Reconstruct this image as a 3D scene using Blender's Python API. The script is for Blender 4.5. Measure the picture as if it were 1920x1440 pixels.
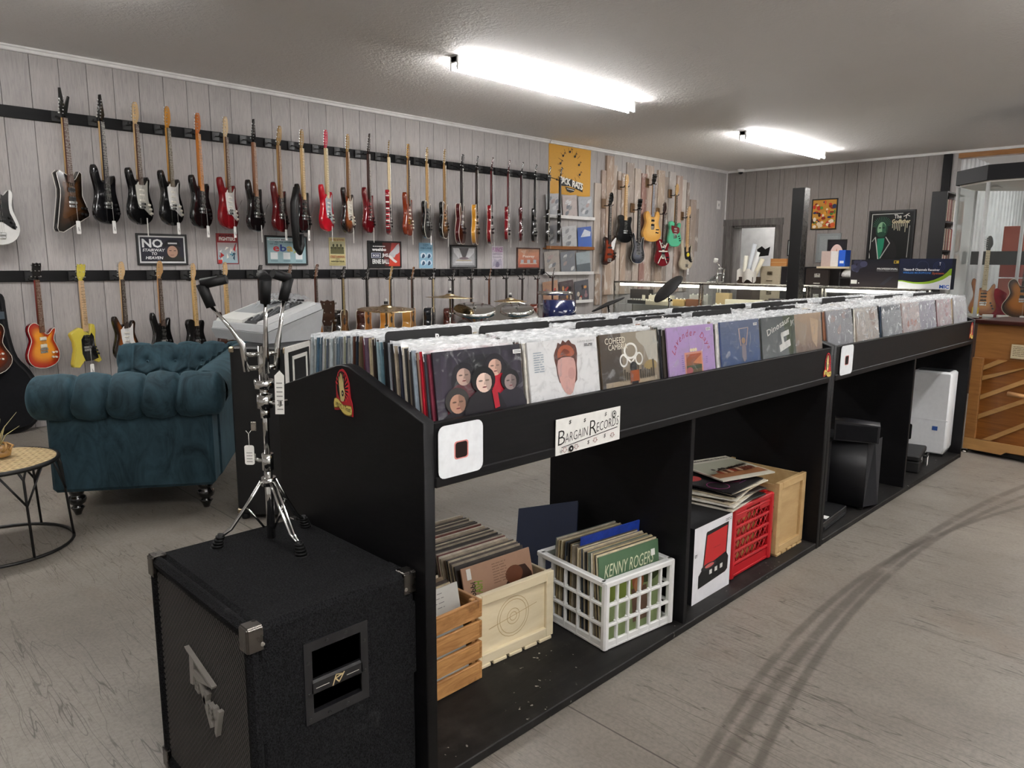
import bpy, bmesh, math, random
from math import sin, cos, pi, radians, sqrt, exp, atan2
from mathutils import Vector, Matrix
random.seed(7)
S = bpy.context.scene
for o in list(bpy.data.objects): bpy.data.objects.remove(o)
COL = S.collection

# ---------------------------------------------------------------- camera
FPX, H = 1383.15, 1.40
_yaw, _pit, _rol = radians(-45.0467), radians(9.42766), radians(.3201)
FW = Vector((sin(_yaw)*cos(_pit), cos(_yaw)*cos(_pit), -sin(_pit)))
_r0 = Vector((cos(_yaw), -sin(_yaw), 0)); _u0 = _r0.cross(FW)
RT = cos(_rol)*_r0 + sin(_rol)*_u0; UP = -sin(_rol)*_r0 + cos(_rol)*_u0
CP = Vector((0, 0, H))
cd = bpy.data.cameras.new('camera'); cd.sensor_width = 36; cd.lens = FPX/1920*36
cd.clip_start = .05; cd.clip_end = 100
cam = bpy.data.objects.new('camera', cd); COL.objects.link(cam)
cam.matrix_world = Matrix(((RT.x, UP.x, -FW.x, 0), (RT.y, UP.y, -FW.y, 0), (RT.z, UP.z, -FW.z, H), (0, 0, 0, 1)))
S.camera = cam
# ---------------------------------------------------------------- world, exposure
w = bpy.data.worlds.new('world'); S.world = w; w.use_nodes = True
w.node_tree.nodes['Background'].inputs[0].default_value = (.9, .95, 1, 1)
w.node_tree.nodes['Background'].inputs[1].default_value = .05
S.cycles.use_light_tree = False; S.cycles.max_bounces = 5; S.cycles.diffuse_bounces = 4; S.cycles.glossy_bounces = 3; S.cycles.transmission_bounces = 4; S.cycles.transparent_max_bounces = 8
S.view_settings.view_transform = 'Standard'; S.view_settings.look = 'None'
S.view_settings.exposure = 0.8; S.view_settings.gamma = 1; S.view_settings.use_curve_mapping = False
TUBE = 42.0      # radiance of the fluorescent tubes

# room dimensions read off the photograph
XW, YB, ZC = -7.12, 12.65, 3.05          # guitar wall, back wall, ceiling
XR, YF = 3.4, -3.6                       # walls behind / right of the camera
def ray(x, y): return RT*((x-960)/FPX) - UP*((y-720)/FPX) + FW
def atx(x, y, X): d = ray(x, y); return CP + d*(X/d.x)
def aty(x, y, Y): d = ray(x, y); return CP + d*(Y/d.y)
def atz(x, y, Z): d = ray(x, y); return CP + d*((Z-H)/d.z)

# ---------------------------------------------------------------- helpers
def lin(c):
    if isinstance(c, str):
        c = [int(c[i:i+2], 16) for i in (0, 2, 4)]
    return tuple(((v/255)/12.92 if v/255 <= .04045 else ((v/255+.055)/1.055)**2.4) for v in c[:3]) + (1.0,)
def mix(a, b, t): return tuple(a[i]*(1-t)+b[i]*t for i in range(4))

class MB:
    """collects shapes, builds ONE mesh object; colour kept per corner"""
    def __init__(s): s.v = []; s.f = []; s.c = []; s.sm = []; s.M = Matrix(); s.col = lin('808080')
    def at(s, loc=(0,0,0), rot=(0,0,0), sc=1):
        from mathutils import Euler
        s.M = Matrix.Translation(loc) @ Euler([radians(a) for a in rot]).to_matrix().to_4x4() @ Matrix.Scale(sc, 4); return s
    def ink(s, c): s.col = lin(c) if not (isinstance(c, tuple) and len(c) == 4) else c; return s
    def add(s, vs, fs, smooth=False, cols=None):
        b = len(s.v)
        s.v += [tuple(s.M @ Vector(p)) for p in vs]
        for f in fs:
            s.f.append([b+i for i in f]); s.sm.append(smooth)
            s.c.append([cols[i] for i in f] if cols else s.col)
        return s
    def box(s, c, d, ch=0):
        x, y, z = c; a, b, e = d[0]/2, d[1]/2, d[2]/2
        if not ch:
            vs = [(x+i*a, y+j*b, z+k*e) for i in (-1, 1) for j in (-1, 1) for k in (-1, 1)]
            return s.add(vs, [(0,1,3,2),(4,6,7,5),(0,4,5,1),(2,3,7,6),(0,2,6,4),(1,5,7,3)])
        vs = []; idx = {}
        for i in (-1, 1):
            for j in (-1, 1):
                for k in (-1, 1):
                    for ax in range(3):
                        p = [x+i*(a-ch), y+j*(b-ch), z+k*(e-ch)]
                        p[ax] = (x, y, z)[ax] + (i, j, k)[ax]*(a, b, e)[ax]
                        idx[i, j, k, ax] = len(vs); vs.append(tuple(p))
        fs = []
        for i in (-1, 1):
            fs.append([idx[i,j,k,0] for j,k in ((-1,-1),(1,-1),(1,1),(-1,1))][::i])
            fs.append([idx[j,i,k,1] for j,k in ((-1,-1),(1,-1),(1,1),(-1,1))][::-i])
            fs.append([idx[j,k,i,2] for j,k in ((-1,-1),(1,-1),(1,1),(-1,1))][::i])
            for j in (-1, 1):
                fs.append([idx[i,j,-1,0], idx[i,j,-1,1], idx[i,j,1,1], idx[i,j,1,0]][::-i*j])
                fs.append([idx[i,-1,j,0], idx[i,-1,j,2], idx[i,1,j,2], idx[i,1,j,0]][::i*j])
                fs.append([idx[-1,i,j,1], idx[-1,i,j,2], idx[1,i,j,2], idx[1,i,j,1]][::-i*j])
                for k in (-1, 1): fs.append([idx[i,j,k,0], idx[i,j,k,1], idx[i,j,k,2]][::i*j*k])
        return s.add(vs, fs)
    def bx(s, x0, x1, y0, y1, z0, z1, ch=0): return s.box(((x0+x1)/2, (y0+y1)/2, (z0+z1)/2), (x1-x0, y1-y0, z1-z0), ch)
    def tube(s, pts, r, n=8, caps=True, closed=False):
        pts = [Vector(p) for p in pts]; rs = r if isinstance(r, (list, tuple)) else [r]*len(pts)
        vs = []; fs = []; N = len(pts); prev = None
        for i, p in enumerate(pts):
            if closed: t = pts[(i+1) % N]-pts[i-1]
            else: t = pts[min(i+1, N-1)]-pts[max(i-1, 0)]
            t.normalize()
            if prev is None: a = t.orthogonal().normalized()
            else:
                a = prev - t*prev.dot(t)
                a = a.normalized() if a.length > 1e-5 else t.orthogonal().normalized()
            prev = a; b = t.cross(a)
            for k in range(n):
                q = 2*pi*k/n; vs.append(tuple(p+(a*cos(q)+b*sin(q))*rs[i]))
        for i in range(N if closed else N-1):
            j = (i+1) % N
            for k in range(n):
                l = (k+1) % n; fs.append((i*n+k, i*n+l, j*n+l, j*n+k))
        s.add(vs, fs, True)
        if caps and not closed:
            b = len(s.v)-len(vs)
            s.f += [[b+k for k in range(n)][::-1], [b+(N-1)*n+k for k in range(n)]]; s.c += [s.col]*2; s.sm += [False]*2
        return s
    def cyl(s, p0, p1, r0, r1=None, n=12): return s.tube([p0, p1], [r0, r0 if r1 is None else r1], n)
    def lathe(s, prof, n=20, smooth=True, o=(0,0,0)):
        vs = []; fs = []
        for (r, z) in prof:
            for k in range(n): vs.append((o[0]+r*cos(2*pi*k/n), o[1]+r*sin(2*pi*k/n), o[2]+z))
        for i in range(len(prof)-1):
            for k in range(n):
                l = (k+1) % n; fs.append((i*n+k, i*n+l, (i+1)*n+l, (i+1)*n+k))
        if prof[0][0] > .0015 and abs(prof[0][1]-prof[1][1]) > 1e-5: fs.append(tuple(range(n))[::-1])
        if prof[-1][0] > .0015 and abs(prof[-1][1]-prof[-2][1]) > 1e-5: fs.append(tuple((len(prof)-1)*n+k for k in range(n)))
        return s.add(vs, fs, smooth)
    def grid(s, fn, nu, nv, smooth=True, cf=None):
        vs = []; fs = []; cs = []
        for i in range(nu+1):
            for j in range(nv+1):
                vs.append(fn(i/nu, j/nv)); cs.append(cf(i/nu, j/nv) if cf else s.col)
        m = nv+1
        for i in range(nu):
            for j in range(nv): fs.append((i*m+j, (i+1)*m+j, (i+1)*m+j+1, i*m+j+1))
        return s.add(vs, fs, smooth, cs if cf else None)
    def plate(s, out, y0, y1, bev=0, cols=None):
        """outline in xz extruded along y (front y0 < back y1); bev rounds the edge"""
        n = len(out); ar = sum(out[i][0]*out[(i+1) % n][1]-out[(i+1) % n][0]*out[i][1] for i in range(n))
        if ar < 0: out = out[::-1]
        rings = [(y0, bev), (y0+bev*.3, bev*.3), (y0+bev, 0), (y1-bev, 0), (y1-bev*.3, bev*.3), (y1, bev)] if bev else [(y0, 0), (y1, 0)]
        vs = []; cs = []
        for (y, ins) in rings:
            for p in inset(out, ins): vs.append((p[0], y, p[1])); cs.append(s.col)
        fs = []
        for r in range(len(rings)-1):
            for k in range(n):
                l = (k+1) % n; fs.append((r*n+k, r*n+l, (r+1)*n+l, (r+1)*n+k))
        s.add(vs, fs, bool(bev))
        b = len(s.v)-len(vs)
        s.f += [[b+k for k in range(n)], [b+(len(rings)-1)*n+k for k in range(n)][::-1]]; s.c += [s.col]*2; s.sm += [False]*2
        return s
    def build(s, name, mat, parent=None, loc=None, rz=None):
        me = bpy.data.meshes.new(name); me.from_pydata(s.v, [], s.f)
        a = me.color_attributes.new('Col', 'FLOAT_COLOR', 'CORNER')
        buf = []
        for f, c in zip(s.f, s.c):
            if isinstance(c, list):
                for q in c: buf += q
            else: buf += list(c)*len(f)
        a.data.foreach_set('color', buf)
        me.polygons.foreach_set('use_smooth', s.sm)
        me.update()
        me.materials.append(MAT[mat] if isinstance(mat, str) else mat)
        o = bpy.data.objects.new(name, me); COL.objects.link(o)
        if parent: o.parent = parent
        if loc is not None: o.location = loc
        if rz is not None: o.rotation_euler.z = radians(rz)
        return o

def inset(out, d):
    if not d: return out
    n = len(out); r = []
    for i in range(n):
        p, q, t = out[i-1], out[i], out[(i+1) % n]
        e1 = (q[0]-p[0], q[1]-p[1]); e2 = (t[0]-q[0], t[1]-q[1])
        l1 = math.hypot(*e1) or 1; l2 = math.hypot(*e2) or 1
        nx, ny = -(e1[1]/l1+e2[1]/l2), (e1[0]/l1+e2[0]/l2); l = math.hypot(nx, ny) or 1
        r.append((q[0]+nx/l*d, q[1]+ny/l*d))
    return r
def smoothpath(pts, k=3, closed=True):
    """Catmull-Rom through points"""
    r = []; n = len(pts)
    for i in range(n if closed else n-1):
        g = (lambda j: pts[j % n]) if closed else (lambda j: pts[max(0, min(n-1, j))])
        a, b, c, d = g(i-1), g(i), g(i+1), g(i+2)
        for q in range(k):
            t = q/k
            r.append(tuple(.5*((2*b[m])+(-a[m]+c[m])*t+(2*a[m]-5*b[m]+4*c[m]-d[m])*t*t+(-a[m]+3*b[m]-3*c[m]+d[m])*t**3) for m in range(len(b))))
    if not closed: r.append(tuple(pts[-1]))
    return r
def rrect(x0, x1, z0, z1, r, n=4):
    o = []
    for cx, cz, a in ((x1-r, z1-r, 0), (x0+r, z1-r, 90), (x0+r, z0+r, 180), (x1-r, z0+r, 270)):
        for k in range(n+1): q = radians(a+90*k/n); o.append((cx+r*cos(q), cz+r*sin(q)))
    return o
def tag(o, label, cat, group=None):
    o['label'] = label; o['category'] = cat
    if group: o['group'] = group
    return o
def thing(name, label, cat, loc=(0,0,0), rz=0, group=None):
    o = bpy.data.objects.new(name, None); COL.objects.link(o); o.location = loc; o.rotation_euler.z = radians(rz)
    o.empty_display_size = .05
    return tag(o, label, cat, group)
def struct(o): o['kind'] = 'structure'; return o
def copy(o, parent=None, loc=None):
    c = o.copy(); COL.objects.link(c)
    if parent is not None: c.parent = parent
    if loc is not None: c.location = loc
    return c
def copy_tree(o, parent=None):
    c = o.copy(); COL.objects.link(c); c.parent = parent
    for ch in o.children: copy_tree(ch, c)
    return c

# flat print: letters and shapes as thin inked faces, local x right, z up, front -y
_tc = {}
def text_geo(s, bold=0):
    if (s, bold) in _tc: return _tc[s, bold]
    cu = bpy.data.curves.new('t', 'FONT'); cu.body = s; cu.size = 1; cu.resolution_u = 2; cu.offset = bold; cu.fill_mode = 'FRONT'
    ob = bpy.data.objects.new('t', cu); COL.objects.link(ob)
    me = bpy.data.meshes.new_from_object(ob)
    g = ([tuple(v.co[:2]) for v in me.vertices], [tuple(p.vertices) for p in me.polygons])
    bpy.data.objects.remove(ob); bpy.data.curves.remove(cu); bpy.data.meshes.remove(me)
    _tc[s, bold] = g; return g
class Art(MB):
    """print on a w x h panel whose lower left corner is (0,0); y0 = surface"""
    def __init__(s, w, h, y0=-.0006, x0=None, z0=0):
        super().__init__(); s.w = w; s.h = h; s.y = y0; s.x0 = -w/2 if x0 is None else x0; s.z0 = z0
    def _p(s, x, z): return (s.x0+x*s.w, s.y, s.z0+z*s.h)
    def _n(s): s.y -= .00025
    def poly(s, pts, c):
        if s.w != 1: pts = [(min(max(x, 0), 1), min(max(z, 0), 1)) for x, z in pts]
        n = len(pts); ar = sum(pts[i][0]*pts[(i+1) % n][1]-pts[(i+1) % n][0]*pts[i][1] for i in range(n))
        if ar < 0: pts = pts[::-1]
        s.ink(c); s.add([s._p(*p) for p in pts], [tuple(range(n))]); s._n(); return s
    def rect(s, x0, z0, x1, z1, c): return s.poly([(x0,z0),(x1,z0),(x1,z1),(x0,z1)], c)
    def grad(s, x0, z0, x1, z1, c0, c1):
        a, b = lin(c0), lin(c1); s.add([s._p(x0,z0), s._p(x1,z0), s._p(x1,z1), s._p(x0,z1)], [(0,1,2,3)], cols=[a,a,b,b]); s._n(); return s
    def ell(s, cx, cz, rx, rz, c, n=20, a0=0, a1=360):
        return s.poly([(cx+rx*cos(radians(a0+(a1-a0)*k/n)), cz+rz*sin(radians(a0+(a1-a0)*k/n))) for k in range(n+(a1-a0 < 360))], c)
    def ring(s, cx, cz, rx, t, c, n=24, asp=None):
        asp = asp or s.w/s.h; s.ink(c)
        vs = []; 
        for k in range(n):
            q = 2*pi*k/n
            for r in (rx-t, rx): vs.append(s._p(cx+r*cos(q), cz+r*asp*sin(q)))
        s.add(vs, [(2*k, 2*k+1, 2*((k+1) % n)+1, 2*((k+1) % n)) for k in range(n)]); s._n(); return s
    def line(s, pts, t, c):
        """stroke, thickness t in metres"""
        s.ink(c)
        P = [Vector(s._p(*p)) for p in pts]
        for a, b in zip(P[:-1], P[1:]):
            d = (b-a).normalized(); nn = Vector((-d.z, 0, d.x))*t/2; d = d*t*.3
            s.add([tuple(a-nn-d), tuple(b-nn+d), tuple(b+nn+d), tuple(a+nn-d)], [(0,1,2,3)])
        s._n(); return s
    def text(s, body, x, z, wd, ht, c, bold=0, shear=0, rot=0):
        """fit text into width wd / height ht (fractions), lower left at x,z"""
        vs, fs = text_geo(body, bold)
        if not vs: return s
        x0 = min(v[0] for v in vs); x1 = max(v[0] for v in vs); z0 = min(v[1] for v in vs); z1 = max(v[1] for v in vs)
        s.ink(c); ca, sa = cos(radians(rot)), sin(radians(rot)); o = []
        for v in vs:
            u = (v[0]-x0)/(x1-x0)*wd*s.w; t = (v[1]-z0)/max(z1-z0, 1e-6)*ht*s.h; u += shear*t
            o.append((s.x0+x*s.w+u*ca-t*sa, s.y, s.z0+z*s.h+u*sa+t*ca))
        s.add(o, fs); s._n(); return s
    def glyphs(s, body, pts, size, c, bold=0, shear=0):
        """letters at natural proportions: pts = [(x, z, rot)], size in metres"""
        s.ink(c)
        for ch, (x, z, rot) in zip(body, pts):
            if ch == ' ': continue
            vs, fs = text_geo(ch, bold); ca, sa = cos(radians(rot)), sin(radians(rot)); o = []; mx = (min(v[0] for v in vs)+max(v[0] for v in vs))/2
            for v in vs: u = (v[0]-mx+shear*v[1])*size; q = v[1]*size; o.append((s.x0+x*s.w+u*ca-q*sa, s.y, s.z0+z*s.h+u*sa+q*ca))
            s.add(o, fs)
        s._n(); return s
    def scrib(s, x0, z0, x1, z1, n, c, t=.0015, fill=.7, seed=1):
        """rows of tiny unreadable print"""
        r = random.Random(seed)
        for k in range(n):
            z = z1+(z0-z1)*(k+.5)/n; x = x0
            while x < x1-.01:
                l = r.uniform(.02, .09)*(1.2); e = min(x+l, x1); s.line([(x, z), (e, z)], t, c); s.y += .00025; x = e+r.uniform(.01, .02)/max(fill, .1)
        s._n(); return s
# ---------------------------------------------------------------- materials
MAT = {}
class NT:
    def __init__(s, name):
        m = bpy.data.materials.new(name); m.use_nodes = True; s.m = m; s.t = m.node_tree; s.b = s.t.nodes['Principled BSDF']; s.out = s.t.nodes['Material Output']; MAT[name] = m
    def n(s, typ, **kw):
        o = s.t.nodes.new('ShaderNode'+typ)
        for k, v in kw.items():
            if k[0] == 'i' and k[1:].isdigit(): s.set(o.inputs[int(k[1:])], v)
            elif k.startswith('in_'): s.set(o.inputs[k[3:].replace('_', ' ')], v)
            else: setattr(o, k, v)
        return o
    def set(s, i, v):
        if hasattr(v, 'bl_idname') and v.bl_idname.startswith('ShaderNode'): v = v.outputs[0]
        if hasattr(v, 'is_output'): s.t.links.new(v, i)
        else: i.default_value = v
    def p(s, **kw):
        for k, v in kw.items(): s.set(s.b.inputs[k.replace('_', ' ')], v)
        return s
    def math(s, op, a, b=0, c=0, clamp=False):
        o = s.n('Math', operation=op); o.use_clamp = clamp
        for i, v in enumerate((a, b, c)): s.set(o.inputs[i], v)
        return o.outputs[0]
    def noise(s, vec=None, scale=5, detail=3, rough=.5, dist=0):
        o = s.n('TexNoise'); o.inputs['Scale'].default_value = scale; o.inputs['Detail'].default_value = detail
        o.inputs['Roughness'].default_value = rough; o.inputs['Distortion'].default_value = dist
        if vec is not None: s.set(o.inputs['Vector'], vec)
        return o.outputs['Fac']
    def map(s, vec, sc=(1,1,1), rot=(0,0,0), loc=(0,0,0)):
        o = s.n('Mapping'); s.set(o.inputs[0], vec); o.inputs['Scale'].default_value = sc; o.inputs['Rotation'].default_value = rot; o.inputs['Location'].default_value = loc
        return o.outputs[0]
    def obj(s): return s.n('TexCoord').outputs['Object']
    def pos(s): return s.n('NewGeometry').outputs['Position']
    def rgb(s, fac, a, b, blend='MIX'):
        o = s.n('Mix', data_type='RGBA', blend_type=blend); s.set(o.inputs[0], fac); s.set(o.inputs[6], a); s.set(o.inputs[7], b); return o.outputs[2]
    def ramp(s, fac, stops):
        o = s.n('ValToRGB'); s.set(o.inputs[0], fac); e = o.color_ramp.elements
        while len(e) < len(stops): e.new(.5)
        for q, (p, c) in zip(e, stops): q.position = p; q.color = c if isinstance(c, tuple) else lin(c)
        return o.outputs[0]
    def sstep(s, v, a, b):
        o = s.n('MapRange', interpolation_type='SMOOTHSTEP'); s.set(o.inputs[0], v); o.inputs[1].default_value = a; o.inputs[2].default_value = b; return o.outputs[0]
    def bump(s, h, st=.3, d=.01):
        o = s.n('Bump'); o.inputs['Strength'].default_value = st; o.inputs['Distance'].default_value = d; s.set(o.inputs['Height'], h); s.set(s.b.inputs['Normal'], o.outputs[0]); return s
    def attr(s): return s.n('Attribute', attribute_name='Col').outputs['Color']
    def shade(s, node): s.t.links.new(node.outputs[0], s.out.inputs['Surface'])

def vc(name, rough, metal=0, coat=0, var=.12, spec=.5, sheen=0, bump=0, bs=200):
    m = NT(name); a = m.attr(); nz = m.noise(m.obj(), 35, 2, .6)
    c = m.rgb(1.0, a, m.ramp(nz, [(.3, (1-var,)*3+(1,)), (.7, (1+var*.3,)*3+(1,))]), 'MULTIPLY')
    m.p(Base_Color=c, Roughness=m.math('ADD', rough-.05, m.math('MULTIPLY', nz, .1)), Metallic=metal, Coat_Weight=coat, Coat_Roughness=.05, Specular_IOR_Level=spec, Sheen_Weight=sheen)
    if bump: m.bump(m.noise(m.obj(), bs, 3, .6), bump, .002)
    return m
vc('gloss', .16, coat=1.0, var=.04); vc('satin', .42, var=.08); vc('matte', .75, var=.12); vc('ink', .5, var=.04, spec=.3)
vc('metal', .28, metal=1, var=.1); vc('chrome', .1, metal=1, var=.04); vc('plastic', .35, var=.05); vc('rubber', .6, var=.1, spec=.3)
vc('paper', .65, var=.06, spec=.25); vc('leather', .5, var=.2, bump=.3, bs=300); vc('cloth', .9, var=.2, spec=.15, sheen=.05, bump=.4, bs=400)
# LP cardboard: colour of each sleeve from the object
m = NT('card'); oi = m.n('ObjectInfo'); nz = m.noise(m.n('TexCoord').outputs['Generated'], 9, 4, .6)
m.p(Base_Color=m.rgb(.5, oi.outputs['Color'], m.rgb(1.0, oi.outputs['Color'], m.ramp(nz, [(.35, (.35,.35,.35,1)), (.65, (1.35,1.3,1.25,1))]), 'MULTIPLY')), Roughness=.45)
# clear plastic film: wrinkled, mostly transparent
def film(name, k0, k1, bs, sc):
    m = NT(name); nz = m.noise(m.map(m.obj(), (1, 1, 1.0)), sc, 4, .6, 1.2)
    m.p(Base_Color=(.8,.82,.84,1), Roughness=.1, Specular_IOR_Level=.7); m.bump(nz, bs, .012)
    tr = m.n('BsdfTransparent'); mx = m.n('MixShader'); lw = m.n('LayerWeight'); lw.inputs[0].default_value = .35
    m.t.links.new(m.math('ADD', m.math('MULTIPLY', lw.outputs['Fresnel'], k0), m.math('MULTIPLY', m.sstep(nz, .5, .72), k1), clamp=True), mx.inputs[0])
    m.t.links.new(tr.outputs[0], mx.inputs[1]); m.t.links.new(m.b.outputs[0], mx.inputs[2]); m.shade(mx)
film('film', .5, .25, .75, 22); film('film_heavy', 1.2, .9, 1.0, 30)
# folded-over plastic at the top of each record sleeve: milky
m = NT('sleeve_top'); nz = m.noise(m.map(m.pos(), (1, .35, 1)), 60, 3, .55, .8)
m.p(Base_Color=m.ramp(nz, [(.3, 'c2c5c8'), (.6, 'eef0f1')]), Roughness=.3, Specular_IOR_Level=.6); m.bump(nz, .5, .006)
tr = m.n('BsdfTransparent'); mx = m.n('MixShader'); m.t.links.new(m.math('ADD', .6, m.math('MULTIPLY', m.sstep(nz, .4, .7), .4)), mx.inputs[0])
m.t.links.new(tr.outputs[0], mx.inputs[1]); m.t.links.new(m.b.outputs[0], mx.inputs[2]); m.shade(mx)
# glass panes
m = NT('glass'); m.p(Base_Color=(.95,.97,.96,1), Roughness=.02, Specular_IOR_Level=.5)
tr = m.n('BsdfTransparent'); tr.inputs[0].default_value = (.93,.95,.94,1); mx = m.n('MixShader'); lw = m.n('LayerWeight'); lw.inputs[0].default_value = .3
m.t.links.new(m.math('ADD', .02, m.math('MULTIPLY', lw.outputs['Fresnel'], .4)), mx.inputs[0]); m.t.links.new(tr.outputs[0], mx.inputs[1]); m.t.links.new(m.b.outputs[0], mx.inputs[2]); m.shade(mx)
# concrete floor: mottling, scratches, arcs left by tyres
m = NT('concrete'); P = m.pos(); n1 = m.noise(P, .9, 4, .6); n2 = m.noise(P, 7, 5, .65); n3 = m.noise(P, 70, 3, .7)
c = m.ramp(n1, [(.3, '706a62'), (.5, '807a72'), (.7, '8c867d')])
c = m.rgb(m.math('MULTIPLY', m.sstep(n2, .5, .75), .5), c, lin('726d66'), 'MIX'); 
c = m.rgb(.5, c, m.rgb(1.0, c, m.ramp(n3, [(.3, (.62,.62,.62,1)), (.6, (1.15,1.15,1.15,1))]), 'MULTIPLY'))
def scratch(rot, sc, w, seed):
    v = m.map(P, (sc*.07, sc, 1), (0, 0, rot), (seed, seed*2, 0)); q = m.noise(v, 1.6, 2, .45, .08)
    return m.math('SUBTRACT', 1, m.sstep(m.math('ABSOLUTE', m.math('SUBTRACT', q, .5)), 0, w))
msk = m.sstep(m.noise(P, 1.7, 3), .38, .58)
for rot, sc, w, sd, col, st in ((.5, 7, .005, 3, '433d37', .8), (1.4, 9, .005, 9, '484039', .8), (2.4, 8, .005, 17, '433d37', .75), (-.3, 14, .008, 29, '504942', .6)):
    c = m.rgb(m.math('MULTIPLY', m.math('MULTIPLY', scratch(rot, sc, w, sd), msk), st), c, lin(col))
def arc(cx, cy, R, w):
    d = m.n('VectorMath', operation='DISTANCE'); m.set(d.inputs[0], m.n('VectorMath', operation='MULTIPLY', i0=P, i1=(1,1,0))); d.inputs[1].default_value = (cx, cy, 0)
    return m.math('SUBTRACT', 1, m.sstep(m.math('ABSOLUTE', m.math('SUBTRACT', d.outputs['Value'], R)), w*.3, w))
stn = m.sstep(m.noise(m.map(P, (1, 1, 1), (0, 0, 0), (31, 7, 0)), 1.3, 4, .65), .56, .72)
c = m.rgb(m.math('MULTIPLY', stn, .35), c, lin('6e5f50'))
sy_ = m.n('SeparateXYZ', i0=P).outputs[1]
for yj in (1.655, 6.9, -3.0): c = m.rgb(m.math('MULTIPLY', m.math('SUBTRACT', 1, m.sstep(m.math('ABSOLUTE', m.math('SUBTRACT', sy_, yj)), .0015, .004)), .85), c, lin('35312c'))
ARCS = [(9.765, 3.634, 10.839, .03), (5.291, 3.146, 6.4, .022), (7.148, 3.604, 8.18, .022)]
for cx, cy, R, wd in ARCS:
    c = m.rgb(m.math('MULTIPLY', arc(cx, cy, R, wd), m.math('MULTIPLY', m.sstep(n2, .22, .5), .6)), c, lin('4a443d'))
m.p(Base_Color=c, Roughness=m.math('ADD', .34, m.math('MULTIPLY', n2, .22)), Specular_IOR_Level=.45); m.bump(m.math('ADD', n3, m.math('MULTIPLY', n2, 2)), .08, .004)
# sprayed ceiling
m = NT('ceiling_paint'); P = m.pos(); v = m.noise(P, 28, 4, .6, .6); m.p(Base_Color=m.rgb(.3, lin('e8e5e2'), m.ramp(m.noise(P, .5, 2), [(.3, 'e0dcd8'), (.7, 'efecea')])), Roughness=.7); m.bump(v, .5, .02)
# embossed wood-grain siding
m = NT('siding'); P = m.pos(); o = m.n('ObjectInfo'); off = m.n('VectorMath', operation='ADD', i0=P, i1=m.n('CombineXYZ', i0=0.0, i1=0.0, i2=m.math('MULTIPLY', o.outputs['Random'], 37)))
g = m.noise(m.map(off, (30, 30, 2.5)), 2.2, 4, .6, 1.5); g2 = m.noise(off, 120, 3)
c = m.ramp(g, [(.25, '9c9897'), (.55, 'b0acaa'), (.8, 'b8b4b2')])
m.p(Base_Color=m.rgb(1.0, c, m.ramp(o.outputs['Random'], [(0, (.93,.93,.93,1)), (1, (1.04,1.03,1.02,1))]), 'MULTIPLY'), Roughness=.85, Specular_IOR_Level=.3); m.bump(m.math('ADD', g, m.math('MULTIPLY', g2, .3)), .3, .004)
m = NT('siding_taupe_shaded'); P = m.pos(); o = m.n('ObjectInfo'); g = m.noise(m.map(m.n('VectorMath', operation='ADD', i0=P, i1=m.n('CombineXYZ', i0=0.0, i1=0.0, i2=m.math('MULTIPLY', o.outputs['Random'], 37))), (30, 30, 2.5)), 2.2, 3, .6, 1.5)  # back wall boards: browner tone, with the far light's falloff darkened into the colour
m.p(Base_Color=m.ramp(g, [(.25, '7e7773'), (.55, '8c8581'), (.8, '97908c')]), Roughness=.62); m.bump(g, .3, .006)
m = NT('groove'); m.p(Base_Color=m.ramp(m.noise(m.pos(), 20), [(.3, '6a6664'), (.7, '7b7775')]), Roughness=.8)
m = NT('white_paint'); m.p(Base_Color=m.ramp(m.noise(m.pos(), 6, 4), [(.3, 'd3d1cf'), (.7, 'e6e4e2')]), Roughness=.5)
def wood(name, c1, c2, sc=(1,1,1), scale=7, rough=.5, ring=3, coat=0, dark=None, bmp=.15, spec=.5):
    m = NT(name); o = m.n('ObjectInfo'); v = m.n('VectorMath', operation='ADD', i0=m.obj(), i1=m.n('CombineXYZ', i0=m.math('MULTIPLY', o.outputs['Random'], 13), i1=m.math('MULTIPLY', o.outputs['Random'], 7), i2=m.math('MULTIPLY', o.outputs['Random'], 3)))
    g = m.noise(m.map(v, sc), scale, 5, .6, ring); f = m.noise(m.map(v, tuple(q*6 for q in sc)), scale, 3, .6)
    c = m.ramp(m.math('ADD', m.math('MULTIPLY', g, .8), m.math('MULTIPLY', f, .2)), [(.32, c1), (.66, c2)])
    if dark: c = m.rgb(m.sstep(m.noise(v, 6, 4, .6), .6, .72), c, lin(dark))
    m.p(Base_Color=c, Roughness=rough, Coat_Weight=coat, Specular_IOR_Level=spec); m.bump(f, bmp, .003); return m
wood('black_wood', '08080a', '111012', (1, .25, 4), 6, .5, spec=.22)
black_shelf = wood('black_shelf', '0c0c0c', '1d1b1a', (3, .4, 1), 4, .55, 2, spec=.25)
m = black_shelf; dst = m.sstep(m.noise(m.pos(), 55, 2, .5), .70, .74); old = m.b.inputs['Base Color'].links[0].from_socket; m.p(Base_Color=m.rgb(m.math('MULTIPLY', dst, m.sstep(m.noise(m.pos(), 4, 2), .45, .6)), m.rgb(m.math('MULTIPLY', m.sstep(m.noise(m.pos(), 6, 4, .65), .5, .75), .3), old, lin('4a4642')), lin('9a958c')))
wood('pine_slat', '8a5a2c', 'c08f57', (1, 1.2, 10), 3, .6, 2.5, dark='6d4520')
wood('pale_pine', 'd6c6a2', 'e9dcbd', (4, 1, 4), 2, .6, 1)
wood('pale_pine_dark', 'a8895a', 'c6a878', (4, 1, 4), 2, .6, 1)
wood('oak_honey', '8a5c2e', 'a8743f', (1, 1, 9), 2.2, .42, 2, coat=.15)
wood('oak_light', 'a87c49', 'bd9058', (1, 1, 6), 2.5, .45, 1.5, coat=.15)
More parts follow.
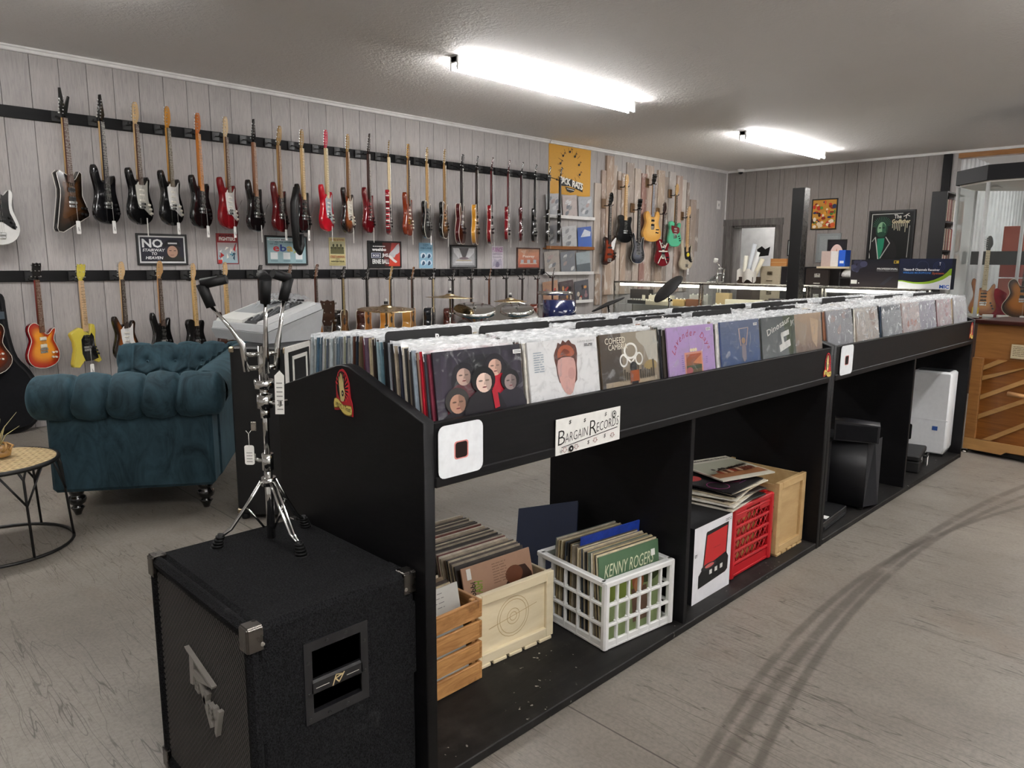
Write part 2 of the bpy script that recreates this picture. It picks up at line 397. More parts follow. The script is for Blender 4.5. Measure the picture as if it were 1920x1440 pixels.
wood('oak_panel', '754415', '965d26', (.6, 1, 7), 2.2, .4, 2.5, coat=.2)
wood('grey_barn', '4c4845', '7d7874', (9, 9, .8), 2, .8, 2)
m = NT('barn'); o = m.n('ObjectInfo'); v = m.n('VectorMath', operation='ADD', i0=m.pos(), i1=m.n('CombineXYZ', i0=m.math('MULTIPLY', o.outputs['Random'], 31), i1=0.0, i2=m.math('MULTIPLY', o.outputs['Random'], 17)))
g = m.noise(m.map(v, (14, 14, 1.3)), 2.5, 5, .65, 1.5); wsh = m.noise(m.map(v, (6, 6, 2.2)), 2, 4, .65, .8)
c = m.ramp(g, [(.3, '7c7066'), (.5, 'ab9c90'), (.7, 'c4b8ac')]); c = m.rgb(.6, c, o.outputs['Color'], 'MIX')
c = m.rgb(m.math('MULTIPLY', m.sstep(wsh, .52, .66), .6), c, lin('ddd8d2')); m.p(Base_Color=c, Roughness=.8); m.bump(g, .4, .006)
# teal velvet
m = NT('velvet'); v = m.obj(); n1 = m.noise(m.map(v, (3, 3, 1.3)), 3, 4, .65, 1.2); n2 = m.noise(v, 300, 2)
m.p(Base_Color=m.ramp(n1, [(.3, '17252b'), (.45, '263a42'), (.7, '324b55')]), Roughness=.75, Sheen_Weight=.4, Sheen_Roughness=.35, Sheen_Tint=lin('7fa3b0'), Specular_IOR_Level=.2); m.bump(n2, .25, .002)
# cabinet carpet
m = NT('carpet'); v = m.obj(); n1 = m.noise(v, 260, 3, .7); n2 = m.noise(v, 9, 5, .7)
m.p(Base_Color=m.rgb(m.sstep(n2, .6, .8), m.ramp(n1, [(.35, '080809'), (.7, '2b2b2d')]), lin('3a3a3b')), Roughness=.95, Specular_IOR_Level=.1); m.bump(n1, .9, .006)
# woven rush
m = NT('wicker'); v = m.obj(); q = m.n('VectorMath', operation='ABSOLUTE', i0=v)
sp = m.n('SeparateXYZ', i0=v); h = m.math('ABSOLUTE', m.math('SUBTRACT', m.math('FRACT', m.math('MULTIPLY', sp.outputs[0], 9)), .5))
st = m.math('SINE', m.math('MULTIPLY', m.math('ADD', sp.outputs[1], m.math('MULTIPLY', h, .16)), 200))
m.p(Base_Color=m.ramp(m.math('ADD', m.math('MULTIPLY', st, .5), .5), [(.12, '5f4a2c'), (.35, 'b89a68'), (.8, 'd9c294')]), Roughness=.65); m.bump(st, .5, .004)
# reclaimed white metal wall
m = NT('white_metal'); m.p(Base_Color=m.ramp(m.noise(m.pos(), 4, 4), [(.3, 'd4d6d8'), (.7, 'eceeef')]), Roughness=.4)
def emit(name, col, st):
    m = NT(name); e = m.n('Emission'); e.inputs[0].default_value = col; e.inputs[1].default_value = st; m.shade(e)
emit('tube_light', (1, .985, .975, 1), TUBE); emit('led_light', (1, .93, .82, 1), 8.0)
# ---------------------------------------------------------------- the room
floor = struct(MB().bx(XW-.2, XR, YF, 19, -.1, 0).build('floor', 'concrete'))
ceil = struct(MB().bx(XW-.2, XR, YF, YB+.02, ZC, ZC+.1).build('ceiling', 'ceiling_paint'))
def siding(wall, axis, a0, a1, off, sign, z1=ZC, skip=None, mt='siding'):
    """upright boards with grooves between them, one object each"""
    p = .2058; first = None; k = math.floor((a0-off)/p)
    while off+k*p < a1:
        s = off+k*p; e = s+p; s = max(s, a0); e = min(e, a1); k += 1
        if e-s < .03: continue
        if skip and skip(s, e): continue
        wd = e-s-.0035
        if first is None or abs(wd-(p-.0035)) > .001:
            mb = MB(); mb.box((0, 0, z1/2), (.014, wd, z1) if axis == 'y' else (wd, .014, z1), .002)
            b = mb.build('siding_board', mt, wall)
            if abs(wd-(p-.0035)) < .001: first = b
        else: b = copy(first, wall)
        c = (s+e)/2
        b.location = (sign*.007, c, 0) if axis == 'y' else (c, sign*.007, 0)
wl = struct(MB().bx(-.14, 0, YF, YB+.14, 0, ZC).build('wall_left', 'groove', loc=(XW-.014, 0, 0)))
siding(wl, 'y', -.5, YB, 1.653, 1)
# back wall with the doorway cut out
DX0, DX1, DZ = -6.95, -6.10, 2.065
wb = MB(); wb.bx(XW-.1, DX0, 0, .14, 0, ZC).bx(DX0, DX1, 0, .14, DZ, ZC).bx(DX1, -3.5, 0, .14, 0, ZC)
wb = struct(wb.build('wall_back', 'groove', loc=(0, YB+.014, 0)))
siding(wb, 'x', XW, DX0, -7.05, -1, mt='siding_taupe_shaded'); siding(wb, 'x', DX1, -3.5, -7.05, -1, mt='siding_taupe_shaded')
for i, (x0, x1) in enumerate(((DX0, DX0+.206), (DX0+.206, DX0+.412), (DX0+.412, DX0+.618), (DX0+.618, DX1))):
    MB().bx(x0+.004, x1-.004, -.014, 0, DZ, ZC, .003).build('siding_board', 'siding_taupe_shaded', wb)
struct(MB().bx(XR, XR+.1, YF, 19, 0, ZC).build('wall_right', 'white_paint'))
struct(MB().bx(XW-.2, XR, YF-.1, YF, 0, ZC).build('wall_front', 'white_paint'))
# trims
struct(MB().bx(XW, XW+.03, YF, 7.79, ZC-.045, ZC, .006).bx(XW, XW+.045, YF, 7.79, ZC-.018, ZC, .004).build('trim_1', 'white_paint'))
struct(MB().bx(XW, XW+.03, 7.80, YB, ZC-.045, ZC, .006).bx(XW, XW+.045, 7.80, YB, ZC-.018, ZC, .004).build('trim_2', 'white_paint'))
struct(MB().bx(XW, XR, YB-.03, YB, ZC-.04, ZC, .006).build('trim_3', 'white_paint'))
struct(MB().bx(XW, XW+.022, YB-.022, YB, 0, ZC-.04, .004).build('trim_4', 'white_paint'))
# doorway: weathered frame, white room behind
dr = struct(MB().bx(DX0-.16, DX0, -.03, .005, 0, DZ).build('door_1', 'grey_barn', loc=(0, YB-.005, 0)))
MB().bx(DX1, DX1+.11, -.03, .005, 0, DZ).build('door_jamb', 'grey_barn', dr)
MB().bx(DX0-.17, DX1+.12, -.035, .005, DZ, DZ+.115).build('door_head', 'grey_barn', dr)
MB().bx(DX0, DX0+.03, 0, .3, 0, DZ).bx(DX1-.03, DX1, 0, .3, 0, DZ).bx(DX0, DX1, 0, .3, DZ-.03, DZ).build('door_reveal', 'grey_barn', dr)
rm = MB().bx(-8.6, -4.6, 14.3, 14.4, 0, 2.6).bx(-8.7, -8.6, YB+.3, 14.4, 0, 2.6).bx(-4.6, -4.5, YB+.3, 14.4, 0, 2.6).bx(-8.7, -4.5, YB+.16, 14.4, 2.6, 2.7)
struct(rm.build('wall_storeroom', 'white_paint'))
# end of the back wall: black post, reveal, honey-coloured header board, room beyond
struct(MB().bx(-3.54, -3.425, YB-.05, YB+.16, 0, ZC-.04, .005).build('trim_5', 'black_wood'))
struct(MB().bx(-3.425, -3.35, YB-.02, YB+.16, 0, ZC-.04, .004).build('trim_6', 'siding'))
struct(MB().bx(-3.35, XR, YB-.02, YB+.14, ZC-.11, ZC-.04, .004).build('trim_7', 'oak_honey'))
wm = struct(MB().bx(-.1, 0, YB+.16, 19, 0, ZC).build('wall_beyond', 'white_metal', loc=(-3.36, 0, 0)))
rib = None
for k in range(26):
    y = YB+.25+k*.23
    if rib is None: rib = MB().plate([(-.05, 0), (.05, 0), (.03, .02), (-.03, .02)], 0, ZC).build('metal_rib', 'white_metal', wm)
    else: rib = copy(rib, wm)
    rib.rotation_euler = Matrix(((0, 0, 1), (1, 0, 0), (0, 1, 0))).to_euler(); rib.location = (0, y, 0)
struct(MB().bx(-3.4, XR, 19, 19.1, 0, ZC+.5).build('wall_far', 'white_paint'))
struct(MB().bx(-3.4, XR, YB+.02, 19, ZC-.02, ZC+.1).build('ceiling_beyond', 'ceiling_paint'))
# joint sawn into the slab
# ---------------------------------------------------------------- fluorescent strip lights
def strip_light(x, y0, label, L=2.44, z=ZC, group='bare fluorescent strip lights on the ceiling'):
    t = thing('ceiling_light', label, 'light', (x, y0, z), 0, group)
    MB().ink('e8e8e6').bx(-.036, .036, 0, L, -.05, 0, .006).build('housing', 'satin', t)
    for yy in (.012, L/2, L-.012):
        MB().ink('e4e4e2').bx(-.048, .048, yy-.012, yy+.012, -.055, 0, .003).bx(-.046, -.032, yy-.01, yy+.01, -.11, -.055).bx(.032, .046, yy-.01, yy+.01, -.11, -.055).build('lamp_holder', 'satin', t)
    for sx in (-.038, .038):
        for h in (0, 1): MB().ink('ffffff').tube([(sx, .03+h*L/2, -.088), (sx, L/2-.02+h*L/2, -.088)], .017, 8).build('tube', 'tube_light', t)
    return t
strip_light(-4.85, 4.15, 'long fluorescent strip light nearest above the record bins')
strip_light(-4.85, 8.95, 'farther fluorescent strip light near the back corner')
strip_light(-4.85, -.75, 'strip light above the left, just outside the picture')
strip_light(-.15, -.75, 'strip light above the photographer')
strip_light(-.15, 4.15, 'strip light over the aisle on the right')
strip_light(-.15, 8.95, 'strip light over the aisle beyond the cabinet')
strip_light(2.3, -.2, 'added unseen fill strip light at the right, behind the photographer')  # added out of view to brighten the aisle-facing covers and the floor
strip_light(2.3, 4.4, 'added unseen fill strip light at the right wall')  # second added fill strip, out of view like the one before it
strip_light(-1.2, 13.8, 'strip light of the room beyond the opening')
strip_light(-6.4, 12.98, 'lamp of the white room behind the doorway', 1.2, 2.6)
# ---------------------------------------------------------------- guitars
# local frame: nut at the origin, x to the player's lower side (right), z up, front -y
def mirror(L): return L + [(-x, z) for x, z in L[::-1]]
OUT = {}
OUT['strat'] = smoothpath([(-.032,-.455),(-.055,-.472),(-.076,-.45),(-.095,-.40),(-.115,-.37),(-.14,-.375),(-.15,-.41),(-.135,-.48),(-.118,-.54),(-.125,-.60),(-.155,-.68),(-.16,-.745),(-.13,-.80),(-.06,-.83),(.0,-.838),(.07,-.825),(.135,-.785),(.162,-.72),(.155,-.66),(.13,-.60),(.115,-.545),(.125,-.49),(.132,-.45),(.115,-.425),(.095,-.43),(.075,-.46),(.055,-.487),(.032,-.48)], 2)
OUT['bass'] = smoothpath([(-.032,-.50),(-.06,-.52),(-.085,-.48),(-.105,-.41),(-.125,-.375),(-.15,-.385),(-.155,-.44),(-.13,-.53),(-.115,-.60),(-.125,-.66),(-.155,-.74),(-.155,-.80),(-.11,-.86),(-.03,-.88),(.06,-.87),(.13,-.83),(.165,-.76),(.155,-.69),(.125,-.62),(.115,-.57),(.125,-.52),(.13,-.475),(.11,-.45),(.085,-.47),(.06,-.52),(.032,-.525)], 2)
OUT['lp'] = smoothpath([(-.03,-.425),(-.08,-.405),(-.125,-.43),(-.14,-.48),(-.122,-.545),(-.118,-.58),(-.14,-.63),(-.167,-.70),(-.16,-.765),(-.11,-.82),(0,-.845),(.11,-.82),(.16,-.765),(.167,-.70),(.14,-.63),(.118,-.58),(.125,-.54),(.142,-.495),(.14,-.468),(.115,-.475),(.075,-.515),(.035,-.515)], 2)
OUT['tele'] = smoothpath([(-.03,-.44),(-.08,-.42),(-.125,-.43),(-.142,-.47),(-.125,-.54),(-.12,-.58),(-.14,-.64),(-.162,-.71),(-.155,-.77),(-.10,-.825),(0,-.84),(.10,-.825),(.155,-.77),(.162,-.71),(.14,-.64),(.12,-.58),(.128,-.53),(.14,-.48),(.125,-.445),(.09,-.45),(.06,-.495),(.033,-.505)], 2)
OUT['semi'] = smoothpath(mirror([(-.033,-.50),(-.05,-.49),(-.075,-.44),(-.11,-.415),(-.15,-.435),(-.165,-.49),(-.145,-.56),(-.14,-.60),(-.165,-.66),(-.205,-.73),(-.2,-.80),(-.14,-.865),(-.05,-.89)]), 2)
OUT['sg'] = smoothpath(mirror([(-.03,-.50),(-.06,-.505),(-.085,-.455),(-.12,-.405),(-.135,-.42),(-.135,-.50),(-.118,-.57),(-.13,-.64),(-.16,-.72),(-.15,-.785),(-.09,-.83)]), 2)
OUT['super'] = smoothpath([(-.032,-.47),(-.055,-.49),(-.07,-.45),(-.09,-.385),(-.115,-.355),(-.135,-.365),(-.145,-.42),(-.125,-.50),(-.112,-.56),(-.12,-.62),(-.148,-.70),(-.15,-.76),(-.10,-.815),(0,-.83),(.08,-.82),(.14,-.77),(.152,-.71),(.135,-.64),(.115,-.57),(.115,-.51),(.122,-.45),(.11,-.42),(.085,-.44),(.06,-.50),(.032,-.51)], 2)
OUT['explorer'] = [(-.035,-.44),(-.10,-.415),(-.13,-.44),(-.105,-.56),(-.11,-.62),(-.165,-.87),(-.155,-.895),(-.11,-.90),(.165,-.76),(.17,-.735),(.11,-.60),(.12,-.42),(.10,-.405),(.055,-.47),(.035,-.48)]
OUT['tbird'] = [(-.03,-.48),(-.09,-.46),(-.11,-.49),(-.10,-.60),(-.135,-.83),(-.12,-.87),(-.05,-.88),(.12,-.80),(.14,-.75),(.105,-.64),(.15,-.47),(.12,-.44),(.07,-.50),(.03,-.52)]
OUT['beast'] = [(-.035,-.47),(-.07,-.46),(-.16,-.51),(-.165,-.53),(-.135,-.60),(-.13,-.68),(-.165,-.81),(-.16,-.845),(-.10,-.86),(-.04,-.80),(0,-.79),(.04,-.79),(.12,-.83),(.16,-.81),(.115,-.70),(.10,-.62),(.115,-.50),(.105,-.44),(.07,-.43),(.05,-.50),(.035,-.53)]
OUT['acoustic'] = smoothpath(mirror([(-.03,-.43),(-.09,-.43),(-.135,-.46),(-.145,-.52),(-.135,-.58),(-.13,-.62),(-.145,-.67),(-.18,-.75),(-.19,-.82),(-.16,-.89),(-.08,-.92)]), 2)
HEAD = {
 'six': [(-.021,0),(.021,0),(.026,.03),(.038,.05),(.045,.08),(.04,.12),(.03,.16),(.012,.183),(-.012,.18),(-.03,.155),(-.03,.05),(-.024,.02)],
 'four': [(-.021,0),(.021,0),(.03,.04),(.05,.07),(.045,.12),(.028,.17),(.005,.19),(-.02,.185),(-.034,.16),(-.034,.05),(-.024,.02)],
 'three': [(-.021,0),(.021,0),(.03,.025),(.043,.06),(.045,.145),(.04,.165),(.018,.158),(0,.168),(-.018,.158),(-.04,.165),(-.045,.145),(-.043,.06),(-.03,.025)],
 'vee': [(-.021,0),(.021,0),(.03,.05),(.045,.17),(.03,.175),(0,.09),(-.045,.225),(-.06,.22),(-.04,.06)],
 'point': [(-.021,0),(.021,0),(.03,.03),(.036,.06),(-.02,.215),(-.04,.205),(-.034,.05)],
 'slot': [(-.024,0),(.024,0),(.032,.03),(.036,.17),(.02,.185),(-.02,.185),(-.036,.17),(-.032,.03)]}
_gc = {}
def burst_face(mb, out, y, c_edge, c_mid):
    """top of the body with a sunburst: dark rim fading to a light middle"""
    n = len(out); ar = sum(out[i][0]*out[(i+1) % n][1]-out[(i+1) % n][0]*out[i][1] for i in range(n))
    if ar < 0: out = out[::-1]
    cx = sum(p[0] for p in out)/n; cz = sum(p[1] for p in out)/n-.02
    vs = []; cs = []
    for t, k in ((0, 0), (.18, .15), (.42, .8), (.7, 1)):
        for p in out: vs.append((p[0]*(1-t)+cx*t, y, p[1]*(1-t)+cz*t)); cs.append(mix(c_edge, c_mid, k))
    vs.append((cx, y, cz)); cs.append(c_mid); fs = []
    for r in range(3):
        for k in range(n): l = (k+1) % n; fs.append((r*n+k, r*n+l, (r+1)*n+l, (r+1)*n+k))
    fs += [(3*n+k, 3*n+(k+1) % n, 4*n) for k in range(n)]
    mb.add(vs, fs, False, cs)
def guitar(style, body, loc, rz, label, group, cat='guitar', neck='b98a4e', board='3a261a', head=None, hs='six', guard=None, pick='w', burst=None, bind=None,
           price='tag', back=None, thick=.044, strings=True, hw='chrome', whammy=False, name=None, deco=None):
    t = thing(name or {'bass':'bass_guitar','tbird':'bass_guitar','acoustic':'acoustic_guitar'}.get(style, 'electric_guitar'), label, cat, loc, rz, group)
    out = OUT[style]; T = .1 if style == 'acoustic' else .05 if style == 'semi' else thick; y0, y1 = -T*.5, T*.5
    if style == 'acoustic': y0, y1 = -.02, .105
    mb = MB().ink(back or body); mb.plate(out, y0, y1, .007 if style not in ('acoustic', 'semi', 'lp') else .003); bo = mb.build('body', 'gloss', t)
    if burst or back or bind:
        m2 = MB(); burst_face(m2, inset(out[::-1] if sum(out[i][0]*out[(i+1) % len(out)][1]-out[(i+1) % len(out)][0]*out[i][1] for i in range(len(out))) < 0 else out, .004), y0-.0008, lin(body), lin(burst or body)); m2.build('body_top', 'gloss', t)
    if bind:
        pth = [(p[0], y0+.001, p[1]) for p in out]; m3 = MB().ink(bind).tube(pth, .0032, 4, closed=True)
        if style in ('semi', 'acoustic', 'explorer'): m3.tube([(p[0], y1-.001, p[1]) for p in out], .003, 4, closed=True)
        m3.build('binding', 'satin', t)
    hd = head or neck
    nb = -.47 if style not in ('bass', 'tbird') else -.54
    MB().ink(neck).plate([(-.0215,.0),(.0215,.0),(.027,nb),(-.027,nb)], y0+.006-.004, y0+.022, .006).build('neck', 'satin', t)
    bd = MB().ink(board).plate([(-.0212,0),(.0212,0),(.028,nb-.03),(-.028,nb-.03)], y0-.008, y0+.004); 
    bd.ink('b9b4a8' if board < '8' else '6e5a3a')
    for k in range(1, 20):
        z = -.648*(1-2**(-k/12))
        if z < nb-.025: break
        bd.box((0, y0-.0086, z), (.042-.012*z, .0015, .0022 if board < '8' else .0035))
    for k in (3, 5, 7, 9, 12, 15):
        z = -.648*(1-2**(-(k-.5)/12)); bd.box((0, y0-.0084, z), (.007, .001, .007))
    bd.build('fretboard', 'satin', t)
    ho = HEAD[hs]; tl = 9 if style != 'acoustic' else 12
    mb = MB().at(rot=(tl if hs != 'six' else 4, 0, 0)).ink(hd).plate(ho, y0+.004, y0+.018, .002); mb.build('headstock', 'gloss', t)
    mb = MB().at(rot=(tl if hs != 'six' else 4, 0, 0)).ink('d8d8d6' if hw == 'chrome' else ('c9a646' if hw == 'gold' else '1c1c1d'))
    np_ = 4 if hs == 'four' else 3 if hs in ('three', 'slot') else 6
    for k in range(np_):
        z = .035+k*(.13 if np_ > 3 else .11)/max(np_-1, 1)
        for sx in ((-1,) if hs not in ('three', 'slot') else (-1, 1)):
            mb.cyl((sx*.02, y0-.004, z), (sx*.02, y0+.006, z), .004, n=6); mb.box((sx*(.05 if hs in ('three', 'slot') else .044), y0+.014, z), (.016, .008, .012), .002)
    mb.build('tuning_machines', 'metal', t)
    if style == 'acoustic':
        MB().ink('1d120a').cyl((0, y0-.0012, -.585), (0, y0-.0004, -.585), .05, n=20).build('sound_hole', 'matte', t)
        MB().ink('241408').box((0, y0-.006, -.755), (.16, .01, .024), .003).build('bridge', 'satin', t)
        if guard: MB().ink(guard).plate(smoothpath([(.03,-.62),(.06,-.61),(.09,-.66),(.10,-.72),(.05,-.70)], 2), y0-.0025, y0-.0006).build('pickguard', 'gloss', t)
    else:
        if guard:
            if style in ('strat', 'super', 'bass'):
                g = smoothpath([(-.03,-.475),(-.055,-.50),(-.075,-.51),(-.07,-.57),(-.06,-.64),(-.03,-.70),(.02,-.70),(.07,-.73),(.12,-.755),(.125,-.71),(.09,-.63),(.085,-.57),(.09,-.50),(.095,-.455),(.075,-.475),(.05,-.50),(.03,-.49)], 2)
            elif style == 'beast': g = [(-.03,-.54),(-.06,-.58),(-.06,-.72),(-.03,-.80),(.05,-.80),(.12,-.78),(.09,-.66),(.085,-.56),(.06,-.52),(.03,-.56)]
            elif style == 'tbird': g = [(.035,-.55),(.05,-.53),(.12,-.47),(.135,-.48),(.10,-.62),(.08,-.66),(.04,-.63)]
            else: g = [(-.03,-.50),(-.10,-.49),(-.105,-.55),(-.06,-.62),(.06,-.63),(.10,-.60),(.10,-.53),(.05,-.51)]
            MB().ink(guard).plate(g, y0-.003, y0-.0008).build('pickguard', 'gloss', t)
        yy = y0-.006
        pk = {'w': 'e9e4d8', 'b': '111112', 'z': '26221e', 'c': 'c8c6c0', 'm': 'd9d0ba'}[pick]
        if style in ('lp', 'semi', 'sg', 'explorer'):
            for z in (-.56, -.63): MB().ink(pk).box((0, yy, z), (.07, .012, .036), .004).ink('d8d2c2' if pick == 'm' else pk).box((0, yy-.006, z), (.05, .006, .02), .001).build('pickup', 'plastic', t)
        elif style in ('bass', 'tbird'):
            for z in ((-.66,), (-.62, -.72))[style == 'tbird']: MB().ink(pk).box((-.012, yy, z), (.055, .012, .026), .004).box((.02, yy, z-.02 if style == 'bass' else z), (.055, .012, .026), .004).build('pickup', 'plastic', t)
        else:
            for z in (-.545, -.585, -.63): MB().ink(pk).box((0, yy, z), (.068, .01, .016), .004).build('pickup', 'plastic', t)
        zb = -.66 if style not in ('bass', 'tbird') else -.79
        MB().ink('d6d6d4' if hw != 'gold' else 'c9a646').box((0, yy-.002, zb), (.08, .014, .02), .003).box((0, yy, zb-.028), (.075, .01, .022), .003).build('bridge', 'metal', t)
        kc_ = 'e6dfcf' if pick in 'wm' else '1a1a1a' if hw != 'gold' else 'c9a646'
        for kx, kz in (((.085,-.665),(.1,-.70),(.115,-.735)) if style in ('strat', 'super', 'bass', 'beast', 'tele') else ((.09,-.70),(.125,-.70),(.085,-.745),(.12,-.75))): MB().ink(kc_).cyl((kx, yy+.004, kz), (kx, yy-.014, kz), .011, .0095, 8).build('knob', 'plastic', t)
        if whammy: MB().ink('cfcfcd').tube([(.02, yy-.02, zb), (.06, yy-.035, zb-.01), (.10, yy-.05, zb+.08), (.125, yy-.05, zb+.1)], .003, 6).build('tremolo_arm', 'chrome', t)
    if strings:
        zb = {'acoustic': -.755, 'bass': -.79, 'tbird': -.79}.get(style, -.66); mb = MB().ink('b8b5ae')
        for k in range(6 if style not in ('bass', 'tbird') else 4):
            q = (k-2.5)/2.5 if style not in ('bass', 'tbird') else (k-1.5)/1.5
            mb.tube([(q*.017, y0-.0105, 0), (q*.025, y0-.013, zb)], .0007, 3, caps=False)
        mb.build('strings', 'metal', t)
    if deco: deco(t, y0, out)
    if price:
        zb = min(p[1] for p in out); r = random.Random(label)
        z = zb+.05 if price == 'high' else zb-.015
        if price == 'strip': mb = MB().ink('dedbd4').box((.01, y0-.03, zb-.02), (.012, .003, .16))
        else: mb = MB().ink('f2f0ec').plate(rrect(-.022+.012, .022+.012, z-.06, z+.045, .008), y0-.03, y0-.0285).ink('e2e0da').tube([(.012, y0-.029, z+.04), (.012, y0-.025, z+.2)], .0012, 4).ink('8a8a88').box((.012, y0-.0306, z-.02), (.006, .0006, .03)).box((.022, y0-.0306, z-.03), (.004, .0006, .02))
        mb.build('price_tag', 'paper', t)
    return t

# the two black hanging rails
GX = XW+.21
def rail(z0, z1, ya, yb, label, hooks):
    t = thing('guitar_rail', label, 'rail', (XW, ya, z0))
    MB().bx(0, .022, 0, yb-ya, 0, z1-z0, .002).build('rail_board', 'black_wood', t)
    blk = None; hc = (z1-z0)/2
    for (y, z) in hooks:
        if blk is None: blk = h = MB().ink('151516').bx(.022, .036, -.035, .035, -.04, .04, .003).build('hanger', 'satin', t)
        else: h = copy(blk, t)
        h.location = (0, y-ya, hc); dz = z-z0-hc-.004
        MB().ink('1a1a1b').tube([(.036, 0, 0), (.09, .0, -.008), (.15, 0, dz*.6), (.2, 0, dz)], .005, 6).tube([(.235, .02, dz+.017), (.225, .03, dz+.005), (.2, .03, dz), (.18, -.02, dz), (.205, -.045, dz+.005), (.22, -.045, dz+.017)], .0055, 6).build('yoke', 'rubber', h)
    return t
# (style, hook px, hook py, kwargs, label)
G_TOP = 'guitars hung from the upper rail'; G_LOW = 'guitars hung from the lower rail'
def evh(base, a, b):
    def f(t, y0, out):
        art = Art(1, 1, y0-.002, 0, 0); r = random.Random(3); mb = art
        for k in range(13):
            z = -.47-.03*k; c = (a, b)[k % 2]; art.line([(-.095+r.uniform(-.02,.03), z+r.uniform(-.03,.03)), (.095+r.uniform(-.03,.01), z-.04+r.uniform(-.05,.05))], r.uniform(.008, .02), c)
        art.build('stripes', 'ink', t)
        m = MB()
        for k in range(12):
            z = -.42-.033*k; x = max([-p[0] for p in out if abs(p[1]-z) < .03] or [.1]); m.ink((a, b)[k % 2]).box((-x*.985, 0, z), (.006, .036, r.uniform(.008, .016)))
        m.build('edge_stripes', 'ink', t)
    return f
def strapbag(t, y0, out):
    mb = MB().ink('0d0d0e'); mb.tube([(-.13, 0, -.40), (-.19, .01, -.55), (-.17, .02, -.75), (-.12, .03, -.97), (-.05, .03, -1.02), (-.01, .02, -.95), (-.02, .02, -.84)], .034, 8)
    mb.tube([(-.13, 0, -.4), (-.16, -.01, -.6), (-.15, 0, -.85), (-.09, .02, -.985)], .02, 8); mb.build('strap', 'leather', t)
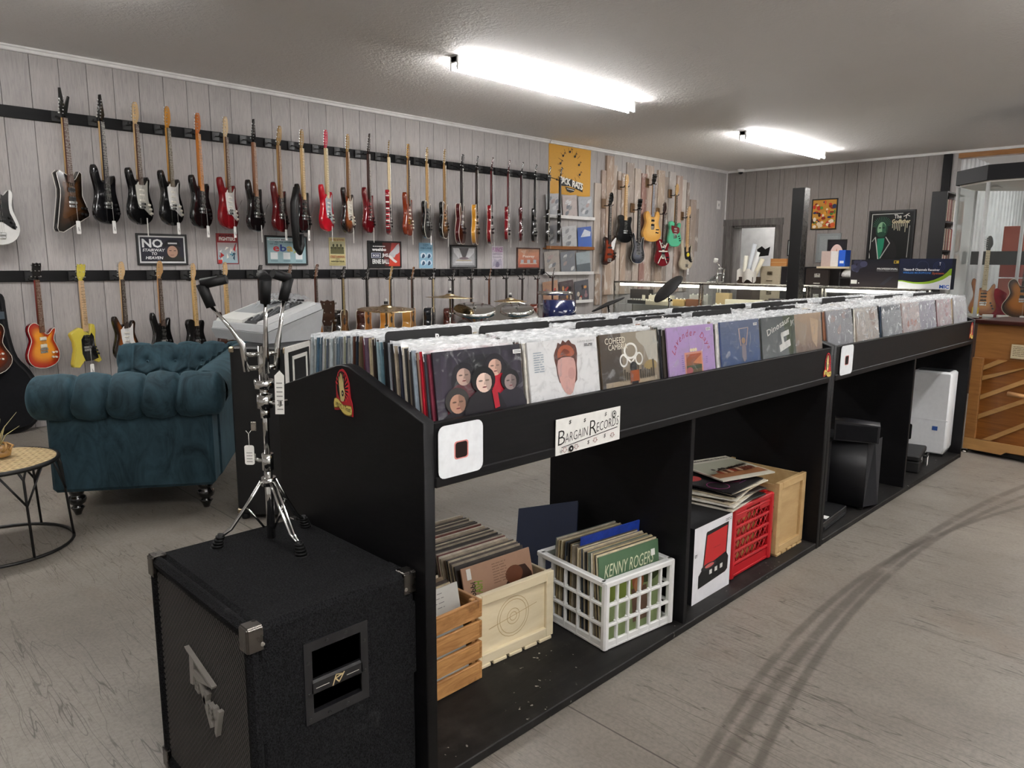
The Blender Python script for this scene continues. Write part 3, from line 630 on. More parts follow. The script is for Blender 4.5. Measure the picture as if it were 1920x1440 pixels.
TOP = [
 ('bass', -24, 238, dict(body='e9e8e4', guard='141414', pick='b', neck='c9a56a', board='2b1c12', hs='four', price=None, thick=.042), 'white bass guitar with black pickguard, cut off by the left edge of the picture', -14),
 ('explorer', 117, 221, dict(body='0d0c0b', burst='5a3a20', bind='e8e4da', neck='c4a06a', board='52342a', head='0c0c0c', hs='vee', pick='b', price='high'), 'angular dark brown sunburst guitar with white binding and split headstock', -6),
 ('super', 186, 228, dict(body='0b0b0e', guard='141417', neck='c2a06c', board='232025', head='0e0e10', hs='point', pick='b'), 'all-black guitar with pointed black headstock, left of the two black guitars with white pickguards', 0),
 ('strat', 251, 233, dict(body='0a0a0b', guard='d6d3c8', neck='caa878', board='4a3020', head='d6b78a', price='strip'), 'black guitar with cream pickguard hung above the framed sign with the capped man', 0),
 ('strat', 311, 240, dict(body='0a0a0b', guard='eceae6', neck='c08a3c', board='5a4a30', head='c88a36'), 'black guitar with white pickguard and amber headstock', 0),
 ('strat', 368, 251, dict(body='0a0a0b', guard='17171a', neck='c2742a', board='c87c30', head='c06a2a', pick='b'), 'black guitar with orange maple neck and black pickguard', 0),
 ('strat', 420, 257, dict(body='7a0c14', guard='e6e4df', neck='c4a070', board='5a3c28', head='d8bc92', whammy=True), 'deep red guitar with white pickguard and loose tremolo arm', 0),
 ('super', 472, 267, dict(body='08080a', neck='8a5c40', board='9a6a4c', head='0d0d0f', hs='point', pick='b', whammy=True, price='strip'), 'black guitar with brown fretboard and tremolo arm sticking out', 0),
 ('super', 519, 273, dict(body='5a0a10', guard='2c0c10', neck='b08a58', board='8a6440', head='a8895c', hs='four', pick='b'), 'dark red bass-like guitar hung above the framed blue auction sign', 0),
 ('super', 563, 278, dict(body='0b0b0d', neck='d8b47c', board='d9b67e', head='a8895c', pick='b', deco=strapbag, whammy=True), 'black guitar with pale maple neck and a long black strap hanging below', 0),
 ('strat', 608, 278, dict(body='c40d24', guard='b9c4cc', neck='dcc79a', board='dcc79a', head='c8324a', price='strip'), 'bright red guitar with pale blue pickguard and red headstock', 0),
 ('strat', 649, 285, dict(body='0f0a08', burst='a4521c', guard='e8e2d2', neck='8a6238', board='7a5634', head='a8844e', price='strip'), 'small-looking sunburst guitar with cream pickguard beside the bright red one', 0),
 ('super', 688, 289, dict(body='6a0a14', neck='4a3028', board='35231e', head='2a1c18', hs='point', pick='b', price='strip'), 'dark red guitar with dark reversed headstock above the red and black framed poster', 0),
 ('super', 726, 295, dict(body='8a1420', neck='d9c49c', board='d9c49c', head='9a7c4a', pick='b', price=None, deco=evh('8a1420', 'efe9e2', '141214'), hs='six'), 'red guitar criss-crossed with white and black stripes, seen edge-on', 14),
 ('super', 763, 301, dict(body='7a2c10', burst='93401c', neck='b0895a', board='3c261a', head='9a7040', hw='gold', price='strip'), 'reddish brown wooden guitar with gold hardware', 0),
 ('tele', 798, 307, dict(body='0c0c0d', bind='e6e1d4', neck='b99662', board='b48c58', head='b0905c', pick='b'), 'black white-bound guitar with maple neck, right of the reddish brown one', 0),
 ('tele', 831, 310, dict(body='0c0b0a', burst='b4742c', bind='e6e1d4', neck='9a7648', board='8a683c', head='a4844e', pick='b', price='strip'), 'black-rimmed amber guitar with white binding, beside the burgundy hollow body', 0),
 ('semi', 863, 316, dict(body='4a0a10', bind='e4dccb', neck='1a1012', board='1d1416', head='121112', hs='three', pick='c', price=None), 'dark burgundy hollow-body guitar with white binding above the silver framed picture', 0),
 ('semi', 891, 319, dict(body='8a4a10', burst='d99a3a', bind='efe6cc', neck='2a1a12', board='211611', head='16100e', hs='three', pick='b', price=None, back='c08420'), 'amber sunburst hollow-body guitar with cream binding', 4),
 ('semi', 919, 321, dict(body='7a0e16', bind='e8ddd0', neck='5a1a1c', board='2a1816', head='4a1418', hs='three', pick='b'), 'cherry red hollow-body guitar with white binding and a price tag', 5),
 ('lp', 951, 326, dict(body='74101a', bind='e8ddd0', neck='5a1a1c', board='2a1816', head='4a1418', hs='three', pick='c'), 'cherry red solid guitar with white binding, right of the cherry hollow body', 5),
 ('sg', 976, 329, dict(body='4c0a12', neck='3a1418', board='241214', head='161213', hs='three', pick='b', price='high', thick=.036), 'thin dark red twin-horned guitar above the orange framed poster', 10),
 ('sg', 1002, 333, dict(body='0b0b0c', neck='141214', board='161414', head='101011', hs='three', pick='b', price='high', thick=.036), 'black twin-horned guitar, last one before the yellow banner', 0),
 ('lp', 1027, 336, dict(body='0a0a0b', bind='dcd6c8', neck='141214', board='161414', head='101011', hs='three', pick='b'), 'black white-bound guitar hung at the left edge of the yellow banner', 6),
 ('lp', 1048, 337, dict(body='0a0a0b', neck='101012', board='161414', head='101011', hs='three', pick='b', price=None), 'black guitar hung in front of the yellow banner', 8),
]
LOW = [
 ('semi', -42, 522, dict(body='2a120a', burst='a4441a', bind='e8e0d0', neck='6a4426', board='2c1c14', hs='three', price='tag'), 'dark sunburst hollow-body guitar at the left edge in front of the gig bag', -20),
 ('lp', 66, 525, dict(body='a8161a', burst='f0a030', bind='efe6d2', neck='7a1c1a', board='6a4430', head='141012', hs='three', pick='m', price=None, back='7a1018'), 'cherry sunburst guitar with cream pickups hung left of the yellow one', -10),
 ('beast', 149, 526, dict(body='d6c44c', guard='141414', neck='dcb88c', board='e0bc90', head='d6c654', hs='three', pick='b', thick=.05), 'yellow spiky guitar with black pickguard', -12),
 ('strat', 226, 524, dict(body='17100c', burst='8a4c1c', guard='eae9e6', neck='d9b584', board='3a2a20', head='dcba8c', price='high'), 'tobacco sunburst guitar with white pickguard behind the teal sofa', -8),
 ('super', 296, 522, dict(body='0a0a0b', neck='c09060', board='4a3426', head='c49a68', hs='four', pick='b', price=None), 'black guitar with dark fretboard half hidden behind the sofa', -8),
 ('tele', 360, 525, dict(body='0a0a0b', neck='d9b070', board='d9b478', head='dcb684', pick='b', price=None), 'black guitar with pale maple neck half hidden behind the sofa', -6),
 ('strat', 420, 522, dict(body='3a1c10', neck='dcb684', board='d9b478', head='dcb684', pick='b', price=None), 'guitar with pale maple headstock, its body hidden behind the grey console', -6),
 ('acoustic', 484, 521, dict(body='5a3420', neck='2a1a14', board='1d1512', head='1b1513', hs='three', price=None), 'dark-necked acoustic guitar hidden behind the drum stand', 0),
 ('acoustic', 540, 522, dict(body='8a5c34', neck='4a2c1c', board='2a1c14', head='6a4830', hs='slot', price=None, back='4a2a18'), 'acoustic guitar with slotted brown headstock below the blue auction sign', 0),
 ('acoustic', 590, 521, dict(body='a4652c', burst='c2813e', bind='e9dfc8', neck='5a2c1c', board='3a2018', head='6a4228', hs='slot', price=None, back='3c1c12'), 'brown acoustic guitar with orange top right of the drum stand', 0),
 ('acoustic', 641, 522, dict(body='1a120c', burst='8a5c28', bind='efe8d6', neck='17110f', board='a08a60', head='1c1816', hs='three', price=None, back='15100d'), 'black sunburst acoustic guitar with white binding', 0),
 ('acoustic', 686, 523, dict(body='a86c34', bind='efe8d6', neck='1d1310', board='1d1512', head='17120f', hs='three', price=None, back='421c14'), 'mahogany-sided acoustic guitar left of the large gold cymbal', 0),
 ('acoustic', 730, 523, dict(body='d09a50', bind='efe8d6', neck='b08850', board='2a1c14', head='b89460', hs='slot', price=None, back='c08030'), 'golden acoustic guitar hanging behind the large cymbal', 0),
 ('acoustic', 771, 523, dict(body='c08848', bind='e8dcc4', neck='4a2c1c', board='2a1c14', head='7a5234', hs='slot', price=None, back='b0803c'), 'honey-coloured acoustic guitar at the right rim of the large cymbal', 0),
 ('acoustic', 810, 523, dict(body='13181f', bind='e9e4d8', neck='12100f', board='c0aa84', head='141214', hs='three', price=None, back='10161c'), 'blue-black acoustic guitar with white binding', 0),
 ('acoustic', 847, 525, dict(body='5a2418', neck='1d1310', board='1d1512', head='17120f', hs='three', price=None, back='4a1c12'), 'red-brown acoustic guitar behind the flat high cymbal', 0),
 ('acoustic', 882, 523, dict(body='6a3420', neck='2a1712', board='1d1512', head='17120f', hs='three', price='strip', back='5a2818'), 'red-brown acoustic guitar with a white paper strip on the neck', 0),
 ('acoustic', 916, 524, dict(body='94542a', neck='6a3a20', board='3a2016', head='6a4024', hs='slot', price=None, back='7a4420'), 'orange-brown acoustic guitar below the pink concert poster', 0),
 ('acoustic', 948, 522, dict(body='6a2a1c', bind='e8dcc8', neck='1d1310', board='1d1512', head='17120f', hs='three', price=None, back='5a1e14'), 'mahogany acoustic guitar behind the tilted cymbal', 0),
 ('acoustic', 978, 523, dict(body='6a3020', bind='e8dcc8', neck='2a1510', board='1d1512', head='17120f', hs='three', price=None, back='4e2016'), 'mahogany acoustic guitar below the orange framed poster', 0),
 ('acoustic', 1007, 523, dict(body='7a3a28', bind='e0c8b8', neck='4a2018', board='2a1612', head='1b1412', hs='three', price=None, back='6a3024'), 'red-brown acoustic guitar left of the blue drum', 0),
 ('acoustic', 1035, 520, dict(body='5a2c20', neck='3a1c16', board='2a1612', head='17120f', hs='three', price=None), 'acoustic guitar hanging behind the blue drum', 0),
]
def hang(rows, grp, rot0, sc=1, sa=1):
    hk = []
    for (st, px, py, kw, lab, dr) in rows:
        p = atx(px, py, GX); hk.append((p.y, p.z))
        g = guitar(st, kw.pop('body'), p, 90+rot0+dr, lab, grp, **kw); k = sa if st == 'acoustic' else sc; g.scale = (k, k, k)
    return hk
hk = hang(TOP, G_TOP, 37); rail(2.50, 2.59, .2, 7.76, 'upper black guitar rail along the grey wall', hk)
hk = hang(LOW, G_LOW, 37, .84, .78); rail(1.215, 1.305, .2, 7.62, 'lower black guitar rail along the grey wall', hk)
# feature wall of reclaimed boards with its own guitars
pw = thing('plank_feature', 'feature of weathered reclaimed boards behind the display cases', 'wood panel', (XW+.002, 0, 0))
PL = [(65,125,305,1120,'c9bdb2'),(125,165,190,935,'a08c80'),(165,232,62,1190,'a88f7a'),(232,270,145,1290,'b3a69a'),(270,302,200,1290,'c4b8ac'),(302,355,220,0,'a8907c'),(355,425,122,0,'9a9088'),(425,480,175,0,'bfb3a6'),(480,528,220,0,'8a5048'),(528,602,148,0,'b8a494'),(602,628,250,0,'8a7c72'),(628,690,192,0,'a89480'),(690,735,250,0,'807872'),(735,795,205,0,'c2bfbc'),(795,850,240,0,'b0988a'),(850,895,275,0,'d0ccc6'),(895,920,300,0,'8a8078'),(920,972,455,1010,'98887c'),(972,1005,535,920,'77706c')]
for i, (a, b, tp, bt, c) in enumerate(PL):
    k = .20833; pa = atx(1100+a*k, 280+tp*k, XW); pb = atx(1100+b*k, 280+tp*k, XW); z1 = (pa.z+pb.z)/2
    z0 = .9 if not bt or bt > 1180 else atx(1100+(a+b)/2*k, 280+bt*k, XW).z
    th = .018+.012*(i % 3)
    o = MB().bx(0, th, 0, pb.y-pa.y-.006, z0, z1, .003).build('plank', 'barn', pw); o.location = (0, pa.y+.003, 0); o.color = lin(c)
for j, (yy0, yy1, zz0, zz1) in enumerate(((8.86, 8.98, .75, 1.22), (9.05, 9.16, .6, 1.1))):
    o = MB().bx(0, .02, yy0, yy1, zz0, zz1, .003).build('plank', 'barn', pw); o.color = lin('8f7a68')
def kramer(t, y0, out):
    a = Art(1, 1, y0-.002, 0, 0)
    for q in (((-.09,-.44),(.10,-.79)), ((.09,-.47),(-.11,-.79)), ((-.04,-.47),(.05,-.52)), ((-.1,-.60),(.1,-.60))):
        a.line(q, .028, '14100f'); a.line(q, .017, 'ece6d8')
    a.poly([(-.02,-.52),(.025,-.52),(.03,-.72),(-.03,-.72)], 'ece6d8'); a.build('stripes', 'ink', t)
def badge(t, y0, out): MB().ink('e8d430').cyl((.02, y0-.01, -.62), (.02, y0-.006, -.62), .035, n=8).build('yellow_sticker', 'satin', t)
WALLG = [
 ('tbird', 1143, 385, dict(body='1d0f0a', burst='8a3416', guard='e4e4e2', neck='2a1812', board='201510', head='0d0d0d', hs='four', pick='b', price=None), 'dark sunburst bass with white pickguard, leftmost on the weathered boards'),
 ('tele', 1173, 350, dict(body='0b0b0c', guard='131314', neck='dcb47c', board='dcb47c', head='cfa468', pick='b', price=None), 'black guitar with maple neck on the weathered boards'),
 ('super', 1197, 393, dict(body='0d0d0f', burst='6a6a6e', bind='d8d4cc', neck='1d1818', board='1f1a18', head='131313', hs='three', pick='b', price=None), 'charcoal burst guitar hung low on the weathered boards'),
 ('semi', 1224, 346, dict(body='d09a4c', burst='e0b066', neck='b88a50', board='8a8f9c', head='131110', hs='three', pick='b', price=None), 'blond hollow-body guitar in the middle of the weathered boards'),
 ('lp', 1244, 401, dict(body='74101c', neck='3a2420', board='2a1c18', head='2a1714', hs='six', pick='b', price=None, deco=kramer), 'red guitar with white and black crossing stripes on the weathered boards'),
 ('tele', 1267, 366, dict(body='4fae86', guard='6a1c20', neck='c49a62', board='4a3424', head='c8a068', pick='c', price=None), 'seafoam green guitar with red pickguard on the weathered boards'),
 ('bass', 1289, 408, dict(body='c9bda6', guard='141414', neck='d4ac78', board='d4ac78', head='d8b488', hs='four', pick='b', deco=badge), 'cream bass with black pickguard and yellow sticker, rightmost on the boards'),
]
for (st, px, py, kw, lab) in WALLG:
    p = atx(px, py, XW+.15); t = guitar(st, kw.pop('body'), p, 90-8, lab, 'guitars on the weathered boards', **kw)
    h = thing('wall_hanger', 'black wall hanger holding the '+lab.split(' on the ')[0].split(', ')[0].replace(' in the middle of the weathered boards', '').replace(' hung low', ''), 'hanger', (XW+.03, p.y, p.z), 0, 'wall hangers on the boards')
    MB().ink('7a5a38').bx(0, .018, -.05, .05, -.04, .10, .004).build('base_block', 'satin', h)
    MB().ink('141415').tube([(.018, 0, .0), (.09, 0, -.005), (.105, 0, -.005)], .007, 6).tube([(.15, .055, .015), (.14, .05, 0), (.105, .03, -.006), (.105, -.03, -.006), (.14, -.05, 0), (.15, -.055, .015)], .007, 6).build('yoke', 'rubber', h)
# ---------------------------------------------------------------- record bins
XB, XP, XK = -1.394, -1.762, -2.13       # front, ridge, rear of the bins
def gable(x): return 1.0 + .115*(1-abs(x-XP)/(XB-XP)) if abs(x-XP) > .07 else 1.0+.115*(1-.07/(XB-XP))+.012*(1-abs(x-XP)/.07)
def bin_unit(y0, y1, mids, label, spine):
    t = thing('record_bin', label, 'record bin', (0, 0, 0), 0, 'long black record bins')
    prof = [(XK, 0), (XB, 0), (XB, 1.010), (-1.70, 1.110), (-1.72, 1.116), (-1.755, 1.118), (-1.78, 1.114), (XK, 1.010)]
    for ya in (y0, y1-.034): MB().plate(prof, ya, ya+.034, .003).build('end_panel', 'black_wood', t)
    MB().bx(XK, XB, y0+.034, y1-.034, 0, .03, .003).build('base_shelf', 'black_shelf', t)
    for xf in (XB, XK+.02): MB().bx(xf-.02, xf, y0+.034, y1-.034, .838, 1.005, .002).build('fascia', 'black_wood', t)
    MB().bx(XB-.018, XB+.004, y0+.034, y1-.034, .838, .866, .003).build('fascia_batten', 'black_wood', t)
    for s in (-1, 1):
        a = XP+s*.01; b = XB-.02 if s > 0 else XK+.02; dz = .03
        mb = MB(); mb.add([(a, y0+.034, .868), (b, y0+.034, .845), (b, y1-.034, .845), (a, y1-.034, .868), (a, y0+.034, .856), (b, y0+.034, .833), (b, y1-.034, .833), (a, y1-.034, .856)], [(0,1,2,3),(7,6,5,4),(0,4,5,1),(3,2,6,7),(1,5,6,2),(0,3,7,4)]); mb.build('trough_floor', 'black_wood', t)
    MB().bx(XP-.009, XP+.009, y0+.034, y1-.034, .84, 1.07).build('ridge_board', 'black_wood', t)
    n = 7; p = (y1-y0-.034)/n
    for k in range(1, n):
        for s in (-1, 1):
            xe = XB-.022 if s > 0 else XK+.022; zz = [(XP+s*.01, .86), (xe, .86), (xe, .99), (XP+s*.01, 1.06)]
            MB().plate(zz, y0+.017+k*p-.004, y0+.017+k*p+.004).build('column_divider', 'black_wood', t)
    for ym in mids: MB().bx(XK+.03, XB-.01, ym, ym+.025, .03, .84, .002).build('upright', 'black_wood', t)
    for a, b in spine: MB().bx(XP-.01, XP+.008, a, b, .03, .84, .002).build('back_panel', 'black_wood', t)
    return t
U0, U1, U2 = 1.088, 3.563, 6.06
bin_unit(U0, U1, (2.335,), 'nearer black record bin with gabled end and Bargain Records sign', ())
bin_unit(U1+.002, U2, (4.83,), 'farther black record bin joined to the nearer one', ())

# stickers and the hand-lettered sign
def trust(loc, rz, h, lab):
    w = h*.75; t = thing('hand_sticker', lab, 'sticker', loc, rz, 'red and yellow hand-with-record stickers')
    MB().ink('b8202c').plate([(x*w, z*h) for x, z in smoothpath([(-.33,.35),(-.34,.62),(-.22,.9),(0,1.0),(.2,.93),(.36,.72),(.40,.42),(.48,.3),(.5,0),(.2,.05),(-.1,.1),(-.45,.06),(-.46,.28)], 2)], -.0016, 0).build('backing', 'satin', t)
    a = Art(w, h, -.0018)
    a.ell(.5, .62, .30, .33, '14100f'); 
    for k in range(13): q = -60+k*18; a.poly([(.5, .55), (.5+.36*cos(radians(q)), .58+.34*sin(radians(q))), (.5+.36*cos(radians(q+8)), .58+.34*sin(radians(q+8)))], 'e0383c'); a.y += .00025
    a.ell(.46, .64, .20, .29, '14100f')
    a.poly(smoothpath([(.40,.30),(.36,.5),(.34,.62),(.33,.80),(.37,.82),(.40,.72),(.41,.88),(.45,.90),(.46,.73),(.48,.88),(.52,.87),(.52,.70),(.56,.80),(.59,.78),(.58,.62),(.63,.52),(.62,.42),(.56,.30)], 2), 'd9c98a')
    a.ell(.52, .47, .06, .07, '14100f'); a.ell(.52, .47, .02, .022, 'f0e6c0')
    a.poly(smoothpath([(.05,.10),(.07,.32),(.3,.33),(.55,.22),(.97,.24),(.98,.03),(.7,.0),(.5,.04),(.3,.14)], 2), '8a6a20'); a.poly(smoothpath([(.07,.13),(.09,.31),(.3,.315),(.55,.205),(.95,.22),(.96,.05),(.7,.02),(.5,.06),(.3,.16)], 2), 'e2cf72')
    a.text('VINYL I Trust', .12, .16, .80, .10, '2a1a10', .01, rot=-7); a.build('print', 'ink', t)
pst = aty(645, 697, U0)
trust((aty(645, 777, U0).x, U0-.001, aty(645, 777, U0).z), 0, .128, 'hand-and-record sticker on the gabled end of the bins')
trust((XB+.001, 3.497, .866), 90, .118, 'hand-and-record sticker left of the middle white sticker')
trust((XB+.001, 5.975, .876), 90, .118, 'hand-and-record sticker at the far end of the bins')
def qr(y0, y1, z0, z1, lab):
    t = thing('white_sticker', lab, 'sticker', (XB+.0046, (y0+y1)/2, z0), 90, 'white rounded stickers on the bins'); w, h = y1-y0, z1-z0
    MB().ink('eef1f4').plate(rrect(-w/2, w/2, 0, h, .02), -.0015, 0).build('plate', 'satin', t)
    a = Art(w, h, -.0018); a.poly([(x/w+.5, z/h) for x, z in rrect(-.024, .024, h/2-.025, h/2+.022, .008)], 'd98a86'); a.poly([(x/w+.5, z/h) for x, z in rrect(-.02, .02, h/2-.022, h/2+.019, .007)], '1c0b0a'); a.build('print', 'ink', t)
qr(1.129, 1.279, .859, .995, 'white rounded sticker near the bin corner, dark icon in its middle')
qr(3.64, 3.795, .858, 1.003, 'white rounded sticker where the two bins meet')
w_, h_ = .307, .108
t = thing('bargain_sign', 'hand-lettered white Bargain Records sign on the bin front', 'sign', (XB+.0046, 1.72, .84), 90)
MB().ink('ecebe6').bx(-w_/2, w_/2, -.002, 0, 0, h_).build('card', 'paper', t)
a = Art(w_, h_, -.0023)
for b, x, z, wd, ht in (('B', .03, .27, .10, .40), ('ARGAIN', .13, .30, .34, .26), ('R', .50, .34, .11, .42), ('ECORDS', .61, .40, .36, .26)): a.text(b, x, z, wd, ht, '161616', -.012, .12, 4)
a.line([(.08, .20), (.95, .40)], .0022, '161616')
for b, x, z in (('$', .18, .80), ('$', .40, .76), ('$', .73, .80), ('$', .46, .10), ('$', .72, .17), ('*', .05, .04)): a.text(b, x, z, .03, .12, '1c1c1c', 0, .2)
for x, z in ((.12, .05), (.29, .06), (.58, .11), (.86, .13)):
    a.line([(x-.02, z+.13), (x-.02, z+.07), (x-.035, z+.07), (x, z), (x+.035, z+.07), (x+.02, z+.07), (x+.02, z+.13), (x-.02, z+.13)], .0013, '7a1c14')
a.ring(.88, .82, .035, .008, '161616'); a.ell(.885, .83, .012, .03, '161616'); a.ell(.21, .12, .035, .09, '161616'); a.ell(.21, .12, .01, .03, 'ecebe6'); a.build('lettering', 'ink', t)

# ---------------------------------------------------------------- records
LW = .315
lp0 = MB().box((0, 0, LW/2), (.0062, LW, LW), .0008).build('lp_record', 'card')
def crinkle(wd, h0, h1, seed):
    r = random.Random(seed); ph = [r.uniform(0, 6) for _ in range(4)]
    return MB().grid(lambda u, v: (.002*sin(9*u+ph[0])*v+.0022*sin(23*u+ph[1])*v, (u-.5)*wd, h0+(h1-h0)*v+.002*v*sin(31*u+ph[2])), 14, 1)
slv = [crinkle(.319, .295, .327, k).build('plastic_sleeve', 'sleeve_top') for k in range(5)]
for o in slv: bpy.data.objects.remove(o) if False else None
LPC = ['1c1c20','2b2b30','e4e0d6','c8bfae','8a8578','3c4a5c','5a6a7c','6a2028','8a1c24','d8d2c4','46403a','b09a7a','202833','a8a49c','70604c','384038','e8e6e2','4c5460','9a6a50','141416','c4b8a0','5c3a2c','2c3c50','7c7468','d0c8b8','34302c']
rl = random.Random(11); _lpn = [0]
def cname(c):
    r_, g_, b_ = (int(c[i:i+2], 16) for i in (0, 2, 4)); m_ = max(r_, g_, b_); n_ = min(r_, g_, b_); k = 'dark' if m_ < 75 else 'pale' if n_ > 140 else 'mid'
    if m_-n_ < 22: return {'dark': 'black', 'pale': 'off-white', 'mid': 'grey'}[k]
    h_ = 'red' if r_-max(g_, b_) > 45 else 'purple' if r_ > g_ and b_ > g_+8 else 'blue' if b_ == m_ else 'green' if g_ == m_ else 'brown' if m_ < 190 else 'cream'
    return h_ if k == 'mid' or h_ in ('brown', 'cream') else k+' '+h_
def lp(loc, lab, grp, rz=0, lean=0, col=None, plastic=True, sc=1, first=[True], name=None):
    """one sleeved record: local thickness x, width y; rz turns it, lean tips the top towards -x"""
    if first[0]: o = lp0; first[0] = False
    else: o = copy(lp0)
    if name: o.name = name
    o.location = loc; o.rotation_mode = 'XYZ'; o.rotation_euler = (0, radians(-lean), radians(rz)); o.scale = (sc, 1, 1); o.color = lin(col or rl.choice(LPC)); tag(o, lab, 'record', grp)
    if plastic:
        c = slv[_lpn[0] % 5]; _lpn[0] += 1; c = copy(c) if c.parent else c
        c.parent = o
    return o
# rest of the records: joined
stuff = MB(); stuff_top = MB()
def lp_stuff(x, y, z, col, lean):
    q = radians(-lean)
    def T(p): return (x+p[0]*cos(q)+p[2]*sin(q), y+p[1], z-p[0]*sin(q)+p[2]*cos(q))
    stuff.ink(col); a, b = .003, LW/2
    stuff.add([T((i*a, j*b, k*LW)) for i in (-1, 1) for j in (-1, 1) for k in (0, 1)], [(0,1,3,2),(4,6,7,5),(0,4,5,1),(2,3,7,6),(1,5,7,3)])
    r = rl; ph = r.uniform(0, 6)
    if r.random() < .62: stuff_top.grid(lambda u, v: T((.0022*sin(11*u+ph)*v+.002*sin(29*u+ph*2)*v, (u-.5)*.319, .30+(.026+.002*sin(27*u+ph))*v)), 10, 1)
COLN = ['dark purple group-portrait', 'white cover with tall reddish hair', 'brown cityscape', 'lavender', 'blue', 'grey-green', 'tan', 'first crinkled silver-grey', 'cream crinkled', 'pale grey', 'pink and white', 'lilac-grey', 'red-edged pale', 'last white']
YC = [(1.155,1.498),(1.507,1.834),(1.842,2.161),(2.214,2.547),(2.576,2.919),(2.93,3.24),(3.222,3.52),(3.60,3.93),(3.963,4.3),(4.34,4.67),(4.687,4.99),(5.01,5.30),(5.343,5.66),(5.708,6.03)]
pit = (U1-U0-.034)/7
ccen = [U0+.017+pit*(k+.5) for k in range(7)] + [U1+.019+((U2-U1-.036)/7)*(k+.5) for k in range(7)]
ccen = [(a_+b_)/2-.012 for a_, b_ in YC]
SPINE0 = ['5c4a5c','6e2a3a','3a3f46','8a1c24','b0182c','c9a48c','4a3a30','98a8b4','2c2a2c','6a6258','d8d2c4','3a3c40','c9c2b4','e0dcd2','2c3040','46404c','b0a490','1c1c20','8a3a48','9aa0a8','c8b8a0','a85a68','2a2628','1c1c1e','7aa0b0','9ab4bc','4a4440','2e2a28','1a1716','3a2c24','d8cdb4','c4b898']
for ci, yc in enumerate(ccen):
    nx = 34; nind = (34 if ci == 0 else 12 if ci < 7 else 8)
    for k in range(1, nx):
        f = k/(nx-1); x = XB-.034-f*(XP-XB+.05)*-1 if False else XB-.032-f*.305
        z = .852+.024*f+rl.uniform(-.004, .004); lean = 6.5-4*f+rl.uniform(-.8, .8); yy = yc+rl.uniform(-.006, .006)
        if k < nind:
            sc_ = SPINE0[k % len(SPINE0)] if ci == 0 else rl.choice(LPC)
            lp((x, yy, z), 'sleeved record with a %s spine standing behind the %s cover' % (cname(sc_), COLN[ci]), 'records in the column behind the %s cover' % COLN[ci], lean=lean, col=sc_, sc=rl.choice((.8, 1, 1, 1.2)) if ci else 1.15, plastic=(ci > 0 or k % 2 == 0))
        else: lp_stuff(x, yy, z, rl.choice(LPC+['e8e2d0', 'd8ccb0', 'e4dcc8']), lean)
    for k in range(26):       # other side of the ridge, facing the guitar wall
        f = k/25; x = XP-.02-f*.29; z = .874-.022*f+rl.uniform(-.004, .004); lean = -(3+4*f)
        if ci == 0 and k > 3:
            sc_ = ['6a8090','4a6a80','a8b0b0','8a8c88','b8c4c8','9a9e9c','5a6470','a4a890','c0c4c2','78808a'][k % 10]; lp((x, yc+rl.uniform(-.004, .004), z), 'sleeved record with a %s spine facing the guitar wall at the near bin end' % cname(sc_), 'records facing the guitar wall at the near end', lean=lean, plastic=k % 2 == 0, sc=1.3, col=sc_)
        else: lp_stuff(x, yc+rl.uniform(-.006, .006), z, rl.choice(LPC), lean)
so = stuff.build('packed_records', 'paper'); so['kind'] = 'stuff'; tag(so, 'densely packed sleeved records filling the rear rows of the black bins', 'records')
st_ = stuff_top.build('plastic_sleeves', 'sleeve_top', so); st_['kind'] = 'stuff'
# section dividers with letters
DV = [(0, .60, 'B', 0), (1, .62, '', .0), (2, .7, 'B', 0), (2, .35, '', .0), (3, .72, 'C', 0), (3, .5, 'B', 0), (4, .75, 'C', 0), (4, .45, '', 0), (5, .78, 'D', 0), (6, .66, 'D', 0), (6, .45, '', 0), (7, .8, 'E', 0), (8, .6, '', 0), (9, .75, '', 0), (10, .55, '', 0), (11, .7, '', 0), (12, .5, '', 0), (13, .6, '', 0)]
for i, (ci, f, ch, dz) in enumerate(DV):
    x = XB-.036-f*.305; o = thing('divider_card', 'black divider card%s behind the %s cover, %s' % (' lettered '+ch if ch else '', COLN[ci], 'further back' if f > .58 else 'nearer the front'), 'divider', (x, ccen[ci]+rl.uniform(-.02, .02), .915), 0, 'black divider cards')
    o.rotation_euler = (0, radians(-3), radians(0))
    MB().at(rot=(0, 0, 90)).ink('141416').plate(rrect(-.155, .155, 0, .29+rl.uniform(-.006, .012), .012), -.001, .001).build('card', 'plastic', o)
    if ch: a = Art(.31, .29, -.0013); a.at(rot=(0, 0, 90)); a.text(ch, .55, .90, .05, .075, 'f2f2f0', .03); a.build('letter', 'ink', o)
# the front covers, each with its own print under film
def cover(ci, base, art, lab, dz=0, spn=None, tilt=7.5, yoff=0):
    y0, y1 = YC[ci]; yc = (y0+y1)/2+yoff; x = XB-.026; z = .858+dz
    o = lp((x, yc, z), lab, 'front covers facing the aisle', lean=tilt, col=base, plastic=False)
    B_ = Art(LW, LW, -.0002); B_.at(rot=(0, 0, 90), loc=(.0031, 0, 0)); B_.rect(0, 0, 1, 1, base); A = Art(LW, LW*.58, -.0006, None, LW*.42); A.at(rot=(0, 0, 90), loc=(.0031, 0, 0)); art(A); A.v = B_.v+A.v; A.f = B_.f+[[i+len(B_.v) for i in f] for f in A.f]; A.c = B_.c+A.c; A.sm = B_.sm+A.sm; A.build('cover_print', 'ink', o)
    MB().grid(lambda u, v: (.0062+.0012*sin(14*u+ci)*sin(9*v+ci*2), (u-.5)*.321, -.002+.331*v), 10, 10).build('plastic_film', 'film' if ci < 7 else 'film_heavy', o)
    return o
def price(a, x=.84, z=.88): a.rect(x, z, x+.1, z+.06, 'f2f2ee'); a.scrib(x+.01, z+.01, x+.095, z+.055, 3, '77777a', .0016, seed=5)
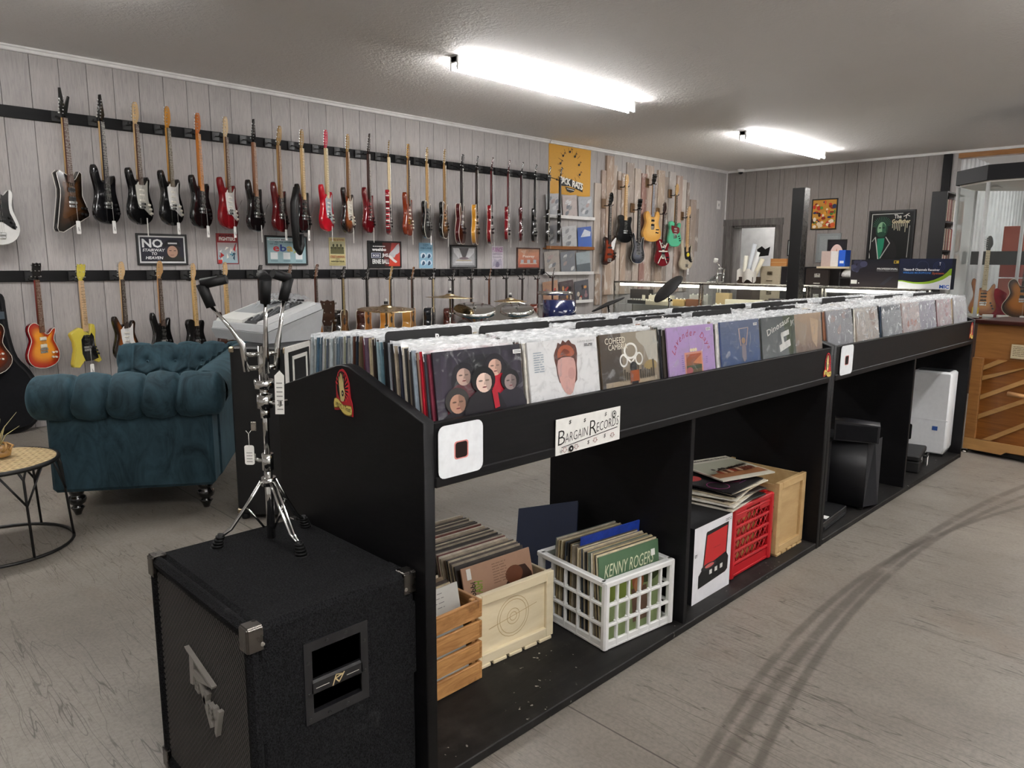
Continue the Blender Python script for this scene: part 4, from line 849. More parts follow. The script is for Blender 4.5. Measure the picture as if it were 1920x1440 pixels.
def face(a, x, z, s, skin, hair, cl):
    s *= 1.25
    a.ell(x, z+.02*s, .095*s, .14*s, hair); a.poly(smoothpath([(x-.16*s, z-.42*s), (x-.12*s, z-.14*s), (x, z-.08*s), (x+.12*s, z-.14*s), (x+.16*s, z-.42*s)], 2), cl); a.ell(x, z-.01*s, .062*s, .10*s, skin)
    dk = tuple(int(skin[i:i+2], 16)*.55 for i in (0, 2, 4)); md = tuple(int(skin[i:i+2], 16)*.78 for i in (0, 2, 4))
    a.poly(smoothpath([(x+.01*s, z+.08*s), (x+.055*s, z+.05*s), (x+.06*s, z-.04*s), (x+.03*s, z-.10*s), (x+.012*s, z-.03*s)], 2), md); a.ell(x-.026*s, z+.012*s, .017*s, .009*s, dk); a.ell(x+.026*s, z+.012*s, .017*s, .009*s, dk); a.ell(x, z-.055*s, .018*s, .007*s, '6a3034'); a.poly([(x-.006*s, z-.03*s), (x+.01*s, z-.03*s), (x+.003*s, z+.01*s)], md)
def c0(a):
    a.rect(0, 0, 1, 1, '24222c'); a.grad(0, 0, 1, 1, '3a3040', '2b2733')
    for x in (.08, .2, .78, .9): a.poly([(x, .95), (x+.06, .9), (x+.02, .1), (x-.03, .2)], '382f40')
    a.ell(.52, .55, .36, .36, '1d1c24')
    a.poly(smoothpath([(.16, .56), (.40, .80), (.55, .84), (.78, .76), (.86, .55), (.6, .66), (.3, .60)], 2), '15141a')
    face(a, .30, .62, 1.0, 'b09488', '1c1a20', '5a1c26'); face(a, .66, .70, 1.0, 'c09c8c', '1c1a20', 'a01c2c'); face(a, .20, .25, 1.1, 'a8806c', '32302f', '1d1b20'); face(a, .82, .45, .95, '8a7a78', '17161a', '24222a'); face(a, .50, .50, 1.15, 'd8bcae', '100f12', '1a181d')
    a.poly([(.58, .36), (.64, .40), (.66, .10), (.60, .08)], 'a01c2c'); price(a, .87, .86)
def c1(a):
    a.rect(0, 0, 1, 1, 'e6e6e6'); a.poly(smoothpath([(.40,.30),(.37,.55),(.35,.75),(.40,.88),(.42,.95),(.46,.92),(.49,.985),(.53,.94),(.58,.98),(.62,.91),(.67,.88),(.69,.74),(.67,.55),(.66,.30),(.55,.2)], 2), '5c3024'); a.poly(smoothpath([(.40,.70),(.42,.84),(.50,.90),(.60,.87),(.65,.76),(.60,.70),(.50,.73)], 2), 'a8522e'); a.poly(smoothpath([(.44,.74),(.50,.84),(.58,.78),(.54,.74)], 2), '7c3a24'); a.poly(smoothpath([(.40,.66),(.39,.45),(.43,.22),(.50,.08),(.58,.1),(.63,.30),(.65,.5),(.63,.66),(.52,.70)], 2), 'd0a49c'); a.ell(.58, .42, .05, .10, 'c49890')
    a.scrib(.07, .50, .2, .84, 9, '9aa8b4', .0025, seed=2); a.text('DAVID BOWIE', .70, .91, .26, .035, 'a8a8a8'); a.scrib(.80, .84, .95, .89, 2, '6a6a6c', .003, seed=3)
def c2(a):
    a.rect(0, 0, 1, 1, '7a6a58'); a.grad(0, 0, .55, 1, '3c3630', '54483c'); a.grad(.35, 0, 1, 1, '8a7a66', '9a907e'); a.poly(smoothpath([(.62,.98),(.98,.98),(.98,.4),(.9,.3),(.8,.5),(.75,.7),(.66,.8)], 2), 'b8b4a8'); a.ell(.85, .35, .12, .1, 'a08a58')
    r = random.Random(4)
    for k in range(16): x = .28+k*.04; h = r.uniform(.2, .42); a.rect(x, .12, x+.032, h+.05, '4a4030'); a.y += .00025
    a.rect(.05, .02, .95, .14, 'a89880'); a.ring(.50, .66, .12, .03, 'eceae4', asp=1.25); a.ring(.37, .50, .07, .02, 'eceae4'); a.ring(.64, .50, .07, .02, 'eceae4')
    a.line([(.38, .6), (.5, .44), (.62, .6)], .007, 'eceae4'); a.ell(.53, .36, .06, .1, '1d1a1a'); a.rect(.46, .08, .62, .30, '8a4420'); a.rect(.48, .02, .60, .1, '1d1a1a')
    a.text('COHEED', .07, .82, .34, .11, 'e6dfcc'); a.text('CAMBRIA', .12, .71, .32, .10, 'e6dfcc')
def c3(a):
    a.rect(0, 0, 1, 1, 'b094c4')
    a.glyphs('Lavender Days', [(.50+.36*cos(radians(168-k*12.6)), .40+.40*sin(radians(168-k*12.6)), 62-k*11) for k in range(13)], .036, 'a01c40', 0, .25)
    a.rect(.33, .0, .72, .47, 'd0907c'); a.grad(.36, .0, .69, .43, '4a5a3c', 'a84c28'); a.poly([(.5, .25), (.69, .40), (.69, .2)], 'c47a4c'); a.rect(.36, .12, .69, .2, '3a4a2c'); a.ell(.42, .1, .07, .07, 'a85a5c')
    for dx in (-.05, 0, .05): a.ell(.52+dx, .51, .028, .035, 'e6d8b4')
    a.scrib(.26, .1, .3, .44, 8, '7a62a0', .002, seed=6); a.scrib(.78, .2, .82, .35, 4, '7a62a0', .002, seed=8); price(a, .82, .87)
def c4(a):
    a.rect(0, 0, 1, 1, '4a5a8c'); a.grad(0, 0, 1, 1, '35507c', '5c6884'); a.line([(.46, .82), (.49, .45)], .006, 'b89a8c'); a.line([(.70, .82), (.63, .45)], .006, 'b89a8c'); a.line([(.46, .82), (.70, .83)], .004, 'a89a98')
    a.ell(.56, .55, .05, .07, 'a08468'); a.poly([(.50, .48), (.62, .48), (.62, .12), (.54, .1)], '7a7480'); a.ell(.56, .28, .055, .2, '8a8088'); price(a, .84, .86)
def c5(a):
    a.rect(0, 0, 1, 1, '565c5c'); a.grad(0, 0, 1, 1, '6a7070', '4a5050'); a.poly([(.62, 1), (1, 1), (1, 0), (.8, 0)], '3f4a30'); a.text('Dinosaur', .16, .56, .72, .15, 'd4d4cc', .01, 0, 14); a.text('Jr', .86, .73, .13, .14, 'd4d4cc', .01, .1, 14)
    a.line([(.62, .30), (.58, .55), (.78, .6)], .022, 'd8d8d4'); a.line([(.52, .24), (.80, .34)], .03, 'd8d8d4')
def c6(a): a.rect(0, 0, 1, 1, '8a7868'); a.grad(0, 0, 1, 1, '7c6a60', 'a8927a'); a.poly([(.1, .9), (.5, .7), (.4, .2), (.2, .3)], '9a8a78'); a.poly([(.6, .9), (.9, .8), (.8, .1), (.65, .3)], 'b49c80')
def cg(seed, cols, txt=None):
    def f(a):
        r = random.Random(seed); a.rect(0, 0, 1, 1, cols[0]); a.grad(0, 0, 1, 1, cols[0], cols[1])
        for k in range(7): x, z = r.uniform(.1, .8), r.uniform(.05, .8); a.poly(smoothpath([(x, z), (x+r.uniform(.05, .2), z+.05), (x+r.uniform(.02, .2), z+r.uniform(.1, .3)), (x-.05, z+.12)], 2), r.choice(cols))
        if txt: a.text(txt, .2, .8, .6, .08, 'e8e8e6')
    return f
COVERS = [('24222c', c0, 'dark purple cover showing a group of pale faces, first in the bin'), ('e6e6e6', c1, 'white cover with a tall head of reddish hair'), ('6a5c4c', c2, 'brown cityscape cover with linked white rings'), ('b094c4', c3, 'lavender cover with an arc of red lettering'), ('4a5a8c', c4, 'blue cover with raised arms in the middle'), ('565c5c', c5, 'grey-green cover with slanting white lettering'), ('8a7868', c6, 'tan cover at the right of the grey-green one'),
 ('8a8a90', cg(1, ['8c8c92', 'a4a4a8', '6c6c78', 'b09a94']), 'crinkled silver-grey cover beside the middle white sticker'), ('b0a498', cg(2, ['b8aca0', 'c8c0b8', 'a89080', 'd4cdc6']), 'cream cover in wrinkled plastic behind a blue spine'), ('7c8086', cg(3, ['7c8086', '92969c', '6a6e74', 'a0a4a8']), 'pale grey cover, third in the farther bin'), ('b89a96', cg(4, ['b8a4a2', 'c8b8b4', 'b4705a', 'd4c4c0']), 'pink and white cover in the farther bin'), ('8a8496', cg(5, ['8a8496', '9a94a4', '7c768a', 'a49eb0']), 'lilac-grey cover in the farther bin'), ('a87c82', cg(6, ['a8888c', 'b89ca0', '944c58', 'c4b0b2']), 'red-edged pale cover second from the far end'), ('b0acae', cg(7, ['b0acae', 'c0bcbe', '9c8c94', 'a4a0a4']), 'whitish cover at the far end of the bins')]
for ci, (b, f, lab) in enumerate(COVERS): cover(ci, b, f, lab, dz=0 if ci else .0, tilt=7.5 if ci < 7 else 9)
# ---------------------------------------------------------------- loudspeaker cabinet in the foreground
sx0, sx1, sy0, sy1, sh = -2.015, -1.432, .636, 1.084, .62
sp = thing('speaker_cabinet', 'black carpet-covered speaker cabinet with metal grille beside the bin end', 'speaker', (sx0, sy0, 0))
W, D = sx1-sx0, sy1-sy0
hy0, hy1, hz0, hz1 = .127, .298, .338, .541       # handle plate on the right side
HD = .075
mb = MB(); mb.bx(0, W-HD, .022, D, 0, sh, .016); mb.bx(0, .03, 0, .03, 0, sh, .01); mb.bx(W-.03, W, 0, .03, 0, sh, .01); mb.bx(.02, W-.02, 0, .03, sh-.035, sh, .012); mb.bx(.02, W-.02, 0, .03, 0, .035, .01)
iy0, iy1, iz0, iz1 = hy0+.018, hy1-.018, hz0+.024, hz1-.024
mb.bx(W-HD-.03, W, .02, D, iz1, sh, .012); mb.bx(W-HD-.03, W, .02, D, 0, iz0, .012); mb.bx(W-HD-.03, W-.0005, .02, iy0, iz0-.02, iz1+.02); mb.bx(W-HD-.03, W-.0005, iy1, D-.001, iz0-.02, iz1+.02)
mb.build('carpeted_shell', 'carpet', sp)
MB().ink('060607').bx(.028, W-.028, .014, .02, .033, sh-.033).build('grille_backing', 'matte', sp)
# expanded-metal grille: zigzag strands that meet as diamonds
mb = MB().ink('45423f'); cw, ch = .0078, .0165
for i in range(int((W-.06)/cw)+1):
    vs = []; n_ = int((sh-.07)/(ch/2))
    for j in range(n_+1):
        x = .03+i*cw+(.27*cw if (i+j) % 2 else -.27*cw); z = .035+j*ch/2; vs += [(x-.0009, .009, z), (x+.0009, .0104, z)]
    mb.add(vs, [(2*k, 2*k+1, 2*k+3, 2*k+2) for k in range(n_)])
mb.build('grille', 'satin', sp)
def corner(x, y, z, fx, fy, fz):
    m = MB().ink('6a6662'); s = .036; t_ = .003
    m.bx(min(x, x+fx*s), max(x, x+fx*s), min(y, y+fy*s), max(y, y+fy*s), min(z-fz*t_, z+fz*.008), max(z-fz*t_, z+fz*.008), .002)
    m.bx(min(x-fx*t_, x+fx*.008), max(x-fx*t_, x+fx*.008), min(y, y+fy*s), max(y, y+fy*s), min(z, z+fz*.055), max(z, z+fz*.055), .002)
    m.bx(min(x, x+fx*s), max(x, x+fx*s), min(y-fy*t_, y+fy*.008), max(y-fy*t_, y+fy*.008), min(z, z+fz*.055), max(z, z+fz*.055), .002)
    m.ink('2a2826').cyl((x+fx*.03, y+fy*.03, z-fz*.0035), (x+fx*.03, y+fy*.03, z), .006, n=8).ink('b8b4b0').cyl((x-fx*.005, y+fy*.032, z+fz*.04), (x, y+fy*.032, z+fz*.04), .005, n=8)
    m.build('metal_corner', 'metal', sp)
for x, fx in ((0, 1), (W, -1)):
    for y, fy in ((0, 1), (D, -1)):
        corner(x, y, sh, fx, fy, -1); corner(x, y, 0, fx, fy, 1)
# lettered badge on the grille
bd = MB().ink('8e8a84')
def bar(*pts): bd.plate([(.225+p[0]*.19, .285+p[1]*.16) for p in pts], -.004, .008)
def ee(x, z, k):
    bar((x, z), (x+.035*k, z-.01), (x+.055*k, z+.17*k), (x+.02*k, z+.18*k))
    for q in (0, .07, .14): bar((x+.02*k, z+q*k), (x+.11*k, z+(q-.03)*k), (x+.115*k, z+(q+.005)*k), (x+.025*k, z+(q+.04)*k))
bar((0, 1), (.06, .96), (.82, .70), (.84, .74)); bar((.15, .92), (.27, .88), (.22, .46), (.13, .44)); bar((.26, .74), (.80, .71), (.36, .60), (.25, .63)); ee(.27, .42, 1.05)
bar((.40, .62), (.50, .60), (.77, .05), (.70, .0)); bar((.50, .36), (.57, .30), (.66, .52), (.60, .56)); ee(.66, .22, 1.0); bar((.80, .42), (.87, .41), (.91, .24), (.86, .22)); bar((.95, .43), (1.02, .43), (.87, -.05), (.83, .02), (.88, .26))
bd.build('badge', 'satin', sp)
# recessed side handle
mb = MB().ink('1b1b1d')
for q in ((hy0, hy1, hz1-.024, hz1), (hy0, hy1, hz0, hz0+.024), (hy0, hy0+.02, hz0+.024, hz1-.024), (hy1-.02, hy1, hz0+.024, hz1-.024)): mb.bx(W-.002, W+.004, q[0], q[1], q[2], q[3])
hp = mb.build('handle_plate', 'plastic', sp)
mb = MB().ink('4a4a4a')
for y, z in ((hy0+.01, hz1-.05), (hy0+.01, hz0+.075), (hy0+.01, hz0+.012), (hy1-.01, hz1-.05), (hy1-.01, hz0+.075), (hy0+.06, hz1-.01), (hy1-.06, hz1-.01), (hy0+.06, hz0+.01), (hy1-.06, hz0+.01)): mb.cyl((W+.003, y, z), (W+.006, y, z), .004, n=8)
mb.build('rivets', 'metal', hp)['kind'] = 'stuff'
mb = MB().ink('131315'); d_ = W-HD
mb.add([(d_, iy0, iz0), (d_, iy1, iz0), (d_, iy1, iz1), (d_, iy0, iz1), (W, iy0, iz0), (W, iy1, iz0), (W, iy1, iz1), (W, iy0, iz1)], [(0,1,2,3),(0,4,5,1),(1,5,6,2),(2,6,7,3),(3,7,4,0)]); mb.build('handle_recess', 'plastic', hp)
MB().ink('171719').bx(W-.014, W+.004, hy0+.012, hy1-.012, hz0+.068, hz0+.104, .005).build('grip_bar', 'plastic', hp)
a = Art(.12, .03, -.0046, -.06, 0); a.at(loc=(W, (hy0+hy1)/2, hz0+.071), rot=(0, 0, 90)); a.line([(.02, .45), (.3, .45)], .0016, 'c8c4bc'); a.line([(.7, .45), (.98, .45)], .0016, 'c8c4bc'); a.line([(.38, .1), (.46, .9), (.6, .75), (.44, .6), (.52, .2), (.64, .85)], .003, 'c8b48a'); a.build('handle_badge', 'ink', hp)
# ---------------------------------------------------------------- chrome snare stand on the cabinet
ax = Vector((-1.878, .921, sh))
st = thing('snare_stand', 'chrome drum stand with black rubber basket tips on the speaker cabinet', 'drum stand', ax); st.scale = (1, 1, .92)
feet = [atz(410, 1018, sh+.012)-ax, atz(563, 1032, sh+.012)-ax, Vector((-.03, .12, .012))]
hubz = .19
MB().ink('dcdcda').cyl((0, 0, .01), (0, 0, .27), .0115, n=12).build('lower_tube', 'chrome', st)
MB().ink('dcdcda').cyl((0, 0, .27), (0, 0, .47), .0085, n=12).build('upper_tube', 'chrome', st)
mb = MB().ink('d0d0ce').cyl((0, 0, hubz-.014), (0, 0, hubz+.012), .02, n=12); mb.build('leg_collar', 'chrome', st)
for f in feet:
    d = Vector((f.x, f.y, 0)); L = d.length; d.normalize(); k = d*.02; s = d.cross(Vector((0, 0, 1)))*.006
    lg = MB().ink('d8d8d6')
    for sgn in (-1, 1): lg.tube([tuple(k+s*sgn+Vector((0, 0, hubz))), tuple(d*L*.45+s*sgn*1.2+Vector((0, 0, hubz*.62))), tuple(d*L*.75+s*sgn*.9+Vector((0, 0, hubz*.28))), tuple(d*L*.97+s*sgn*.5+Vector((0, 0, .03)))], .0042, 6)
    l_ = lg.build('leg', 'chrome', st)
    MB().ink('cfcfcd').tube([tuple(d*L*.45+Vector((0, 0, hubz*.62))), tuple(d*.018+Vector((0, 0, .045)))], .0035, 6).build('brace', 'chrome', l_)
    mb = MB().ink('131314')
    for q in range(5): mb.cyl(tuple(d*(L*(.965+.02*q))+Vector((0, 0, .034-q*.0085))), tuple(d*(L*(.968+.02*q))+Vector((0, 0, .034-q*.0085-.0055))), .0125+.0012*q, n=10)
    mb.cyl(tuple(d*L*.95+Vector((0, 0, .04))), tuple(d*L*1.03+Vector((0, 0, -.01))), .009, n=8); mb.build('rubber_foot', 'rubber', l_)
mb = MB().ink('cfcfcd').cyl((0, 0, .225), (0, 0, .275), .016, n=12); mb.tube([(0, 0, .25), (-.02, -.015, .252), (-.05, -.02, .256)], .0055, 8).box((-.045, -.02, .262), (.03, .006, .018), .002); mb.build('height_clamp', 'chrome', st)
mb = MB().ink('cfcfcd').cyl((0, 0, .385), (0, 0, .415), .013, n=12).cyl((0, 0, .415), (0, 0, .455), .021, n=12).tube([(.0, .0, .43), (.03, .02, .43), (.045, .03, .432)], .008, 8).box((.045, .03, .432), (.012, .028, .02), .003); mb.build('tilter', 'chrome', st)
mb = MB().ink('dadad8').cyl((0, 0, .455), (0, 0, .475), .012, n=12).cyl((0, 0, .475), (0, 0, .50), .026, n=14).cyl((0, 0, .50), (0, 0, .60), .0125, n=12); mb.build('basket_post', 'chrome', st)
bz1, bz2 = .535, .575
rtv = Vector((RT.x, RT.y, 0)).normalized(); fwv = Vector((FW.x, FW.y, 0)).normalized()
for (dr, df) in ((-1.0, -.25), (.62, .8), (.42, -.75)):
    d = (rtv*dr+fwv*df).normalized(); s = d.cross(Vector((0, 0, 1)))
    A = MB().ink('d8d8d6')
    pass
    for z in (bz1, bz2): A.tube([tuple(d*.01+Vector((0, 0, z))), tuple(d*.042+Vector((0, 0, z)))], .007, 6)
    e = d*.125+Vector((0, 0, .72)) if dr < 0 else d*.075+Vector((0, 0, .735))
    A.tube([tuple(d*.042+Vector((0, 0, bz1-.01))), tuple(d*.05+Vector((0, 0, bz2+.03))), tuple(d*.075+Vector((0, 0, .65))) if dr < 0 else tuple(d*.06+Vector((0, 0, .65))), tuple(e)], [.009, .0085, .006, .0045], 8)
    arm = A.build('basket_arm', 'chrome', st)
    tip = MB().ink('0f0f10'); e2 = e+d*.018+Vector((0, 0, .04)); e3 = e2-d*.0+Vector((0, 0, .028)); hook = e3+d*(.02)+rtv*(.0)
    tip.tube([tuple(e-(e2-e)*.15), tuple(e2+Vector((0, 0, .02)))], [.0135, .0155], 8); hk_ = (e2+Vector((0, 0, .026)))
    tip.tube([tuple(hk_-Vector((0, 0, .006))), tuple(hk_+(-d*.03+rtv*.035 if dr < 0 else -d*.05)+Vector((0, 0, .008)))], [.0155, .0135], 8); tip.build('rubber_tip', 'rubber', arm)
mb = MB().ink('e4e2dc').plate([(.034, .40), (.058, .40), (.062, .515), (.05, .53), (.036, .515)], -.02, -.019).ink('8a8884')
for k in range(7): mb.box((.048, -.0206, .415+k*.013), (.016, .0006, .003))
o = mb.build('paper_label', 'paper', st); o.rotation_euler.z = radians(45)
mb = MB().ink('eceae4').plate(rrect(-.0625, -.036, .24, .30, .006), -.002, -.001).ink('8a8884')
for k in range(4): mb.box((-.049, -.0026, .25+k*.009), (.016, .0006, .002))
mb.ink('d8d6d0').tube([(-.049, -.0015, .295), (-.049, -.0015, .335)], .001, 4).tube([(-.049, -.0015, .335), (-.056, -.0015, .345)], .001, 4).tube([(-.049, -.0015, .335), (-.042, -.0015, .345)], .001, 4)
o = mb.build('hang_tag', 'paper', st); o.rotation_euler.z = radians(45)

# ---------------------------------------------------------------- teal chesterfield sofa
sofaz = 57.3
so_o = (atz(145, 968, 0)+atz(387, 955, 0))/2
sf = thing('chesterfield_sofa', 'teal velvet chesterfield sofa with rolled tufted arms on turned black feet', 'sofa', (so_o.x, so_o.y, 0), sofaz)
SL = 1.5     # length away from the camera
mb = MB().bx(-.43, .40, -.045, .16, .15, .60, .02); mb.build('arm_panel', 'velvet', sf)
MB().bx(-.43, .40, SL-.16, SL+.045, .15, .60, .02).build('arm_panel', 'velvet', sf)
MB().bx(.26, .41, .12, SL, .15, .62, .02).build('back_frame', 'velvet', sf)
MB().bx(-.44, .3, .16, SL-.16, .15, .36, .02).build('seat_base', 'velvet', sf)
for k in range(2): MB().bx(-.46, .24, .18+k*(SL-.36)/2, .18+(k+1)*(SL-.36)/2-.008, .36, .48, .03).build('seat_cushion', 'velvet', sf)
def roll(y, sgn):
    """padded roll along x with stitched pleats and a domed front"""
    seams = [-.27, -.10, .07, .24]
    def f(u, v):
        x = -.50+u*.98; r = .122
        e = min(1, max(0, (x+.50)/.055)); r *= sqrt(max(0, 1-(1-e)**2))*.985+.015
        e2 = min(1, max(0, (.48-x)/.05)); r *= .02+.98*sqrt(max(0, 1-(1-e2)**2))
        dip = 0
        for s in seams: dip += .030*exp(-((x-s-.012*sin(v*2*pi)-.006*sin(v*6*pi))/.011)**2)-.006*exp(-((abs(x-s)-.07)/.04)**2)
        r = max(.004, r-dip+.003*sin(x*37+3)*.4)
        q = 2*pi*v
        return (x, y+r*1.02*cos(q), .675+r*.98*sin(q))
    return MB().grid(f, 98, 36)
roll(-.035, 1).build('arm_roll', 'velvet', sf); roll(SL+.02, 1).build('arm_roll', 'velvet', sf)
def tuft(L, Hh, fn, nb):
    """deep-buttoned surface; returns mesh and button places"""
    pts = []; dx = L/nb
    for r_ in range(2):
        for k in range(nb+1-r_): pts.append((k*dx+(dx/2 if r_ else 0), Hh*(.66-.42*r_)))
    def dep(a, b):
        d = sorted(((a-p[0])**2+((b-p[1])*1.1)**2)**.5 for p in pts); q = d[0]
        g = .062*(1-exp(-(q/.06)**1.1))
        fold = exp(-((d[1]-d[0])/.02)**2)*min(1, q/.03)*.024
        return g-fold
    return pts, dep
def tuft_panel(L, Hh, nb, place, name):
    pts, dep = tuft(L, Hh, None, nb)
    o = MB().grid(lambda u, v: place(u*L, v*Hh, dep(u*L, v*Hh)), int(L*95), 36).build(name, 'velvet', sf)
    mb = MB()
    for p in pts:
        if 0.03 < p[0] < L-.03: c = place(p[0], p[1], .008); mb.tube([c, tuple(Vector(place(p[0], p[1], .014)))], [.011, .006], 8)
    mb.build('buttons', 'velvet', o)
tuft_panel(.74, .34, 4, lambda a, b, d: (-.44+a, SL-.19-d*1.1+.10*(b/.34)**3, .46+b), 'tufted_arm_lining')
tuft_panel(.74, .27, 4, lambda a, b, d: (-.44+a, .15+d*.9-.10*(b/.34)**2, .46+b), 'tufted_arm_lining')
tuft_panel(SL-.2, .34, 6, lambda a, b, d: (.26-d*.9+.10*(b/.34)**2, .1+a, .46+b), 'tufted_back_lining')
MB().grid(lambda u, v: (.37+(.12-.010*sum(exp(-((u*SL-s)/.012)**2) for s in (.25, .5, .75, 1, 1.25)))*cos(2*pi*v), -.0+u*(SL+.05), .68+.115*sin(2*pi*v)), 80, 24).build('back_roll', 'velvet', sf)
for x, y in ((-.34, .04), (.33, .04), (-.34, SL-.04), (.33, SL-.04)):
    MB().ink('0d0c0c').lathe([(.004, 0), (.016, .002), (.02, .015), (.03, .035), (.037, .044), (.026, .052), (.024, .058), (.042, .07), (.048, .09), (.042, .108), (.03, .118), (.038, .124), (.04, .135), (.04, .152)], 16, o=(x, y, 0)).build('turned_foot', 'gloss', sf)

# ---------------------------------------------------------------- wire side table with woven top
tb = thing('side_table', 'round wire-frame side table with woven rush top', 'table', (-4.21, .66, 0))
ring = lambda r, z, n=36: [(r*cos(2*pi*k/n), r*sin(2*pi*k/n), z) for k in range(n)]
MB().ink('121212').tube(ring(.31, .009), .008, 6, closed=True).build('base_ring', 'satin', tb)
MB().ink('121212').tube(ring(.275, .43), .011, 6, closed=True).build('top_ring', 'satin', tb)
MB().lathe([(.0, .428), (.268, .428), (.268, .438), (.0, .438)], 40, False).build('woven_top', 'wicker', tb)
for k in range(6):
    q = 2*pi*k/6+.25; P_ = lambda r, a_, z: (r*cos(a_), r*sin(a_), z)
    MB().ink('121212').tube([P_(.31, q, .01), P_(.29, q, .27), P_(.283, q, .385), P_(.275, q-.06, .425)], .0065, 6).tube([P_(.284, q, .385), P_(.275, q+.06, .425)], .0055, 6).tube([P_(.293, q, .26), P_(.275, q-.36, .425)], .0055, 6).tube([P_(.293, q, .26), P_(.275, q+.36, .425)], .0055, 6).build('leg', 'satin', tb)
vs = thing('dried_plant', 'dried grass in a knotted tan holder at the left edge on the side table', 'plant', atz(1, 858, .438))
mb = MB().ink('a8814c').lathe([(.02, 0), (.045, .01), (.05, .03), (.03, .05), (.018, .06)], 12)
for k in range(7): q = k*.9; mb.tube([(.04*cos(q), .04*sin(q), .03), (.055*cos(q+.4), .055*sin(q+.4), .055), (.03*cos(q+.8), .03*sin(q+.8), .07)], .007, 6)
mb.build('holder', 'satin', vs)
mb = MB().ink('c9bd8a'); r = random.Random(5)
for k in range(16):
    q = r.uniform(0, 6.28); l = r.uniform(.08, .17); mb.tube([(0, 0, .05), (.03*cos(q), .03*sin(q), .05+l*.6), (.09*cos(q), .09*sin(q), .05+l)], [.0025, .002, .0008], 4)
mb.build('grass', 'matte', vs)

# ---------------------------------------------------------------- gig bag standing against the wall
gb = thing('gig_bag', 'black padded gig bag leaning against the wall at the left edge', 'gig bag', (XW+.10, 1.19, .0), 90)
out = smoothpath(mirror([(-.06, 1.13), (-.10, 1.1), (-.105, .98), (-.115, .80), (-.15, .62), (-.23, .50), (-.285, .34), (-.28, .16), (-.20, .04), (-.08, .008)]), 3)
MB().ink('17171a').plate(out, -.07, .055, .035).build('bag', 'cloth', gb)
MB().ink('0c0c0d').tube([(p[0]*1.004, -.034, p[1]) for p in out], .006, 5, closed=True).build('zip', 'rubber', gb)
MB().ink('3a4650').bx(.03, .09, -.0755, -.0705, .93, .99, .001).build('logo_patch', 'satin', gb)

# ---------------------------------------------------------------- tall black cabinet and grey console
pc = atz(447, 974, 0)
pd = thing('bass_cabinet', 'tall black bass cabinet with white-piped front behind the drum stand', 'speaker', (pc.x, pc.y, 0), 40)
MB().ink('0c0c0e').bx(0, .30, 0, .36, .03, .95, .01).build('shell', 'leather', pd)
MB().ink('e8e6e0').bx(.30, .309, .0, .36, .03, .95, .002).build('white_front', 'satin', pd)
MB().ink('0b0b0c').bx(.302, .313, .035, .33, .06, .92, .002).build('grille_cloth', 'cloth', pd)
MB().ink('e8e6e0').bx(.303, .3155, .075, .095, .09, .89).bx(.303, .3155, .27, .29, .09, .89).bx(.303, .3155, .075, .29, .875, .895).build('piping', 'satin', pd)
for x in (0, .30):
    for z, s in ((.03, 1), (.95, -1)): MB().ink('b8a890').bx(x-.004, x+.03 if x == 0 else x+.004, -.004, .03, min(z, z+s*.035), max(z, z+s*.035), .008).build('corner_cap', 'metal', pd)
MB().ink('c9c4ba').bx(.10, .13, -.006, 0, .50, .55, .002).cyl((.115, -.009, .525), (.115, 0, .525), .008, n=8).build('latch', 'metal', pd)
for x in (.03, .27): MB().ink('1a1a1a').lathe([(.02, 0), (.022, .01), (.02, .03)], 10, o=(x, .03, 0)).lathe([(.02, 0), (.022, .01), (.02, .03)], 10, o=(x, .33, 0)).build('foot', 'rubber', pd)
kc = thing('electronic_console', 'light grey electronic console with dark keypad standing on the tall black cabinet', 'console', (-4.25, 1.815, .952), 7)
KW, KD = .49, .34
def slab(z0, z1, ex, col, n0, nm, bt=0):
    mb = MB().ink(col); a0 = [(-ex-bt, -ex-bt), (KW+ex+bt, -ex-bt), (KW+ex+bt, KD+ex+bt), (-ex-bt, KD+ex+bt)]
    hf = lambda y: z1+.10*(y+.03)/KD
    b0 = [(x, y, z0) for x, y in inset(a0, bt*1.0)]; t0 = [(x, y, hf(y)) for x, y in a0]
    mb.add(b0+t0, [(3,2,1,0),(4,5,6,7),(0,1,5,4),(1,2,6,5),(2,3,7,6),(3,0,4,7)]); return mb.build(nm, 'plastic', kc)
slab(0, .055, 0, 'b8bbbd', 0, 'lower_shell', .025)
tp = MB().ink('c6c8ca'); hf = lambda y, d=0: .058+d+.10*(y+.03)/KD
def wedge(x0, x1, y0, y1, d0, d1, col): 
    tp.ink(col); tp.add([(x0,y0,hf(y0,d0)),(x1,y0,hf(y0,d0)),(x1,y1,hf(y1,d0)),(x0,y1,hf(y1,d0)),(x0+.006,y0+.006,hf(y0,d1)),(x1-.006,y0+.006,hf(y0,d1)),(x1-.006,y1-.006,hf(y1,d1)),(x0+.006,y1-.006,hf(y1,d1))], [(4,5,6,7),(0,1,5,4),(1,2,6,5),(2,3,7,6),(3,0,4,7)])
wedge(-.02, KW+.02, -.02, KD+.02, 0, .035, 'c4c7c9'); tp.build('upper_shell', 'plastic', kc)
tp = MB(); wedge(.0, .27, -.005, KD-.02, .035, .052, 'dfe0dc'); wedge(.02, .25, .10, .30, .052, .054, '9a9fa2'); tp.build('printer_cover', 'plastic', kc)
tp = MB(); wedge(.28, .40, -.0, KD-.02, .035, .045, '3a3c3e')
for i in range(4):
    for j in range(7): wedge(.285+i*.028, .309+i*.028, .015+j*.044, .047+j*.044, .045, .053, '55585a' if (i+j) % 3 else '2c2e30')
tp.build('keypad', 'plastic', kc)
tp = MB(); wedge(.412, KW+.005, -.01, KD-.01, .035, .05, 'd6d8d8'); tp.build('side_cover', 'plastic', kc)
r = random.Random(8); bagv = {}
